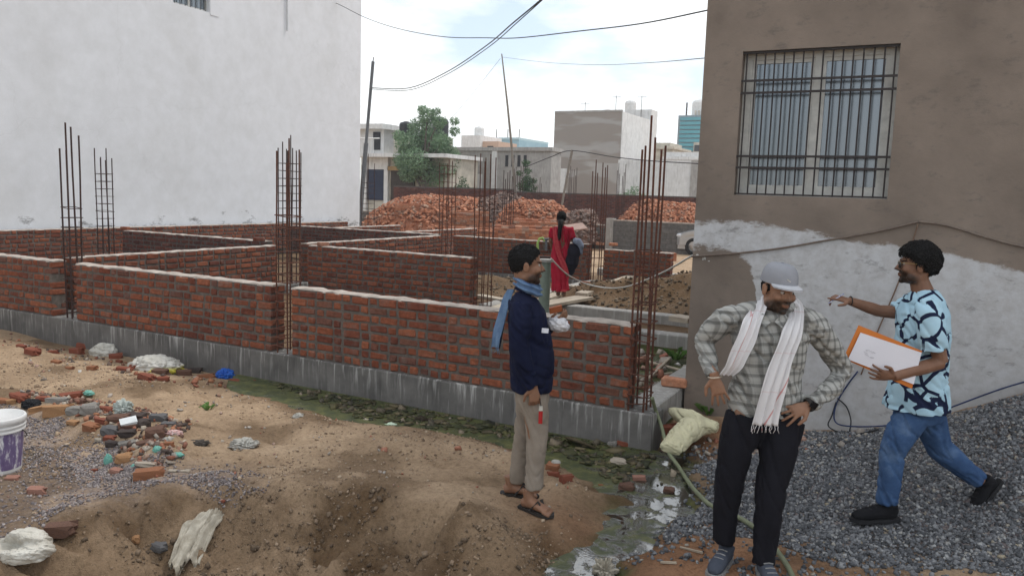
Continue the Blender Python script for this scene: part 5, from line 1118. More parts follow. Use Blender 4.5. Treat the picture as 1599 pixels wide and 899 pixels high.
blob('fallen_leaves', 'dark wet leaf litter beside the rubble', 'leaf litter', 310, 690, 34, 6, simple('leaf_litter', (.10,.085,.07), (.06,.05,.045), .9, 30), 20, .9, .35, freq=5)
# white tile
P = on_ground(*z5(1065, 478)); tl = MB().obox((0,0,0), (.12,.10,.012), rotm(.28,-.12,.5), 0, .006); o = tl.build('tile_shard', CM['white'], loc=(P.x, P.y, P.z+.17), rot=(0,0,CAM_AZ)); tag(o, 'white tile shard leaning on the rubble', 'tile')
def strip(name, label, cat, pts, r, mat, n=8, flat=.35, seed=0, z=None, group=None):
    """cloth strip through ground sight points, with folds"""
    P = []
    for (px, py, lift) in pts:
        q = on_ground(px, py) if z is None else at_z(px, py, z); P.append(q+Vector((0,0,lift)))
    rr = random.Random(seed); out = []; 
    for i in range(len(P)-1):
        for k in range(5): out.append(P[i].lerp(P[i+1], k/5)+Vector((rr.uniform(-1,1), rr.uniform(-1,1), rr.uniform(-.3,.6)))*r[min(i,len(r)-1)]*.12)
    out.append(P[-1]); rad = [np.interp(i/(len(out)-1)*(len(r)-1), range(len(r)), r)*rr.uniform(.85,1.15) for i in range(len(out))]
    return one(name, label, cat, MB().tube(out, [(q*flat, q) for q in rad], n, up=(0,0,1)), mat, group, True)
# pleated dirty white rag at the bank edge: several folds lying side by side
rg = []; 
def rag(name, label, cat, lines, mat, seed, z=None):
    rr = random.Random(seed); mb = MB()
    L = [[(on_ground(px, py) if z is None else at_z(px, py, z))+Vector((0,0,lf)) for (px, py, lf) in ln] for ln in lines]
    allp = np.array([[p.x, p.y, p.z, 1] for ln in L for p in ln]); cf = np.linalg.lstsq(allp[:, [0,1,3]], allp[:, 2], rcond=None)[0]
    L = [[Vector((p.x, p.y, cf[0]*p.x+cf[1]*p.y+cf[2]+.035+lf[2])) for p, lf in zip(ln, l0)] for ln, l0 in zip(L, lines)]
    n = max(len(l) for l in L); m_ = 14; rows = []
    for ln in L:
        row = []
        for k in range(m_+1):
            u = k/m_*(len(ln)-1); i = min(int(u), len(ln)-2); row.append(ln[i].lerp(ln[i+1], u-i)+Vector((rr.uniform(-.004,.004),rr.uniform(-.004,.004),rr.uniform(-.003,.005))))
        rows.append(row)
    vs = []; fs = []
    full = []
    for i in range(len(rows)-1):
        for s_k in range(12):
            t_ = s_k/12; pl = .014*math.sin(t_*math.pi*2)+.014*math.sin(t_*math.pi*4+i)
            full.append([rows[i][k].lerp(rows[i+1][k], t_)+Vector((0,0,pl*(.4+.6*k/m_)+.01*math.sin(k*1.3+i))) for k in range(m_+1)])
    full.append(rows[-1])
    w = m_+1
    for r_ in full: vs += r_
    nn = len(vs); vs += [v-Vector((0,0,.006)) for v in vs]
    for i in range(len(full)-1):
        for k in range(m_): fs.append((i*w+k, i*w+k+1, (i+1)*w+k+1, (i+1)*w+k)); fs.append((nn+i*w+k, nn+(i+1)*w+k, nn+(i+1)*w+k+1, nn+i*w+k+1))
    for i in range(len(full)-1):
        for k in (0, m_): fs.append((i*w+k, (i+1)*w+k, nn+(i+1)*w+k, nn+i*w+k))
    for k in range(m_): fs.append((k, nn+k, nn+k+1, k+1)); b = (len(full)-1)*w; fs.append((b+k, b+k+1, nn+b+k+1, nn+b+k))
    return one(name, label, cat, mb.add(vs, fs), mat, None, True)
RAGM = simple('dirty_white_cloth', (.50,.46,.38), (.28,.245,.19), .85, 16, 5, .4, 140, .003)
rag('dirty_rag', 'pleated dirty white rag trailing over the bank edge', 'rag', [[(318,832,.02),(285,850,.01),(263,900,-.01)],[(328,826,.05),(296,856,.05),(270,902,.03)],[(338,822,.03),(308,860,.02),(278,904,-.01)],[(345,819,.06),(322,856,.07),(290,898,.04)],[(351,817,.02),(336,848,.01),(312,884,-.02)]], RAGM, 3)
# plastic bag with open mouth bottom left
def open_bag():
    P = on_ground(42, 876); s = (P-CAMP).dot(_f)/FPX; bm = bmesh.new(); bmesh.ops.create_icosphere(bm, subdivisions=6, radius=1.0)
    V = np.array([v.co for v in bm.verts]); f1 = fbm(V[:,0]*2.2+9, V[:,1]*2.2+V[:,2]*3.6, 2, 31)*1.0; f3 = np.abs(fbm(V[:,0]*5+7, V[:,1]*4+V[:,2]*6, 3, 45)-.46); f4 = np.abs(fbm(V[:,0]*9+2, V[:,1]*8-V[:,2]*11, 3, 55)-.46); V = V*(1+.16*(f1-.36)*2-.05*np.exp(-(f3/.045)**2)-.012*np.exp(-(f4/.05)**2))[:, None]
    # mouth dented into the upper left
    d = V-np.array([-.35,-.55,.55]); V += np.array([.1,.62,-.5])[None]*np.exp(-(np.sum((d*np.array([.9,1.4,2.2]))**2, 1))/.35)[:, None]
    V[:, 0] += np.where(V[:, 0] < -.6, (V[:, 0]+.6)*1.1, 0); V[:, 2] = np.where(V[:, 0] < -.75, V[:, 2]*.55+.1, V[:, 2]); V[:, 2] = np.where(V[:, 2] < -.4, -.4, V[:, 2])
    for v, c in zip(bm.verts, V): v.co = Vector((c[0]*43*s, c[1]*33*s, (c[2]+.4)*30*s))
    me = bpy.data.meshes.new('plastic_bag'); bm.to_mesh(me); bm.free(); o = link('plastic_bag', me, simple('dusty_clear_bag', (.60,.58,.52), (.40,.37,.31), .3, 6, 5, .5, 60, .004), loc=(P.x, P.y, P.z-.01), rot=(0,0,CAM_AZ), smooth=True); tag(o, 'dusty white plastic bag with open mouth in the lower left corner', 'bag')
open_bag()
chunk(96, 838, 42, 24, 'brown', 'flat brown brick lying behind the dusty plastic bag', 'bat', None, seed=4)
chunk(60, 766, 26, 13, 'pink', 'reddish brick end in the chippings below the bucket', 'bat', None, seed=5)
chunk(213, 845, 12, 14, 'tan', 'small tan pebble near the dirty rag', 'rock', None, seed=6); chunk(250, 863, 26, 18, 'slate', 'grey stone left of the dirty rag', 'rock', None, seed=7)
chunk(348, 775, 9, 6, 'red', 'tiny red chip on the sand above the dirty rag', 'rock', None, seed=1)
# forked cream sack by the plinth corner
def cream_sack():
    mb = MB(); z = lambda px, py, h: at_z(px, py, h)
    A = [z(1122,668,.10), z(1098,664,.10), z(1080,668,.10), z(1062,684,.07), z(1048,702,.03)]; B = [z(1092,660,.11), z(1076,652,.13), z(1062,648,.13), z(1050,641,.11)]
    mb.tube(A, [(.05,.06),(.085,.10),(.095,.125),(.085,.115),(.05,.10)], 16, up=(0,0,1)); mb.tube(B, [(.07,.08),(.075,.09),(.06,.075),(.03,.06)], 16, up=(0,0,1))
    P = np.array(mb.v); c = P.mean(0); me = bpy.data.meshes.new('cream_sack'); mb.v = [tuple(v) for v in P-c]; o = mb.build('cream_sack', simple('cream_sack_cloth', (.66,.62,.42), (.48,.45,.30), .85, 6, 5, .4, 90, .003), loc=tuple(c)); tag(o, 'forked cream cloth sack bulging beside the plinth corner', 'sack')
    remesh_smooth(o, .009, 14, .03, 10); crease(o, .016, 26)
def remesh_smooth(o, vox, it, wr=0, freq=18):
    md = o.modifiers.new('remesh', 'REMESH'); md.mode = 'VOXEL'; md.voxel_size = vox; md.use_smooth_shade = True
    if it: m2 = o.modifiers.new('smooth', 'SMOOTH'); m2.factor = .5; m2.iterations = it
    dg = bpy.context.evaluated_depsgraph_get(); me = bpy.data.meshes.new_from_object(o.evaluated_get(dg)); mats = list(o.data.materials); o.modifiers.clear(); o.data = me
    if not me.materials:
        for q in mats: me.materials.append(q)
    if wr:
        n = len(me.vertices); co = np.empty(n*3); me.vertices.foreach_get('co', co); co = co.reshape(-1, 3); nr = np.empty(n*3); me.vertices.foreach_get('normal', nr); nr = nr.reshape(-1, 3)
        f = fbm(co[:,0]*freq+co[:,2]*freq*.6, co[:,1]*freq-co[:,2]*freq*.9, 4, 3)-.47; co += nr*(f*wr)[:, None]; me.vertices.foreach_set('co', co.ravel()); me.update()
    me.polygons.foreach_set('use_smooth', [True]*len(me.polygons)); return o
def crease(o, amp, freq):
    me = o.data; n = len(me.vertices); co = np.empty(n*3); me.vertices.foreach_get('co', co); co = co.reshape(-1, 3); nr = np.empty(n*3); me.vertices.foreach_get('normal', nr); nr = nr.reshape(-1, 3)
    f = np.abs(fbm(co[:,0]*freq*.5+co[:,2]*freq+5, co[:,1]*freq*.5-co[:,2]*freq*.4+co[:,0]*freq*.3, 3, 77)-.46); co += nr*(-amp*np.exp(-(f/.05)**2))[:, None]; me.vertices.foreach_set('co', co.ravel()); me.update()
cream_sack()
# crumpled cream cloth in the puddle at the bottom
blob('crumpled_cloth', 'crumpled cream cloth lying in the puddle at the bottom edge', 'rag', 944, 884, 36, 26, RAGM, 21, .8, .5, freq=3.4, ground_z=-.1)
STICK = simple('pale_stick', (.48,.41,.32), (.34,.28,.21), .85, 20)
for i, (a, b, lab) in enumerate((((1060,857),(1100,866),'pale stick beside the foot of the man with the cap'),((1030,880),(1058,882),'short pale stick on red soil at the bottom'),((862,709),(880,708),'white stick in the ditch behind the man in navy'),(z5(1460,525),z5(1540,470),'white splinter right of the rubble'),(z5(612,108),z5(715,100),'pale splinter on top of the rubble row'),((1180,668),(1216,680),'broken pale plank bit at the foot of the brown house'))):
    p, q = on_ground(*a), on_ground(*b); one('stick', lab, 'stick', MB().obox((p+q)/2+Vector((0,0,.012)), ((q-p).length*.9, .014, .009), rotm(0, -math.asin(max(-1,min(1,(q.z-p.z)/max((q-p).length,.01)))), math.atan2(q.y-p.y, q.x-p.x)), 0, .003), STICK, 'sticks and splinters')
# sticks and bars lying behind the front wall by the corner cage
for i, (a, b, zz, lab) in enumerate((((1000,562),(1062,578),.02,'pale stick lying across the green water behind the corner cage'),((1006,598),(1046,560),.05,'thin pole lying behind the corner cage'),((1014,612),(1040,592),.1,'pale lath leaning at the corner cage'),((996,590),(1050,583),.0,'second stick lying flat behind the corner cage'))):
    p, q = at_z(*a, zz), at_z(*b, zz); one('stick', lab, 'stick', MB().tube([p, q], .018, 6), STICK, 'sticks behind the corner cage')

# bucket
def bucket():
    P = on_ground(1, 735); t = thing('paint_bucket', 'white plastic paint bucket with purple and green print at the left edge', 'bucket', (P.x, P.y, P.z-.01), CAM_AZ)
    mt, nd, lk, bs = newmat('bucket_print'); v = vecof(nd, lk); sx = N(nd, 'ShaderNodeSeparateXYZ'); lk.new(v, sx.inputs[0])
    st = ramp(nd, [(.44,(.66,.66,.68)),(.53,(.16,.12,.24)),(.75,(.10,.075,.17))]); mpn = N(nd, 'ShaderNodeMapping'); mpn.inputs['Scale'].default_value = (14, 14, 4); lk.new(v, mpn.inputs[0]); lk.new(noise(nd, lk, mpn.outputs[0], 1.0, 5, .7), st.inputs[0])
    g = ramp(nd, [(.0,(1,)*3),(.012,(0,)*3)]); sh = N(nd, 'ShaderNodeMath', operation='ADD'); sh.inputs[1].default_value = -.055; lk.new(sx.outputs[0], sh.inputs[0]); lk.new(sh.outputs[0], g.inputs[0])
    lk.new(mix(nd, lk, g.outputs[0], st.outputs[0], (.05,.42,.36)), bs.inputs['Base Color']); bs.inputs['Roughness'].default_value = .35
    WP = simple('white_bucket_plastic', (.68,.68,.67), (.55,.545,.53), .45, 5, bstr=.1)
    b = t
    MB().lathe([(0,.004),(.125,.004),(.13,.0),(.133,.03),(.160,.345),(.160,.36)], 36).build('body', WP, b, smooth=True)
    MB().lathe([(.1352,.045),(.1578,.31)], 36).build('printed_band', mt, b, smooth=True)
    MB().lathe([(.168,.315),(.170,.33),(.163,.335),(.172,.345),(.173,.36),(.164,.365),(.176,.375),(.177,.41),(.170,.42),(.16,.418),(.155,.405),(0,.402)], 36).build('lid', WP, b, smooth=True)
    hd = MB().tube([(.172*math.cos(a), .172*math.sin(a), .32-.12*math.sin(a*1.0)) for a in np.linspace(0, math.pi, 14)], .004, 6); hd.build('handle', STEEL, b)
bucket()

# hoses and cables on the ground and the brown wall
def hose(name, label, pts3, r, mat, cat='hose', sub=5):
    out = []; n = len(pts3)
    for i in range(n-1):
        a, b = pts3[i], pts3[i+1]; pa = pts3[max(i-1,0)]; pb = pts3[min(i+2,n-1)]
        for k in range(sub):
            t_ = k/sub; t2 = t_*t_; t3 = t2*t_; out.append(.5*((2*a)+(b-pa)*t_+(2*pa-5*a+4*b-pb)*t2+(3*a-pa-3*b+pb)*t3))
    out.append(pts3[-1]); return one(name, label, cat, MB().tube(out, r, 8), mat, None, True)
HOSE = simple('dull_green_hose', (.22,.24,.15), (.15,.165,.10), .55, 8); G = lambda px, py, l=.026: (lambda q: Vector((q.x, q.y, max(q.z, -.09)+l)))(on_ground(px, py))
hose('garden_hose', 'dull green hose running from the corner cage past the man with the cap', [at_z(1019,622,.42), at_z(1024,640,.24), at_z(1034,668,.10), at_z(1044,705,.0), G(1058,740), G(1080,768), G(1110,793), G(1150,812), G(1185,835), G(1210,862), G(1232,895), G(1245,930)], .0165, HOSE)
WH = simple('white_hose', (.6,.59,.55), (.45,.44,.41), .6, 10)
wallY = BY0-.02
WP_ = lambda px, py: at_y(px, py, wallY)
hose('white_hose', 'white hose slung from the green post across the plot to the brown house', [at_d(861,404,11.6), at_d(878,422,12), at_d(893,433,12.4), at_d(914,443,12.7), at_d(940,449,12.6), at_d(965,450,12.2), at_d(990,445,11.6), at_d(1031,428,10), at_d(1059,413,8.8), at_d(1079,401,7.9), WP_(1090,399)], .011, WH)
hose('wall_cable', 'grey cable tacked along the brown house wall', [WP_(1080,401), WP_(1150,396), WP_(1220,388), WP_(1290,376), WP_(1370,362), WP_(1430,348), WP_(1437,347), WP_(1480,353), WP_(1540,371), WP_(1600,386), WP_(1700,400)], .009, simple('grey_brown_cable', (.19,.15,.12), (.13,.10,.085), .7, 20, bstr=0), 'cable')
hose('hanging_cord', 'brown cord hanging down the brown wall behind the man in the blue shirt', [WP_(1434,350), WP_(1420,395), WP_(1400,450), WP_(1370,520), WP_(1345,585)], .006, simple('brown_cord', (.2,.13,.09), (.14,.09,.065), .8, 20, bstr=0), 'cord')
BLUEC = simple('blue_hose', (.014,.03,.10), (.01,.02,.07), .5, 10, bstr=0)
hose('blue_cable', 'blue cable looped at the foot of the brown wall', [WP_(1340,580), WP_(1322,604), WP_(1306,632), WP_(1305,655)+Vector((0,-.05,0)), WP_(1325,661)+Vector((0,-.1,0)), WP_(1380,662)+Vector((0,-.15,.02)), WP_(1440,650)+Vector((0,-.1,.0)), WP_(1490,632)+Vector((0,-.06,0)), WP_(1560,607)+Vector((0,-.04,0)), WP_(1610,592)+Vector((0,-.04,0))], .0065, BLUEC, 'cable')
hose('black_cable', 'black cable drooping beside the blue cable', [WP_(1308,622), WP_(1322,635), WP_(1330,655)+Vector((0,-.05,0)), WP_(1328,672)+Vector((0,-.12,0))], .006, WIRE, 'cable')
hose('black_cable', 'second black cable curling at the foot of the brown wall', [WP_(1306,628), WP_(1300,648)+Vector((0,-.02,0)), WP_(1296,664)+Vector((0,-.06,0)), WP_(1330,672)+Vector((0,-.15,0)), WP_(1375,662)+Vector((0,-.2,0))], .006, WIRE, 'cable')

# inside the plot: green post, planks, tap
P = at_d(850, 470, 11.9); zt_ = ztop(850, 405, P.x, P.y)
t = thing('well_casing', 'grey-green capped casing post behind the man in navy', 'post', (P.x, P.y, 0))
GPOST = simple('grey_green_paint', (.20,.24,.20), (.15,.18,.15), .6, 8)
MB().lathe([(0,-.1),(.085,-.1),(.085,zt_-.04),(0,zt_-.04)], 20).build('casing', GPOST, t, smooth=False); MB().lathe([(0,zt_-.04),(.12,zt_-.04),(.12,zt_),(0,zt_)], 20).build('cap', CONCP, t)
P = at_d(838, 397, 15.5); t = thing('timber_beam', 'dark timber beam lying level behind the casing post', 'beam', (P.x, P.y, P.z-.1), CAM_AZ); MB().box(-.1,.45,-.06,.06,-.06,.06).build('beam', RUSTD, t); MB().box(-.05,.05,-.05,.05,-P.z+.1,-.061).build('prop', STICK, t)
WOOD = simple('pale_plank', (.46,.40,.32), (.33,.28,.22), .85, 6, 5, .3, 40, .004, stretch=(1,6,6))
def plank(label, a, b, w, th, z): 
    p, q = at_z(*a, z), at_z(*b, z); d = q-p; o = MB().obox((0,0,0), (d.length, w, th), None, 0, .006).build('plank', WOOD, loc=tuple(p.lerp(q,.5)+Vector((0,0,-th/2))), rot=(0,0,math.atan2(d.y, d.x))); return tag(o, label, 'plank', 'planks lying in the plot')
plank('pale plank under the feet of the woman in red', (846,474), (915,463), .34, .05, .29)
plank('pale plank on the beam to the left of the woman in red', (840,470), (900,446), .2, .05, .25)
plank('long pale plank rising over the soil mound', (908,458), (1004,424), .22, .06, .34)
plank('short pale board at the right end of the near beam', (1052,492), (1082,496), .3, .08, .33)
plank('pale board left of the green post', (776,482), (800,474), .3, .05, .25)
plank('pale beam-like board beside the middle cross wall end', (748,460), (805,470), .16, .05, .2)
P = at_d(862, 362, 24); plk = MB().obox((0,0,0), (.85,.5,.04), rotm(.3,-.15,.2), 0, .005).build('sheet', simple('pinkish_board', (.36,.25,.21), (.28,.19,.16), .85, 5), loc=tuple(at_d(893,356,24)), rot=(0,0,CAM_AZ)); tag(plk, 'pinkish board lying tilted on bricks behind the woman', 'board')
tp = MB(); q = lambda px, py: at_d(px, py, 18.4)
tp.tube([q(840,392), q(840,380), q(843,373), q(848,372), q(851,377)], .03, 8); one('green_hose_end', 'bright green hose end hooked over the rear brick wall', 'hose', tp, simple('lime_green_hose', (.35,.5,.14), (.28,.42,.1), .5, 8))
tp = MB(); tp.tube([q(853,392), q(853,376)], .035, 8); tp.tube([q(848,374), q(858,374)], .03, 8); one('stand_tap', 'small grey stand tap on the rear brick wall beside the woman', 'tap', tp, STEEL)
# plants
def tuft(label, px, py, h, n, mat, seed, zg=None):
    P = on_ground(px, py) if zg is None else at_z(px, py, zg); t = thing('weed', label, 'plant', tuple(P)); rr = random.Random(seed); mb = MB()
    for i in range(n):
        a = rr.uniform(0, 6.3); l = h*rr.uniform(.5,1); b = Vector((math.cos(a), math.sin(a), 0)); w = b.cross(Vector((0,0,1)))*.012
        p0 = b*rr.uniform(0,.05); p1 = p0+b*l*.4+Vector((0,0,l*.7)); p2 = p0+b*l*.8+Vector((0,0,l*.75)); mb.add([p0-w*.5, p0+w*.5, p1+w*1.4, p2, p1-w*1.4], [(0,1,2,3,4)])
    mb.build('leaves', mat, t); return t
GRASS = leaf_mat('weed_leaf', (.06,.14,.03), (.14,.26,.06))
tuft('small weed growing at the foot of the brown house', 1108, 648, .16, 26, GRASS, 1); tuft('grass tuft on the sand left of the ditch', 322, 640, .07, 16, GRASS, 2)
tuft('weed growing against the beam behind the corner cage', 1056, 562, .2, 20, GRASS, 3, 0.0)
# ---------------------------------------------------------------- people
FH = Vector((-math.sin(CAM_AZ), math.cos(CAM_AZ), 0)); RH = Vector((math.cos(CAM_AZ), math.sin(CAM_AZ), 0)); UP = Vector((0, 0, 1))
def mkJ(P0):
    D0 = P0.dot(FH)
    def J(px, py, dy=0.0):
        s = sight(px, py); t_ = (D0+dy)/s.dot(FH); P = CAMP+s*t_
        return Vector(((P-P0).dot(RH), dy, P.z-P0.z))
    return J
def skin_mat(name, c1, c2, hair=(.010,.008,.007)):
    mt, nd, lk, bs = newmat(name); v = vecof(nd, lk)
    r_ = ramp(nd, [(.3, c2), (.7, c1)]); lk.new(noise(nd, lk, v, 16, 4), r_.inputs[0])
    bd = N(nd, 'ShaderNodeAttribute', attribute_name='beard').outputs['Fac']; lp = N(nd, 'ShaderNodeAttribute', attribute_name='lips').outputs['Fac']
    c = mix(nd, lk, lp, r_.outputs[0], tuple(x*y for x, y in zip(c1, (.72,.5,.48)))); c = mix(nd, lk, bd, c, hair)
    lk.new(c, bs.inputs['Base Color']); rg_ = N(nd, 'ShaderNodeMapRange'); lk.new(noise(nd, lk, v, 40, 4, .7), rg_.inputs[0]); rg_.inputs[3].default_value = .3; rg_.inputs[4].default_value = .65; lk.new(rg_.outputs[0], bs.inputs['Roughness']); bump(nd, lk, bs, noise(nd, lk, v, 220, 3, .7), .25, .0015); bs.inputs['Specular IOR Level'].default_value = .28; bs.inputs['Subsurface Weight'].default_value = .08; bs.inputs['Subsurface Radius'].default_value = (.012,.005,.003); bs.inputs['Subsurface Scale'].default_value = .5
    return mt
def ov(mb, c, rad, A, nu=16, nv=10):
    """ellipsoid with axes given by the columns of A"""
    return mb.ell(c, rad, A, nu, nv)
def add_head(mb, c, f, u, neck_base, sc=1.0, neck_r=.056):
    f = f.normalized(); r_ = f.cross(u).normalized(); u = r_.cross(f).normalized(); A = Matrix((r_, f, u)).transposed()
    p = lambda a, b, d: c + (r_*a + f*b + u*d)*sc
    s = lambda *q: tuple(x*sc for x in q)
    ov(mb, p(0,-.014,.034), s(.076,.096,.088), A); ov(mb, p(0,.024,-.03), s(.062,.070,.088), A); ov(mb, p(0,.034,-.082), s(.050,.052,.036), A); ov(mb, p(0,.074,-.100), s(.022,.020,.018), A)
    mb.tube([p(0,.085,.014), p(0,.100,-.010), p(0,.113,-.028), p(0,.092,-.037)], [.007*sc,.0095*sc,.0135*sc,.008*sc], 8, up=tuple(r_))
    ov(mb, p(.011,.098,-.033), s(.008,.010,.007), A, 8, 6); ov(mb, p(-.011,.098,-.033), s(.008,.010,.007), A, 8, 6)
    ov(mb, p(0,.091,-.058), s(.022,.011,.006), A, 10, 6); ov(mb, p(0,.089,-.069), s(.019,.011,.007), A, 10, 6)
    ov(mb, p(0,.078,.026), s(.052,.020,.011), A, 12, 6)
    for q in (1, -1):
        ov(mb, p(.038*q,.060,-.026), s(.026,.030,.028), A, 10, 8); ov(mb, p(.048*q,.012,-.075), s(.020,.045,.030), A, 10, 8)
        ov(mb, p(.079*q,-.012,-.010), s(.008,.021,.033), A, 10, 8); ov(mb, p(.083*q,-.018,.006), s(.008,.014,.018), A, 8, 6)
    mb.tube([p(0,-.022,-.035), p(0,-.02,-.09), neck_base], [neck_r*sc, neck_r*.96*sc, neck_r*1.2*sc], 14)
    return (c, r_, f, u, sc)
def add_hand(mb, w, d, n, length=.18, curl=.5, spread=.10, thumb=1, fingers=None, thumb_curl=.5, pts_out=None):
    """w wrist, d along the hand, n out of the back of the hand; thumb = +1/-1 side (d x n)"""
    d = d.normalized(); n = (n - d*n.dot(d)).normalized(); sd = d.cross(n).normalized()*thumb; k = length/.18
    A = Matrix((sd, d, n)).transposed()
    mb.tube([w - d*.03*k, w + d*.012*k, w + d*.05*k, w + d*.088*k], [(.018*k,.026*k),(.016*k,.028*k),(.0165*k,.038*k),(.012*k,.039*k)], 12, up=tuple(n))
    cur = fingers if fingers is not None else [curl]*4
    for i in range(4):
        off = (1.5-i)*.0205*k; L = (.072,.080,.075,.058)[i]*k; b = w + d*.084*k + sd*off; ang = spread*(1.5-i); dd = (d*math.cos(ang) + sd*math.sin(ang)).normalized()
        c_ = cur[i]; P = [b - dd*.02*k, b]; a = 0; pos = b
        for j, fr in enumerate((.45,.32,.23)):
            a += c_*(.9 if j == 0 else 1.0); pos = pos + (dd*math.cos(a) - n*math.sin(a))*L*fr; P.append(pos)
        mb.tube(P, [.0092*k,.009*k,.0082*k,.0075*k,.006*k], 8, up=tuple(sd))
        if pts_out is not None: pts_out.append(P[-1])
    tb = w + d*.02*k + sd*.030*k; td = (d*.62 + sd*.75 - n*.25*thumb_curl*2).normalized(); t2 = (d*.95 + sd*.25 - n*.5*thumb_curl).normalized()
    mb.tube([tb - td*.02*k, tb, tb + td*.036*k, tb + td*.036*k + t2*.03*k, tb + td*.036*k + t2*.05*k], [.014*k,.0145*k,.0115*k,.010*k,.007*k], 8)
def frame_fields(me, H, beard=1.0, full=True):
    c, r_, f, u, sc = H; n = len(me.vertices); co = np.empty(n*3); me.vertices.foreach_get('co', co); co = co.reshape(-1, 3)-np.array(c)
    a = co@np.array(r_)/sc; b = co@np.array(f)/sc; d = co@np.array(u)/sc; nz_ = fbm(co[:,0]*160, co[:,1]*160+co[:,2]*160, 2, 3)
    near = (np.abs(a) < .1) & (np.abs(b) < .14) & (d > -.135)
    bd = np.zeros(n)
    if full: bd = np.maximum(bd, sstep(-.030, -.062, d - .35*(b-.05))*sstep(-.03, .02, b)*sstep(-.128,-.11,d))
    bd = np.maximum(bd, sstep(.0, 1, np.exp(-((d+.047)/.008)**2)*sstep(.07,.085,b)*sstep(.042,.03,np.abs(a)))*1.0)
    bd *= beard*(.8+.45*nz_)
    br = np.exp(-((d-.027-.004*np.cos(a*60))/.0055)**2)*sstep(.05,.062,b)*sstep(.010,.016,np.abs(a))*sstep(.058,.050,np.abs(a))
    lp = np.exp(-((d+.064)/.009)**2)*sstep(.078,.088,b)*sstep(.028,.018,np.abs(a))
    A1 = np.where(near, np.clip(np.maximum(bd*(1-lp), br*.95), 0, 1), 0)
    attr(me, 'beard', A1); attr(me, 'lips', np.where(near, lp*.6, 0))
def eyes(root, H, gaze=None):
    c, r_, f, u, sc = H; WHT = simple('eye_white', (.40,.36,.33), (.34,.3,.27), .25, 5, bstr=0); IR = simple('dark_iris', (.015,.01,.008), (.01,.008,.006), .15, 5, bstr=0); g = (gaze or f).normalized()
    for q in (1, -1):
        p = c + (r_*.028*q + f*.0715 + u*.004)*sc
        e = MB().ell(p, (.0118*sc,)*3, None, 12, 8).build('eye', WHT, root, smooth=True); MB().ell(p + g*.0068*sc, (.0068*sc,)*3, None, 10, 6).build('iris', IR, e, smooth=True)
HAIRM = simple('black_hair', (.008,.007,.007), (.004,.0038,.004), .7, 60, 4, .6, 180, .004, stretch=(1,1,.3))
def hair(root, H, line, vol=.012, seed=1, amp=.014, freq=22, name='hair', strands=900, slen=.016, curl=.5):
    """scalp shell; line(a,b,d) > 0 where hair grows"""
    c, r_, f, u, sc = H; bm = bmesh.new(); bmesh.ops.create_icosphere(bm, subdivisions=5, radius=1.0)
    V = np.array([v.co for v in bm.verts]); P = V*np.array([.0765+vol, .097+vol, .089+vol]) + np.array([0,-.014,.034])
    # pull the shell down over the back of the neck
    back = sstep(.0, -.07, P[:,1]); P[:,2] = np.where(P[:,2] < .0, P[:,2]*(1+.35*back), P[:,2])
    g0 = line(P[:,0], P[:,1], P[:,2]); tp_ = np.clip(.15+g0/.045, .15, 1); P -= V*(vol*(1-tp_))[:, None]
    n_ = fbm(V[:,0]*freq*.35+seed, V[:,1]*freq*.35+V[:,2]*freq*.45, 4, seed)-.47; P += V*(n_*amp*2)[:, None]
    g = line(P[:,0], P[:,1], P[:,2]); k = sstep(-.012, .010, g)
    Q = V*np.array([.066,.085,.078]) + np.array([0,-.014,.030]); P = Q*(1-k)[:, None] + P*k[:, None]
    rm_ = np.array([list(r_), list(f), list(u)]); W = P@rm_*sc + np.array(c)
    for v, q in zip(bm.verts, W): v.co = Vector(q)
    ok = np.where((g > .004))[0]; rr = np.random.default_rng(seed); pick = rr.choice(ok, strands); mb = MB()
    bm.verts.ensure_lookup_table()
    mb.v = [tuple(v.co) for v in bm.verts]; mb.f = [tuple(v.index for v in q.verts) for q in bm.faces]; mb.m = [0]*len(mb.f); bm.free()
    dn_ = np.array([0, -.25, -1.0])
    for i in pick:
        nrm = V[i]@rm_; nrm = nrm/np.linalg.norm(nrm); tg_ = (dn_@rm_)*(1-curl) + rr.normal(size=3)*curl*1.3; tg_ -= nrm*tg_.dot(nrm); tg_ /= np.linalg.norm(tg_)+1e-6; p0_ = W[i]+rr.normal(size=3)*.002; L_ = slen*rr.uniform(.6,1.3)*sc
        mb.tube([p0_-nrm*.003, p0_+nrm*.004+tg_*L_*.4, p0_+nrm*(.004 if curl < .6 else .010)+tg_*L_*.75, p0_+nrm*.001+tg_*L_], [.0028*sc,.0026*sc,.0022*sc,.0008*sc], 4, cap=False)
    return mb.build(name, HAIRM, root, smooth=True)
def body_object(name, mb, mat, label, P0, H, vox=.0058, it=3, beard=1, full=True):
    o = mb.build(name, mat, None, loc=tuple(P0), rot=(0, 0, CAM_AZ)); remesh_smooth(o, vox, it); frame_fields(o.data, H, beard, full); return tag(o, label, 'person')
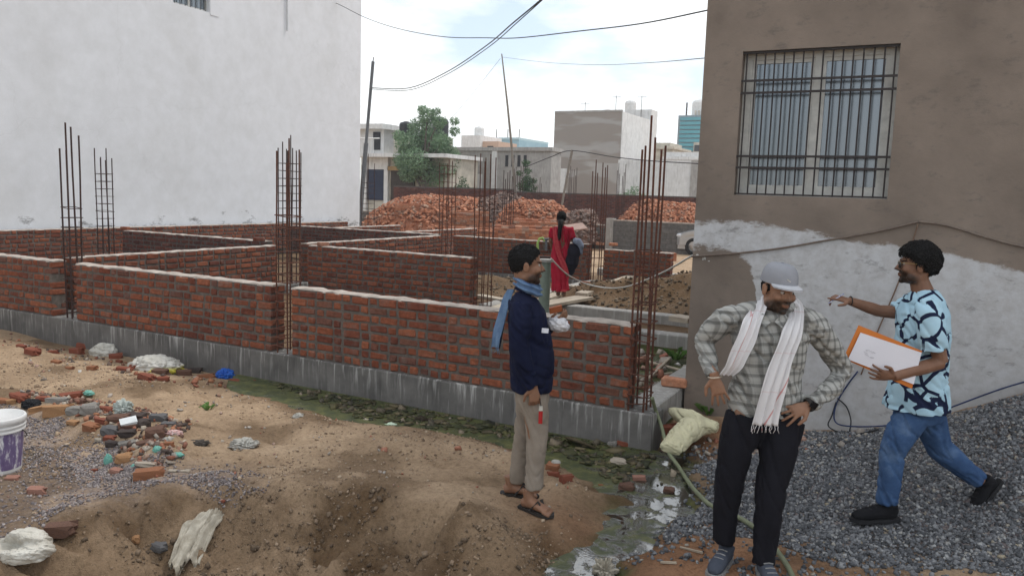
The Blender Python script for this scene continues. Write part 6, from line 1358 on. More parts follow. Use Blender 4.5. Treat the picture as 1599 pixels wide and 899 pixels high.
def garment(name, mb, mat, root, vox=.011, it=2, wr=.010, fold=(9, 9, 20), seed=1, extra=None):
    o = mb.build(name, mat, root); remesh_smooth(o, vox, it); me = o.data
    n = len(me.vertices); co = np.empty(n*3); me.vertices.foreach_get('co', co); co = co.reshape(-1, 3); nr = np.empty(n*3); me.vertices.foreach_get('normal', nr); nr = nr.reshape(-1, 3)
    x, y, z = co.T; f = fbm(x*fold[0]+y*fold[1]*.7+seed, z*fold[2]+(x-y)*fold[0]*.5, 4, seed)-.47
    g = np.abs(fbm(x*fold[0]*.8+z*fold[2]*.5+3, z*fold[2]*.6-y*fold[1]+x*4, 3, seed+9)-.46)
    g2 = np.abs(fbm(x*fold[0]*.45-y*fold[1]*.4+z*fold[2]*.25+11, z*fold[2]*.45+x*fold[0]*.5, 2, seed+31)-.46)
    h = f*wr*1.7 - wr*1.0*np.exp(-(g/.035)**2) - wr*1.1*np.exp(-(g2/.03)**2)
    if extra is not None: h = h + extra(x, y, z)
    co += nr*h[:, None]; me.vertices.foreach_set('co', co.ravel()); me.update(); return o
def cloth_mat(name, c1, c2, scale=7, weave=500, rough=.9, spec=.15, b=.25):
    mt, nd, lk, bs = newmat(name); v = vecof(nd, lk); r_ = ramp(nd, [(.3, c2), (.7, c1)]); lk.new(noise(nd, lk, v, scale, 5), r_.inputs[0]); lk.new(r_.outputs[0], bs.inputs['Base Color'])
    bs.inputs['Roughness'].default_value = rough; bs.inputs['Specular IOR Level'].default_value = spec; bs.inputs['Sheen Weight'].default_value = .0
    bump(nd, lk, bs, noise(nd, lk, v, weave, 2), b, .0015); MATS[name] = mt; return mt
def ribbon(name, label, root, mat, path, widths, sides, normals, folds=3, amp=.012, th=.004, m_=16, seed=0, name_part=True, fringe=None):
    """draped cloth strip with lengthwise folds"""
    rr = random.Random(seed); P = []; 
    n = len(path); S = 8; rows = []
    def cat(A, i, t_):
        a, b = A[i], A[i+1]; pa = A[max(i-1,0)]; pb = A[min(i+2,n-1)]; t2 = t_*t_; t3 = t2*t_
        return .5*((2*a)+(b-pa)*t_+(2*pa-5*a+4*b-pb)*t2+(3*a-pa-3*b+pb)*t3)
    N_ = (n-1)*S
    for q in range(N_+1):
        i = min(q//S, n-2); t_ = q/S-i
        p = cat(path, i, t_); w = np.interp(q/S, range(n), widths); sd = sides[i].lerp(sides[i+1], t_).normalized(); nn = normals[i].lerp(normals[i+1], t_).normalized()
        row = []
        for k in range(m_+1):
            u_ = k/m_-.5; ph = seed*1.3+q*.05
            am = amp*(math.sin(u_*2*math.pi*folds+ph) + .5*math.sin(u_*2*math.pi*folds*1.9+ph*1.7))
            row.append(p + sd*(u_*w + .25*amp*math.sin(q*.5+k)) + nn*(am + th))
        rows.append(row)
    w_ = m_+1; vs = [v for r_ in rows for v in r_]; nb = len(vs)
    for q, r_ in enumerate(rows):
        i = min(q//S, n-2); nn = normals[i].lerp(normals[i+1], q/S-i).normalized(); vs += [v - nn*th for v in r_]
    fs = []
    R_ = len(rows)
    for i in range(R_-1):
        for k in range(m_): fs.append((i*w_+k, i*w_+k+1, (i+1)*w_+k+1, (i+1)*w_+k)); fs.append((nb+i*w_+k, nb+(i+1)*w_+k, nb+(i+1)*w_+k+1, nb+i*w_+k+1))
        for k in (0, m_): fs.append((i*w_+k, (i+1)*w_+k, nb+(i+1)*w_+k, nb+i*w_+k))
    for i in (0, R_-1):
        for k in range(m_): fs.append((i*w_+k, i*w_+k+1, nb+i*w_+k+1, nb+i*w_+k))
    mb = MB().add(vs, fs)
    if fringe:
        for k in range(0, m_+1, 2):
            e = rows[-1][k]; mb.tube([e, e+Vector((rr.uniform(-.01,.01), rr.uniform(-.005,.005), -fringe*.5)), e+Vector((rr.uniform(-.015,.015), rr.uniform(-.005,.005), -fringe))], .0016, 4)
    return mb.build(name, mat, root, smooth=True)
X_, Y_, Z_ = Vector((1,0,0)), Vector((0,1,0)), Vector((0,0,1))
def E(v, r): return v, r

# ======== man in the navy jacket (profile, looking right)
P0 = on_ground(826, 785); J = mkJ(P0)
SK1 = skin_mat('skin_brown', (.27,.145,.09), (.21,.108,.066))
b = MB()
hc = J(823, 414); fdir = Vector((1, .12, -.04)); H1 = add_head(b, hc, fdir, Vector((.02,0,1)), J(822, 452), 1.04)
# trunk and limbs under the clothes
b.tube([J(823,462), J(825,500), J(830,560), J(832,600)], [(.05,.06),(.085,.13),(.09,.13),(.09,.13)], 16, up=(1,0,0))
b.tube([J(815,478,-.19), J(813,540,-.22), J(833,604,-.20)], [.045,.04,.03], 10); b.tube([J(820,478,.19), J(822,535,.22), J(864,503,.10)], [.045,.04,.03], 10)
b.tube([J(830,610,-.08), J(836,690,-.10), J(834,768,-.12)], [.07,.05,.04], 10); b.tube([J(826,610,.08), J(819,690,.10), J(806,752,.12)], [.07,.05,.04], 10)
add_hand(b, J(834,606,-.20), Vector((.12,-.02,-1)), Vector((.15,-1,0)), .18, .75, .04, 1)
add_hand(b, J(861,503,.09), Vector((.75,-.35,.35)), Vector((.3,-.6,-.8)), .17, .55, .05, -1)
# bare feet
for (hx, hy_, tx, ty_, dy) in ((824,768,856,797,-.12), (795,759,822,764,.12)):
    h_, t_ = J(hx, hy_-2, dy), J(tx, ty_-2, dy-(.10 if dy < 0 else .02)); h_.z = .045; t_.z = .035; dd = (t_-h_); dd.z = 0; L = max(dd.length, .2); dd.normalize(); t_ = h_+dd*.17; t_.z = .035; sd = dd.cross(Z_)
    b.tube([h_-dd*.03, h_+dd*.03+Z_*.015, h_+dd*.1+Z_*.005, t_], [(.03,.032),(.042,.036),(.032,.042),(.016,.046)], 12, up=(0,0,1)); b.tube([h_+Z_*.1, h_+Z_*.02+dd*.02], [.036,.036], 10)
    for q in range(5): b.tube([t_+sd*(.036-.018*q)*1.0-dd*.02, t_+sd*(.040-.0195*q)+dd*(.035-.006*q)-Z_*.012], [.0115 if q else .014, .010], 7)
man1 = body_object('person', b, SK1, 'man in navy jacket and blue scarf standing in profile with sandals', P0, H1, .0047, 2, .85, True)
eyes(man1, H1)
hair(man1, H1, lambda a, bb, d: d-np.interp(bb, [-.12,-.07,-.03,.012,.03,.055,.08], [-.085,-.072,-.03,-.005,.03,.060,.074]), .005, 2, .003, strands=1100, slen=.008, curl=.2)
NAVYC = cloth_mat('navy_jacket_cloth', (.010,.014,.040), (.006,.008,.025)); KHAKI = cloth_mat('beige_trousers_cloth', (.30,.255,.21), (.22,.185,.15))
b = MB()
b.tube([J(823,458), J(818,468), J(822,490), J(828,530), J(831,570), J(830,608)], [(.06,.08),(.095,.17),(.125,.205),(.140,.21),(.152,.205),(.140,.20)], 24, up=(1,0,0))
b.tube([J(816,476,-.17), J(813,500,-.215), J(811,542,-.235), J(821,580,-.225), J(831,605,-.20)], [.075,.075,.066,.058,.05], 14)
b.tube([J(820,478,.17), J(821,500,.215), J(825,540,.23), J(845,522,.17), J(862,505,.10)], [.072,.07,.062,.055,.045], 14)
jk = garment('jacket', b, NAVYC, man1, .010, 3, .011, (8,8,13), 4)
MB().tube([J(824,449), J(822,456)], [(.075,.085),(.082,.095)], 18, up=(1,0,0), cap=False).build('collar', NAVYC, jk, smooth=True)
q = J(844,515,-.205); MB().obox(q+Vector((.03,-.03,0)), (.045,.006,.03), rotm(0,.1,.35)).build('chest_badge', simple('white_label', (.75,.77,.8), (.6,.62,.7), .6, 60), jk)
b = MB()
b.tube([J(831,596), J(831,622), J(832,640)], [(.115,.165),(.118,.168),(.10,.16)], 20, up=(1,0,0))
b.tube([J(833,618,-.085), J(838,650,-.09), J(839,690,-.10), J(836,735,-.11), J(835,764,-.12)], [(.095,.085),(.085,.085),(.07,.07),(.066,.066),(.062,.062)], 16, up=(1,0,0))
b.tube([J(828,618,.085), J(822,650,.09), J(817,690,.10), J(810,730,.11), J(806,752,.12)], [(.092,.085),(.08,.08),(.068,.07),(.062,.062),(.06,.06)], 16, up=(1,0,0))
garment('trousers', b, KHAKI, man1, .010, 3, .008, (10,10,9), 6)
SOLE = simple('dark_sandal_rubber', (.035,.03,.028), (.022,.02,.018), .7, 20)
for (hx, hy_, tx, ty_, dy) in ((824,768,856,797,-.12), (795,759,822,764,.12)):
    h_, t_ = J(hx, hy_-2, dy), J(tx, ty_-2, dy-(.10 if dy < 0 else .02)); h_.z = .0; t_.z = 0; dd = (t_-h_).normalized(); dd.z = 0; sd = dd.cross(Z_)
    pts = [(-.055,.030),(-.06,0),(-.055,-.030),(.03,-.036),(.12,-.047),(.19,-.042),(.215,0),(.19,.046),(.12,.047),(.03,.036)]
    vs = [h_+dd*a+sd*w+Z_*z for z in (.002,.022) for a, w in pts]; n_ = len(pts)
    sb_ = MB().add(vs, [tuple(range(n_-1,-1,-1)), tuple(range(n_,2*n_))]+[(i,(i+1)%n_,n_+(i+1)%n_,n_+i) for i in range(n_)]); so2 = sb_.build('sandal', SOLE, man1)
    MB().tube([h_+dd*.05+sd*.043+Z_*.02, h_+dd*.10+sd*.02+Z_*.088, h_+dd*.155+sd*.012+Z_*.03], [(.006,.011)]*3, 8, up=(0,0,1)).build('strap', SOLE, so2); MB().tube([h_+dd*.05-sd*.043+Z_*.02, h_+dd*.10-sd*.02+Z_*.088, h_+dd*.155+sd*.008+Z_*.03], [(.006,.011)]*3, 8, up=(0,0,1)).build('strap', SOLE, so2)
SCB = cloth_mat('blue_scarf_cloth', (.17,.26,.39), (.08,.14,.26), 14)
nk = J(824,449); pth = []; sds = []; nms = []
for k in range(11):
    a = math.pi*.62 + k*2*math.pi*.98/10; ca, sa = math.cos(a), math.sin(a)
    pth.append(Vector((nk.x+.004+.084*ca, .098*sa, nk.z+.008-.03*ca))); sds.append(Vector((.35*ca*0-.35*0,0,1))); nms.append(Vector((ca, sa, .25)))
ribbon('scarf', None, man1, SCB, pth, [.07]*11, sds, nms, 2, .010, .004, 12, 3)
pt = [J(800,452,.05), J(793,468,.02), J(786,495,0), J(780,522,-.01), J(777,543,-.01)]
ribbon('scarf_tail', None, man1, SCB, pt, [.06,.08,.10,.10,.09], [Vector((.5,-.85,.1))]*5, [Vector((-.85,-.5,0))]*5, 2, .012, .004, 10, 5, fringe=.04)
# what he holds
ph = J(868,488,.045); o = MB().obox((0,0,0), (.085,.014,.045), rotm(.4,-.25,.1), 0, .001).build('mobile_phone', simple('orange_phone_case', (.42,.13,.05), (.3,.09,.04), .45, 10), loc=tuple(man1.matrix_basis @ (ph+Vector((.0,0,.02)))), rot=(0,0,CAM_AZ)); tag(o, 'small orange-backed phone held up by the man in navy', 'phone')
cw = man1.matrix_basis @ (J(872,504,.05)); bm = bmesh.new(); bmesh.ops.create_icosphere(bm, subdivisions=4, radius=1)
V = np.array([v.co for v in bm.verts]); f1 = fbm(V[:,0]*4, V[:,1]*4+V[:,2]*6, 4, 2)-.47; f2 = np.abs(fbm(V[:,0]*5+4, V[:,1]*4-V[:,2]*5, 3, 8)-.47); V *= (1+.5*f1-.25*np.exp(-(f2/.05)**2))[:, None]
for v, c_ in zip(bm.verts, V): v.co = Vector((c_[0]*.075+.012*c_[2]*-1, c_[1]*.045, c_[2]*.055))
me = bpy.data.meshes.new('white_cloth'); bm.to_mesh(me); bm.free(); o = link('white_cloth', me, cloth_mat('white_handkerchief', (.72,.72,.74), (.58,.58,.62)), loc=tuple(cw+Vector((0,0,-.012))), rot=(0,0,CAM_AZ), smooth=True); tag(o, 'bunched white cloth in the raised hand of the man in navy', 'cloth')
kb = J(845,640,-.21); tg = thing('key_tag', 'red key tag with white collar hanging from the hand of the man in navy', 'key tag', tuple(man1.matrix_basis @ kb), CAM_AZ)
MB().tube([(0,0,-.09),(0,0,-.01)], [(.013,.006),(.013,.006)], 10, up=(1,0,0)).build('red_tag', simple('red_plastic', (.42,.02,.02), (.34,.02,.02), .4, 5, bstr=0), tg); MB().tube([(0,0,-.005),(0,0,.025)], [(.014,.007),(.011,.007)], 10, up=(1,0,0)).build('white_collar', SACKW, tg); MB().tube([(0,0,.025),(-.01,0,.075)], .003, 5).build('strap', SOLE, tg)

# ======== man with the cap, hands on hips
P0 = on_ground(1150, 880); J = mkJ(P0)
SK2 = skin_mat('skin_warm_brown', (.30,.165,.105), (.235,.125,.077))
b = MB(); hc = J(1217, 452, -.02); fd = Vector((.27,-.93,-.20)); H2 = add_head(b, hc, fd, Vector((.12,-.22,1)), J(1207,497,.03), 1.03, .058)
b.tube([J(1206,505,.03), J(1204,540,.03), J(1196,590,.03), J(1196,640,.03)], [(.10,.06),(.15,.08),(.15,.08),(.15,.08)], 16, up=(1,0,0))
b.tube([J(1135,500,.04), J(1112,518,.08), J(1101,535,.11), J(1106,560,.04), J(1117,590,-.06)], [.036,.036,.034,.03,.028], 10); b.tube([J(1270,510,.04), J(1296,545,.09), J(1316,580,.12), J(1300,606,.02), J(1262,634,-.09)], [.036,.036,.034,.03,.028], 10)
b.tube([J(1165,640,.0), J(1140,740,-.02), J(1132,840,-.02)], [.08,.055,.042], 10); b.tube([J(1225,645,.0), J(1203,765,-.12), J(1192,880,-.16)], [.08,.055,.042], 10)
add_hand(b, J(1117,590,-.07), Vector((.28,-.12,-1)), Vector((-.25,-1,.08)), .185, .22, .2, 1, thumb_curl=.2)
add_hand(b, J(1261,634,-.10), Vector((-.86,-.18,-.34)), Vector((.1,-.9,.45)), .185, .25, .24, -1, thumb_curl=.3)
man2 = body_object('person', b, SK2, 'man with grey cap and white scarf standing with hands on hips', P0, H2, .0047, 2, .95, True); eyes(man2, H2, Vector((.7,-.7,-.35)))
hair(man2, H2, lambda a, bb, d: np.minimum(np.minimum(d-np.interp(bb, [-.12,-.07,-.03,.012,.03], [-.085,-.072,-.03,-.01,.02]), .02-bb), .03-d), .004, 4, .003, strands=300, slen=.01, curl=.2)
def plaid():
    mt, nd, lk, bs = newmat('grey_plaid_shirt'); v = vecof(nd, lk); mpn = N(nd, 'ShaderNodeMapping'); mpn.inputs['Rotation'].default_value = (0, .06, 0); lk.new(v, mpn.inputs[0])
    sx = N(nd, 'ShaderNodeSeparateXYZ'); ds = N(nd, 'ShaderNodeVectorMath', operation='ADD'); nz_ = N(nd, 'ShaderNodeTexNoise'); nz_.inputs['Scale'].default_value = 5; lk.new(v, nz_.inputs['Vector'])
    ns = N(nd, 'ShaderNodeVectorMath', operation='SCALE'); ns.inputs['Scale'].default_value = .035; lk.new(nz_.outputs['Color'], ns.inputs[0]); lk.new(mpn.outputs[0], ds.inputs[0]); lk.new(ns.outputs[0], ds.inputs[1]); lk.new(ds.outputs[0], sx.inputs[0])
    def band(o_, per, st):
        m_ = N(nd, 'ShaderNodeMath', operation='MULTIPLY'); lk.new(o_, m_.inputs[0]); m_.inputs[1].default_value = 1/per; f_ = N(nd, 'ShaderNodeMath', operation='FRACT'); lk.new(m_.outputs[0], f_.inputs[0]); r_ = ramp(nd, st, 'LINEAR'); lk.new(f_.outputs[0], r_.inputs[0]); return r_.outputs[0]
    st = [(0,(.95,)*3),(.10,(.95,)*3),(.2,(.58,)*3),(.42,(.58,)*3),(.52,(1.03,)*3),(.62,(1.03,)*3),(.66,(.8,)*3),(.70,(1.03,)*3),(.93,(1.03,)*3)]
    ad = N(nd, 'ShaderNodeMath', operation='ADD'); lk.new(sx.outputs[0], ad.inputs[0]); m2 = N(nd, 'ShaderNodeMath', operation='MULTIPLY'); lk.new(sx.outputs[1], m2.inputs[0]); m2.inputs[1].default_value = .8; lk.new(m2.outputs[0], ad.inputs[1])
    c = mix(nd, lk, 1.0, band(ad.outputs[0], .052, st), band(sx.outputs[2], .056, st), 'MULTIPLY'); c = mix(nd, lk, 1.0, (.375,.375,.355), c, 'MULTIPLY')
    lk.new(c, bs.inputs['Base Color']); bs.inputs['Roughness'].default_value = .9; bs.inputs['Specular IOR Level'].default_value = .15; return mt
PL = plaid(); b = MB()
b.tube([J(1207,482,.03), J(1206,494,.03), J(1204,520,.03), J(1199,570,.03), J(1196,610,.03), J(1196,646,.03)], [(.07,.065),(.165,.09),(.225,.125),(.20,.13),(.212,.145),(.216,.148)], 26, up=(1,0,0))
b.tube([J(1150,494,.03), J(1130,500,.04), J(1112,518,.08), J(1101,535,.11), J(1106,560,.04), J(1116,588,-.05)], [.07,.075,.072,.066,.058,.046], 14)
b.tube([J(1255,500,.03), J(1273,512,.04), J(1296,545,.09), J(1316,580,.12), J(1300,606,.02), J(1266,630,-.08)], [.07,.078,.072,.066,.062,.05], 14)
b.tube([J(1195,484,.04), J(1165,490,.04), J(1132,500,.04)], [.055,.062,.070], 14); b.tube([J(1220,484,.04), J(1247,493,.04), J(1272,508,.04)], [.055,.062,.072], 14)
sh = garment('shirt', b, PL, man2, .010, 3, .012, (8,8,12), 11)
CAPG = cloth_mat('grey_cap_cloth', (.30,.31,.34), (.24,.25,.275)); CAPL = cloth_mat('pale_visor_cloth', (.50,.51,.54), (.43,.44,.47))
# collar wings and placket
for s_k in (-1, 1):
    q = J(1207,494,-.075); MB().add([q+Vector((s_k*.008,-.012,-.028)), q+Vector((s_k*.05,.01,.012)), q+Vector((s_k*.085,.03,-.012)), q+Vector((s_k*.05,-.028,-.062))], [(0,1,2,3)]).build('collar', PL, sh)
DARKT = cloth_mat('black_trousers_cloth', (.012,.012,.017), (.007,.007,.010)); b = MB()
b.tube([J(1196,606,.03), J(1196,645,.02), J(1195,665,.01)], [(.185,.115),(.20,.135),(.19,.13)], 22, up=(1,0,0))
b.tube([J(1166,650,.0), J(1153,690,-.02), J(1141,738,-.04), J(1135,790,-.03), J(1131,846,-.02)], [(.115,.12),(.105,.11),(.085,.09),(.075,.08),(.066,.07)], 18, up=(1,0,0))
b.tube([J(1225,655,.0), J(1216,700,-.05), J(1205,760,-.11), J(1198,820,-.14), J(1193,882,-.16)], [(.115,.12),(.105,.11),(.085,.09),(.075,.08),(.068,.07)], 18, up=(1,0,0))
garment('trousers', b, DARKT, man2, .010, 3, .007, (9,9,7), 13)
def shoe(root, heel, d, mat, sole, up_=0.0, L=.28, pitch=0, name='shoe'):
    d = d.normalized(); fl = Vector((d.x, d.y, 0)).normalized(); sd = fl.cross(Z_); n_ = sd.cross(d).normalized()*-1
    n_ = -n_ if n_.z < 0 else n_
    k = L/.28; mb = MB(); p = lambda a, h: heel + d*a*k + n_*h*k
    mb.tube([p(-.045,.05), p(-.02,.055), p(.05,.055), p(.12,.047), p(.18,.038), p(.215,.03)], [(.036*k,.026*k),(.048*k,.037*k),(.047*k,.040*k),(.036*k,.046*k),(.028*k,.043*k),(.016*k,.026*k)], 16, up=tuple(n_))
    mb.tube([p(.0,.06), p(-.005,.105)], [.042*k,.046*k], 14)
    o = mb.build(name, mat, root); remesh_smooth(o, .009, 3, .004, 30)
    pts = [(-.065,.024),(-.07,0),(-.065,-.024),(0,-.038),(.08,-.041),(.15,-.050),(.2,-.04),(.235,0),(.2,.044),(.15,.050),(.08,.041),(0,.038)]; m_ = len(pts)
    vs = [p(a, z)+sd*w*k for z in (.0,.022) for a, w in pts]; MB().add(vs, [tuple(range(m_-1,-1,-1)), tuple(range(m_,2*m_))]+[(i,(i+1)%m_,m_+(i+1)%m_,m_+i) for i in range(m_)]).build('sole', sole, o)
    for q in range(4): 
        a = .06+.03*q; MB().tube([p(a,.098-.011*q)+sd*.025*k, p(a+.008,.106-.012*q), p(a,.098-.011*q)-sd*.025*k], .0035*k, 5).build('lace', sole, o)
    return o
SHOEB = cloth_mat('slate_blue_shoe_mesh', (.075,.085,.11), (.05,.058,.078)); SOLEG = simple('grey_sole', (.28,.28,.28), (.2,.2,.2), .7, 20)
h_ = J(1134,866,-.0); h_.z = .0; shoe(man2, h_, Vector((-.55,-.83,0)), SHOEB, SOLEG, L=.29)
h_ = J(1192,905,-.16); h_.z = gz(*(man2.matrix_basis @ J(1192,905,-.16)).xy)-P0.z; shoe(man2, h_, Vector((.02,-1,0)), SHOEB, SOLEG, L=.29)
# cap
c, r_, f_, u_, sc = H2; tilt = (f_*.97 + u_*.10).normalized(); cu = (u_*.97 - f_*.10).normalized(); A = Matrix((r_, tilt, cu)).transposed()
cb = MB(); vs = []; nu, nv = 28, 9
for j in range(nv+1):
    t_ = (j/nv)*math.pi/2
    for i in range(nu): 
        a = 2*math.pi*i/nu; sq = 1+.012*math.cos(6*a)*math.sin(t_*2); vs.append(c + A @ Vector((.091*math.cos(a)*math.cos(t_)**.5*sq, .110*math.sin(a)*math.cos(t_)**.5*sq-.012, .035+.104*math.sin(t_)))*sc)
cb.add(vs, [(j*nu+i, j*nu+(i+1)%nu, (j+1)*nu+(i+1)%nu, (j+1)*nu+i) for j in range(nv) for i in range(nu)])
cap = cb.build('cap', CAPG, man2, smooth=True)
vs = []; m_ = 13
for z in (0, -.006):
    for k, ext in enumerate((0, .022, .045, .062)):
        for i in range(m_):
            a = math.pi*(.14+.72*i/(m_-1)); w = .090*math.cos(a); y0 = .106*math.sin(a)-.012
            vs.append(c + A @ Vector((w*(1-.12*k/3*0), y0+ext*math.sin(a)**.7, .040-ext*.22-.18*w*w*10*.12+z))*sc)
fs = []; half = 4*m_
for s_k in (0, 1):
    for k in range(3):
        for i in range(m_-1): q = (s_k*half+k*m_+i, s_k*half+k*m_+i+1, s_k*half+(k+1)*m_+i+1, s_k*half+(k+1)*m_+i); fs.append(q if s_k else tuple(reversed(q)))
fs += [(3*m_+i, 3*m_+i+1, half+3*m_+i+1, half+3*m_+i) for i in range(m_-1)]
MB().add(vs, fs).build('visor', CAPL, cap, smooth=True); MB().ell(c + A @ Vector((0,-.012,.140))*sc, (.009,.009,.006)).build('button', CAPG, cap)
lg = c + A @ Vector((.012,.092,.066))*sc; MB().tube([lg-r_*.016-u_*.002, lg-r_*.002-u_*.006, lg+r_*.018+u_*.006], [.0028,.0042,.0018], 6).build('cap_badge', SACKW, cap)
def stripe_cloth():
    mt, nd, lk, bs = newmat('white_scarf_red_line'); v = vecof(nd, lk); sx = N(nd, 'ShaderNodeSeparateXYZ'); lk.new(v, sx.inputs[0])
    ad = N(nd, 'ShaderNodeMath', operation='MULTIPLY_ADD'); lk.new(sx.outputs[2], ad.inputs[0]); ad.inputs[1].default_value = -.42; lk.new(sx.outputs[0], ad.inputs[2])
    m_ = N(nd, 'ShaderNodeMath', operation='MULTIPLY'); lk.new(ad.outputs[0], m_.inputs[0]); m_.inputs[1].default_value = 1/.16; fr = N(nd, 'ShaderNodeMath', operation='FRACT'); lk.new(m_.outputs[0], fr.inputs[0]); r1_ = ramp(nd, [(.0,(0,)*3),(.015,(.7,)*3),(.04,(.7,)*3),(.055,(0,)*3)]); lk.new(fr.outputs[0], r1_.inputs[0])
    m3 = N(nd, 'ShaderNodeMath', operation='MULTIPLY'); lk.new(sx.outputs[2], m3.inputs[0]); m3.inputs[1].default_value = 1/.21; f3 = N(nd, 'ShaderNodeMath', operation='FRACT'); lk.new(m3.outputs[0], f3.inputs[0]); r3 = ramp(nd, [(.0,(0,)*3),(.01,(.2,)*3),(.022,(.2,)*3),(.035,(0,)*3)]); lk.new(f3.outputs[0], r3.inputs[0])
    c = mix(nd, lk, r1_.outputs[0], (.70,.69,.70), (.50,.12,.11)); c = mix(nd, lk, r3.outputs[0], c, (.5,.14,.12)); lk.new(c, bs.inputs['Base Color']); bs.inputs['Roughness'].default_value = .9; bs.inputs['Specular IOR Level'].default_value = .1
    bump(nd, lk, bs, noise(nd, lk, v, 400, 2), .2, .001); return mt
SCW = stripe_cloth()
ribbon('scarf', None, man2, SCW, [J(1210,472,.10), J(1190,470,.06), J(1184,482,-.02), J(1174,505,-.09), J(1160,540,-.125), J(1146,570,-.125), J(1134,586,-.10)], [.08,.09,.10,.105,.11,.10,.07], [Vector((.2,-.3,1)),Vector((.5,-.3,.8)),Vector((.85,-.2,.4)),X_,X_,X_,X_], [Vector((0,1,.3)),Vector((-.8,.2,.5)),Vector((-.4,-.8,.4)),Vector((-.1,-1,.1)),-Y_,-Y_,-Y_], 3, .011, .004, 18, 2)
ribbon('scarf', None, man2, SCW, [J(1210,472,.105), J(1232,474,.07), J(1242,490,-.03), J(1236,520,-.115), J(1220,565,-.15), J(1205,615,-.165), J(1194,664,-.165)], [.08,.09,.10,.11,.12,.135,.14], [Vector((-.2,-.3,1)),Vector((.5,.3,.8)),Vector((.85,.2,.4)),X_,X_,X_,X_], [Vector((0,1,.3)),Vector((.8,.2,.5)),Vector((.4,-.8,.4)),Vector((.1,-1,.1)),-Y_,-Y_,-Y_], 3, .012, .004, 20, 7, fringe=.04)
w_ = J(1117,588,-.065); MB().tube([w_+Vector((.036*math.cos(a), .034*math.sin(a), .006*math.cos(a))) for a in np.linspace(0, 2*math.pi, 17)], .0045, 6).build('bracelet', simple('pale_metal', (.6,.52,.42), (.5,.43,.35), .35, 10, metal=.6), man2)
w_ = J(1264,632,-.095); d_ = Vector((-.86,-.18,-.34)).normalized(); e1 = d_.cross(Z_).normalized(); e2 = d_.cross(e1); wt = MB().tube([w_+e1*.036*math.cos(a)+e2*.036*math.sin(a) for a in np.linspace(0, 2*math.pi, 17)], [(.004,.013)]*17, 8, up=tuple(e1)).build('wrist_watch', SOLE, man2); MB().obox(w_+Vector((.012,-.038,.008)), (.036,.012,.036), rotm(.2,.5,.2)).build('watch_case', simple('black_glass', (.01,.01,.013), (.008,.008,.01), .12, 5, bstr=0), wt)

# ======== man in the blue patterned shirt, striding left and pointing
P0 = on_ground(1440, 806); J = mkJ(P0)
SK3 = skin_mat('skin_dark_brown', (.235,.125,.08), (.185,.095,.06))
b = MB(); hc = J(1432,414); H3 = add_head(b, hc, Vector((-.93,.34,.0)), Vector((-.03,0,1)), J(1443,462), 1.04)
b.tube([J(1440,470), J(1440,510), J(1438,570), J(1436,630)], [(.09,.14),(.10,.15),(.10,.14),(.11,.14)], 16, up=(1,0,0))
eL = J(1470,566,-.22); wL = J(1396,588,-.26)
b.tube([J(1452,482,-.18), J(1460,525,-.22), eL], [.052,.048,.042], 12); b.tube([eL, eL.lerp(wL,.35), wL], [.042,.044,.029], 12)
eR = J(1374,486,.20); wR = J(1326,470,.18)
b.tube([J(1425,480,.17), J(1398,488,.20), eR], [.05,.045,.040], 12); b.tube([eR, eR.lerp(wR,.3), wR], [.040,.040,.027], 12)
b.tube([J(1425,635,-.0), J(1394,702,-.08), J(1386,780,-.08)], [.075,.055,.04], 10); b.tube([J(1455,640,.06), J(1468,700,.10), J(1532,752,.10)], [.075,.055,.04], 10)
add_hand(b, wL, Vector((-1,-.05,.10)), Vector((.0,-1,-.35)), .18, .4, .18, 1, thumb_curl=-.3)
add_hand(b, wR, Vector((-1,.0,.22)), Vector((.2,-.35,.95)), .18, .5, .04, -1, fingers=[.04,.75,.85,.9], thumb_curl=.6)
man3 = body_object('person', b, SK3, 'man in pale blue patterned shirt striding left and pointing', P0, H3, .0047, 2, .9, True); eyes(man3, H3)
hair(man3, H3, lambda a, bb, d: d-np.interp(bb, [-.14,-.08,-.035,.012,.03,.06,.085], [-.075,-.065,-.03,.0,.03,.050,.052]), .024, 9, .010, 16, strands=1800, slen=.022, curl=.45)
def abstract_shirt():
    mt, nd, lk, bs = newmat('pale_blue_shirt_navy_strokes'); v = vecof(nd, lk); nz_ = N(nd, 'ShaderNodeTexNoise'); nz_.inputs['Scale'].default_value = 7; nz_.inputs['Detail'].default_value = 0; lk.new(v, nz_.inputs['Vector'])
    ns = N(nd, 'ShaderNodeVectorMath', operation='SCALE'); ns.inputs['Scale'].default_value = .045; lk.new(nz_.outputs['Color'], ns.inputs[0]); ad = N(nd, 'ShaderNodeVectorMath', operation='ADD'); lk.new(v, ad.inputs[0]); lk.new(ns.outputs[0], ad.inputs[1])
    vo = N(nd, 'ShaderNodeTexVoronoi', feature='DISTANCE_TO_EDGE'); vo.inputs['Scale'].default_value = 6.3; vo.inputs['Randomness'].default_value = .8; lk.new(ad.outputs[0], vo.inputs['Vector']); r1_ = ramp(nd, [(.060,(1,)*3),(.070,(0,)*3)]); lk.new(vo.outputs['Distance'], r1_.inputs[0])
    br = ramp(nd, [(.40,(0,)*3),(.43,(1,)*3)]); lk.new(noise(nd, lk, v, 9, 1, .4), br.inputs[0]); mm = N(nd, 'ShaderNodeMath', operation='MULTIPLY'); lk.new(r1_.outputs[0], mm.inputs[0]); lk.new(br.outputs[0], mm.inputs[1])
    c0 = ramp(nd, [(.3,(.34,.53,.65)),(.7,(.45,.65,.76))]); lk.new(noise(nd, lk, v, 6, 3), c0.inputs[0]); lk.new(mix(nd, lk, mm.outputs[0], c0.outputs[0], (.012,.018,.05)), bs.inputs['Base Color']); bs.inputs['Roughness'].default_value = .85; bs.inputs['Specular IOR Level'].default_value = .15; return mt
ABS = abstract_shirt(); b = MB()
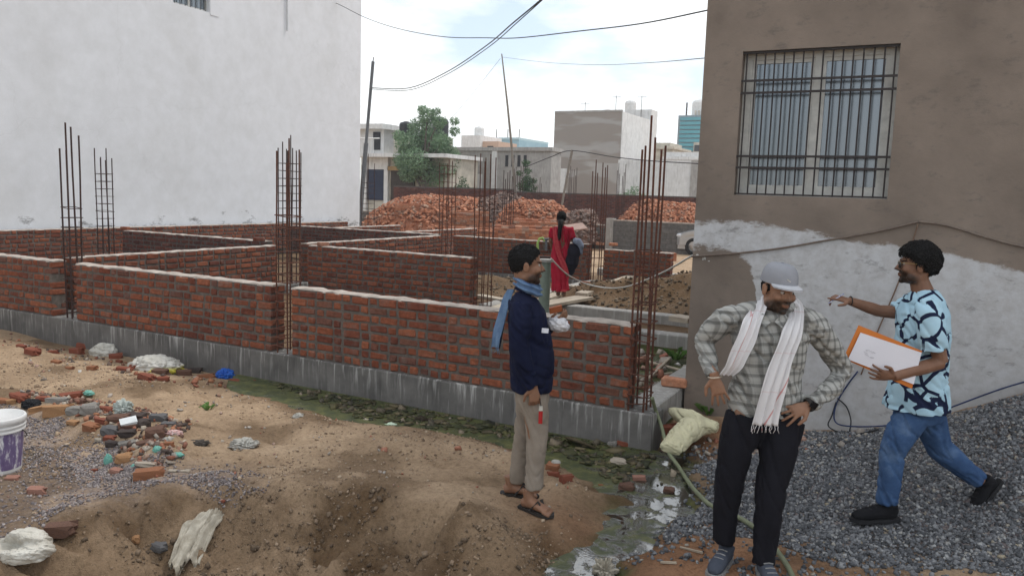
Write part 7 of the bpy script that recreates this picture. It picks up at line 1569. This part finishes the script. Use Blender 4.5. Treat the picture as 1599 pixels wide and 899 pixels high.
b.tube([J(1446,451), J(1444,464), J(1441,490), J(1440,530), J(1438,570), J(1434,605), J(1431,638)], [(.072,.078),(.105,.16),(.145,.205),(.155,.205),(.155,.195),(.175,.20),(.205,.205)], 26, up=(1,0,0))
b.tube([J(1448,474,-.15), J(1452,490,-.20), J(1456,522,-.225), J(1459,548,-.23)], [.078,.084,.084,.088], 16)
b.tube([J(1432,474,.15), J(1415,482,.19), J(1398,489,.205)], [.078,.080,.078], 16)
sh3 = garment('shirt', b, ABS, man3, .010, 3, .011, (8,8,11), 21)
for s_k in (-1, 1): q = J(1424,470,0); MB().add([q+Vector((.01,s_k*.012,-.05)), q+Vector((.07,s_k*.075,.03)), q+Vector((.035,s_k*.11,-.012)), q+Vector((-.035,s_k*.062,-.05))], [(0,1,2,3)]).build('collar', ABS, sh3)
def denim():
    mt, nd, lk, bs = newmat('blue_denim'); v = vecof(nd, lk); r_ = ramp(nd, [(.3,(.025,.055,.13)),(.55,(.05,.10,.21)),(.78,(.13,.20,.32))]); lk.new(noise(nd, lk, v, 6, 6, .65), r_.inputs[0]); lk.new(r_.outputs[0], bs.inputs['Base Color']); bs.inputs['Roughness'].default_value = .9; bs.inputs['Specular IOR Level'].default_value = .15
    bump(nd, lk, bs, noise(nd, lk, v, 300, 2), .3, .0015); return mt
b = MB(); b.tube([J(1434,612,.02), J(1436,640,.02), J(1438,656,.02)], [(.135,.165),(.145,.17),(.14,.16)], 22, up=(1,0,0))
b.tube([J(1425,648,-.06), J(1410,672,-.07), J(1395,702,-.08), J(1389,745,-.08), J(1386,786,-.08)], [(.115,.10),(.10,.095),(.084,.08),(.074,.072),(.066,.066)], 18, up=(1,0,0))
b.tube([J(1450,650,.08), J(1458,675,.09), J(1468,700,.10), J(1498,726,.10), J(1530,750,.10)], [.11,.098,.084,.074,.064], 18)
garment('jeans', b, denim(), man3, .010, 3, .010, (10,10,10), 23)
SHB = cloth_mat('black_trainer', (.014,.014,.016), (.008,.008,.01)); SOLEB = simple('black_sole', (.02,.02,.022), (.014,.014,.016), .7, 20)
h_ = J(1388,800,-.08); h_.z = max(0.0, gz(*(man3.matrix_basis @ h_).xy)-P0.z)-.005; shoe(man3, h_, Vector((-1,-.12,0)), SHB, SOLEB, L=.315)
# rear shoe: heel lifted, toe on the stones
toe = J(1538,812,.10); gzz = gz(*(man3.matrix_basis @ toe).xy)-P0.z; hl = J(1562,755,.10); dd = (Vector((toe.x, toe.y, max(toe.z, gzz+.0)))-hl); shoe(man3, hl - dd.normalized()*-.045, dd, SHB, SOLEB, L=.29)
# sunglasses
c, r_, f_, u_, sc = H3; SG = simple('sunglass_lens', (.02,.017,.015), (.014,.012,.01), .08, 5, bstr=0); GM = simple('gold_frame', (.45,.33,.16), (.4,.3,.14), .3, 10, metal=.9, bstr=0)
p = lambda a, bb, d: c + (r_*a + f_*bb + u_*d)*sc
gl = MB().tube([p(-.07,.088,.012), p(-.008,.104,.014), p(.008,.104,.014), p(.07,.088,.012)], .0022, 6); 
for q in (1, -1): gl.tube([p(.07*q,.088,.012), p(.083*q,.03,.012), p(.085*q,-.025,.008)], .002, 6)
go = gl.build('sunglasses', GM, man3)
for q in (1, -1):
    A = Matrix((r_, f_, u_)).transposed() @ rotm(0,0,-.22*q); MB().ell(p(.037*q,.097,-.003), (.027,.004,.021), A, 14, 8).build('lens', SG, go, smooth=True)
w_ = wR + Vector((.012,0,0)); MB().tube([w_+Vector((0, .029*math.cos(a), .029*math.sin(a))) for a in np.linspace(0, 2*math.pi, 15)], .004, 6).build('wrist_thread', SOLE, man3)
# folder, paper and pen
def sheet(name, label, cat, px4, dy4, mat, off=0.0, th=.004, group=None):
    P4 = [J(px, py, d) for (px, py), d in zip(px4, dy4)]; n_ = (P4[1]-P4[0]).cross(P4[2]-P4[0]).normalized(); n_ = n_ if n_.y < 0 else -n_
    m_ = 6; vs = []; 
    for s_k in (0, 1):
        for i in range(m_+1):
            for k in range(m_+1): u1, u2 = i/m_, k/m_; p = (P4[0].lerp(P4[1], u1)).lerp(P4[3].lerp(P4[2], u1), u2); vs.append(p + n_*(off + (th if s_k else 0) + .006*math.sin(u1*3)*math.sin(u2*3)))
    w = m_+1; nb = w*w; fs = []
    for i in range(m_):
        for k in range(m_): fs.append((i*w+k, i*w+k+1, (i+1)*w+k+1, (i+1)*w+k)); fs.append((nb+i*w+k, nb+(i+1)*w+k, nb+(i+1)*w+k+1, nb+i*w+k+1))
    for i in range(m_): fs += [(i*w, (i+1)*w, nb+(i+1)*w, nb+i*w), (i*w+m_, nb+i*w+m_, nb+(i+1)*w+m_, (i+1)*w+m_), (i, nb+i, nb+i+1, i+1), (m_*w+i, m_*w+i+1, nb+m_*w+i+1, nb+m_*w+i)]
    W = [man3.matrix_basis @ v for v in vs]; return one(name, label, cat, MB().add(W, fs), mat, group), P4, n_
fo, P4, n4 = sheet('document_folder', 'orange document folder held under the arm of the man in blue', 'folder', [(1341,508),(1440,548),(1424,607),(1317,560)], [-.20,-.245,-.265,-.22], simple('orange_card', (.62,.19,.03), (.54,.16,.025), .6, 5, bstr=0))
def on_folder(u1, u2): return (P4[0].lerp(P4[1], u1)).lerp(P4[3].lerp(P4[2], u1), u2)
P5 = [on_folder(.06,.17), on_folder(.99,.05), on_folder(1.0,.88), on_folder(.05,.97)]; n5 = n4
vs = []; m_ = 6
for s_k in (0, 1):
    for i in range(m_+1):
        for k in range(m_+1):
            u1, u2 = i/m_, k/m_; q = (P5[0].lerp(P5[1], u1)).lerp(P5[3].lerp(P5[2], u1), u2); vs.append(man3.matrix_basis @ (q + n4*(.0135+(.0015 if s_k else 0)+.003*math.sin(u1*4+u2*2))))
w = m_+1; nb = w*w; fs = []
for i in range(m_):
    for k in range(m_): fs.append((i*w+k, i*w+k+1, (i+1)*w+k+1, (i+1)*w+k)); fs.append((nb+i*w+k, nb+(i+1)*w+k, nb+(i+1)*w+k+1, nb+i*w+k+1))
pp = one('paper_sheet', 'white paper sheet with faint pencil sketch on the orange folder', 'paper', MB().add(vs, fs), simple('white_paper', (.74,.73,.78), (.70,.69,.74), .7, 3, bstr=0))
# faint pencil scribble on the sheet
sk = MB(); rr = random.Random(4); ex = (P5[1]-P5[0]).normalized(); ey = (P5[3]-P5[0]).normalized(); o0 = P5[0]+ex*.06+ey*.085+n5*.0205
for k in range(9):
    q = o0+ex*rr.uniform(0,.06)+ey*rr.uniform(0,.05); sk.tube([man3.matrix_basis @ v for v in (q, q+ex*rr.uniform(.01,.03)+ey*rr.uniform(-.008,.008))], .0007, 4)
me = sk.mesh('pencil_sketch'); so3 = link('pencil_sketch', me, simple('pencil_grey', (.33,.33,.36), (.28,.28,.3), .8, 5, bstr=0)); so3.parent = pp; so3.location = -pp.location
pn = man3.matrix_basis @ J(1311,466,.165); one('pen', 'pen held between the fingers of the pointing hand', 'pen', MB().tube([man3.matrix_basis @ J(1294,474,.15), man3.matrix_basis @ J(1318,459,.165)], .0045, 7), simple('white_blue_pen', (.6,.62,.68), (.1,.12,.3), .35, 60, bstr=0))

# ======== woman in the red sari, seen from behind
P0 = at_z(875, 463, .29); J = mkJ(P0)
b = MB(); hc = J(877.5, 341.5); H4 = add_head(b, hc, Vector((.15,1,.0)), Vector((.02,.0,1)), J(877,353), .93, .05)
b.tube([J(877,358), J(877,375), J(877,400), J(877,450)], [(.12,.08),(.13,.09),(.13,.09),(.11,.08)], 14, up=(1,0,0))
b.tube([J(863,359), J(860,376,.0), J(864,392,.12)], [.042,.036,.028], 10); b.tube([J(892,359), J(896,376,.02), J(899,386,.12)], [.042,.036,.028], 10)
add_hand(b, J(864,392,.12), Vector((.2,.8,-.4)), Vector((-1,.2,0)), .16, .4, .06, 1); add_hand(b, J(899,385,.12), Vector((.1,.9,-.2)), Vector((0,.3,1)), .16, .4, .06, 1)
for q in (872, 881): 
    f0 = J(q, 462, 0); f0.z = .035; b.tube([f0-Y_*.07, f0+Y_*.02, f0+Y_*.13], [(.028,.03),(.034,.036),(.018,.042)], 12, up=(0,0,1)); b.tube([f0+Z_*.14-Y_*.03, f0-Y_*.03], [.034,.034], 10)
woman = body_object('person', b, skin_mat('skin_woman', (.19,.10,.063), (.15,.077,.048)), 'woman in red sari seen from behind carrying dark clothes', P0, H4, .007, 2, 0, False)
hr = hair(woman, H4, lambda a, bb, d: np.minimum(.045-bb, d+.075), .010, 3, .004); kn = J(876.5,347,-.10)
bp = [J(876.5,344,-.10), J(875.5,352,-.125), J(874.5,362,-.125), J(873.5,371,-.12), J(873,376,-.115)]; MB().tube(bp, [.05,.042,.036,.03,.012], 10).build('plait', HAIRM, hr, smooth=True)
REDS = cloth_mat('red_sari_cloth', (.44,.018,.045), (.30,.012,.03), 9); b = MB()
b.tube([J(877,353), J(877,356.5), J(877,366), J(876.5,380), J(877,398), J(876,420), J(875,440), J(875,454)], [(.06,.055),(.155,.085),(.175,.11),(.15,.11),(.18,.135),(.165,.13),(.145,.12),(.165,.14)], 24, up=(1,0,0))
b.tube([J(865,357), J(861,365), J(860,372)], [.06,.058,.055], 12); b.tube([J(890,357), J(894,365), J(896,372)], [.06,.058,.055], 12)
sr = garment('sari', b, REDS, woman, .012, 2, .022, (14,14,4), 31)
ribbon('sari_drape', None, woman, cloth_mat('red_pink_sari_edge', (.55,.09,.10), (.42,.03,.05), 30), [J(866,356,-.10), J(868,372,-.135), J(872,392,-.15), J(880,412,-.165), J(886,428,-.15)], [.07,.08,.09,.10,.08], [X_]*5, [-Y_]*5, 2, .010, .003, 8, 3)
MB().add([J(868,452,-.13), J(886,452,-.13), J(885,456,-.13), J(869,456,-.13)], [(0,1,2,3)]).build('sari_hem', MATS['red_pink_sari_edge'], sr)
cm = cloth_mat('dark_washing', (.018,.018,.028), (.01,.01,.016)); b = MB(); b.tube([J(898,384,-.02), J(896,396,-.08), J(893,412,-.12), J(889,430,-.10)], [(.11,.08),(.13,.09),(.11,.07),(.06,.04)], 14, up=(1,0,0)); b.v = [tuple(woman.matrix_basis @ Vector(v)) for v in b.v]
o = one('washing', 'bundle of dark clothes hanging from the arm of the woman', 'clothes', b, cm, None, True); remesh_smooth(o, .015, 2, .05, 12)
b = MB(); b.tube([J(896,376,-.02), J(903,378,-.04), J(908,386,-.05), J(907,398,-.06)], [(.06,.06),(.08,.07),(.065,.06),(.03,.03)], 12, up=(0,1,0)); b.v = [tuple(woman.matrix_basis @ Vector(v)) for v in b.v]
o = one('washing', 'grey-blue cloth slung over the arm of the woman', 'clothes', b, cloth_mat('grey_blue_washing', (.20,.23,.30), (.14,.165,.22)), None, True); remesh_smooth(o, .014, 2, .04, 14)

# ---------------------------------------------------------------- the air: thin monsoon haze over the whole site
hz = MB().box(-310, 310, -110, 430, -1.6, 24).build('haze', None); tag(hz, 'thin pale haze over the site', None, kind='stuff')
hm = bpy.data.materials.new('thin_haze'); hm.use_nodes = True; hn = hm.node_tree; hn.nodes.remove(hn.nodes['Principled BSDF'])
pv = hn.nodes.new('ShaderNodeVolumePrincipled'); pv.inputs['Color'].default_value = (.93, .96, 1, 1); pv.inputs['Density'].default_value = .0011; pv.inputs['Anisotropy'].default_value = .2
hn.links.new(pv.outputs[0], hn.nodes['Material Output'].inputs['Volume']); hz.data.materials.clear(); hz.data.materials.append(hm)
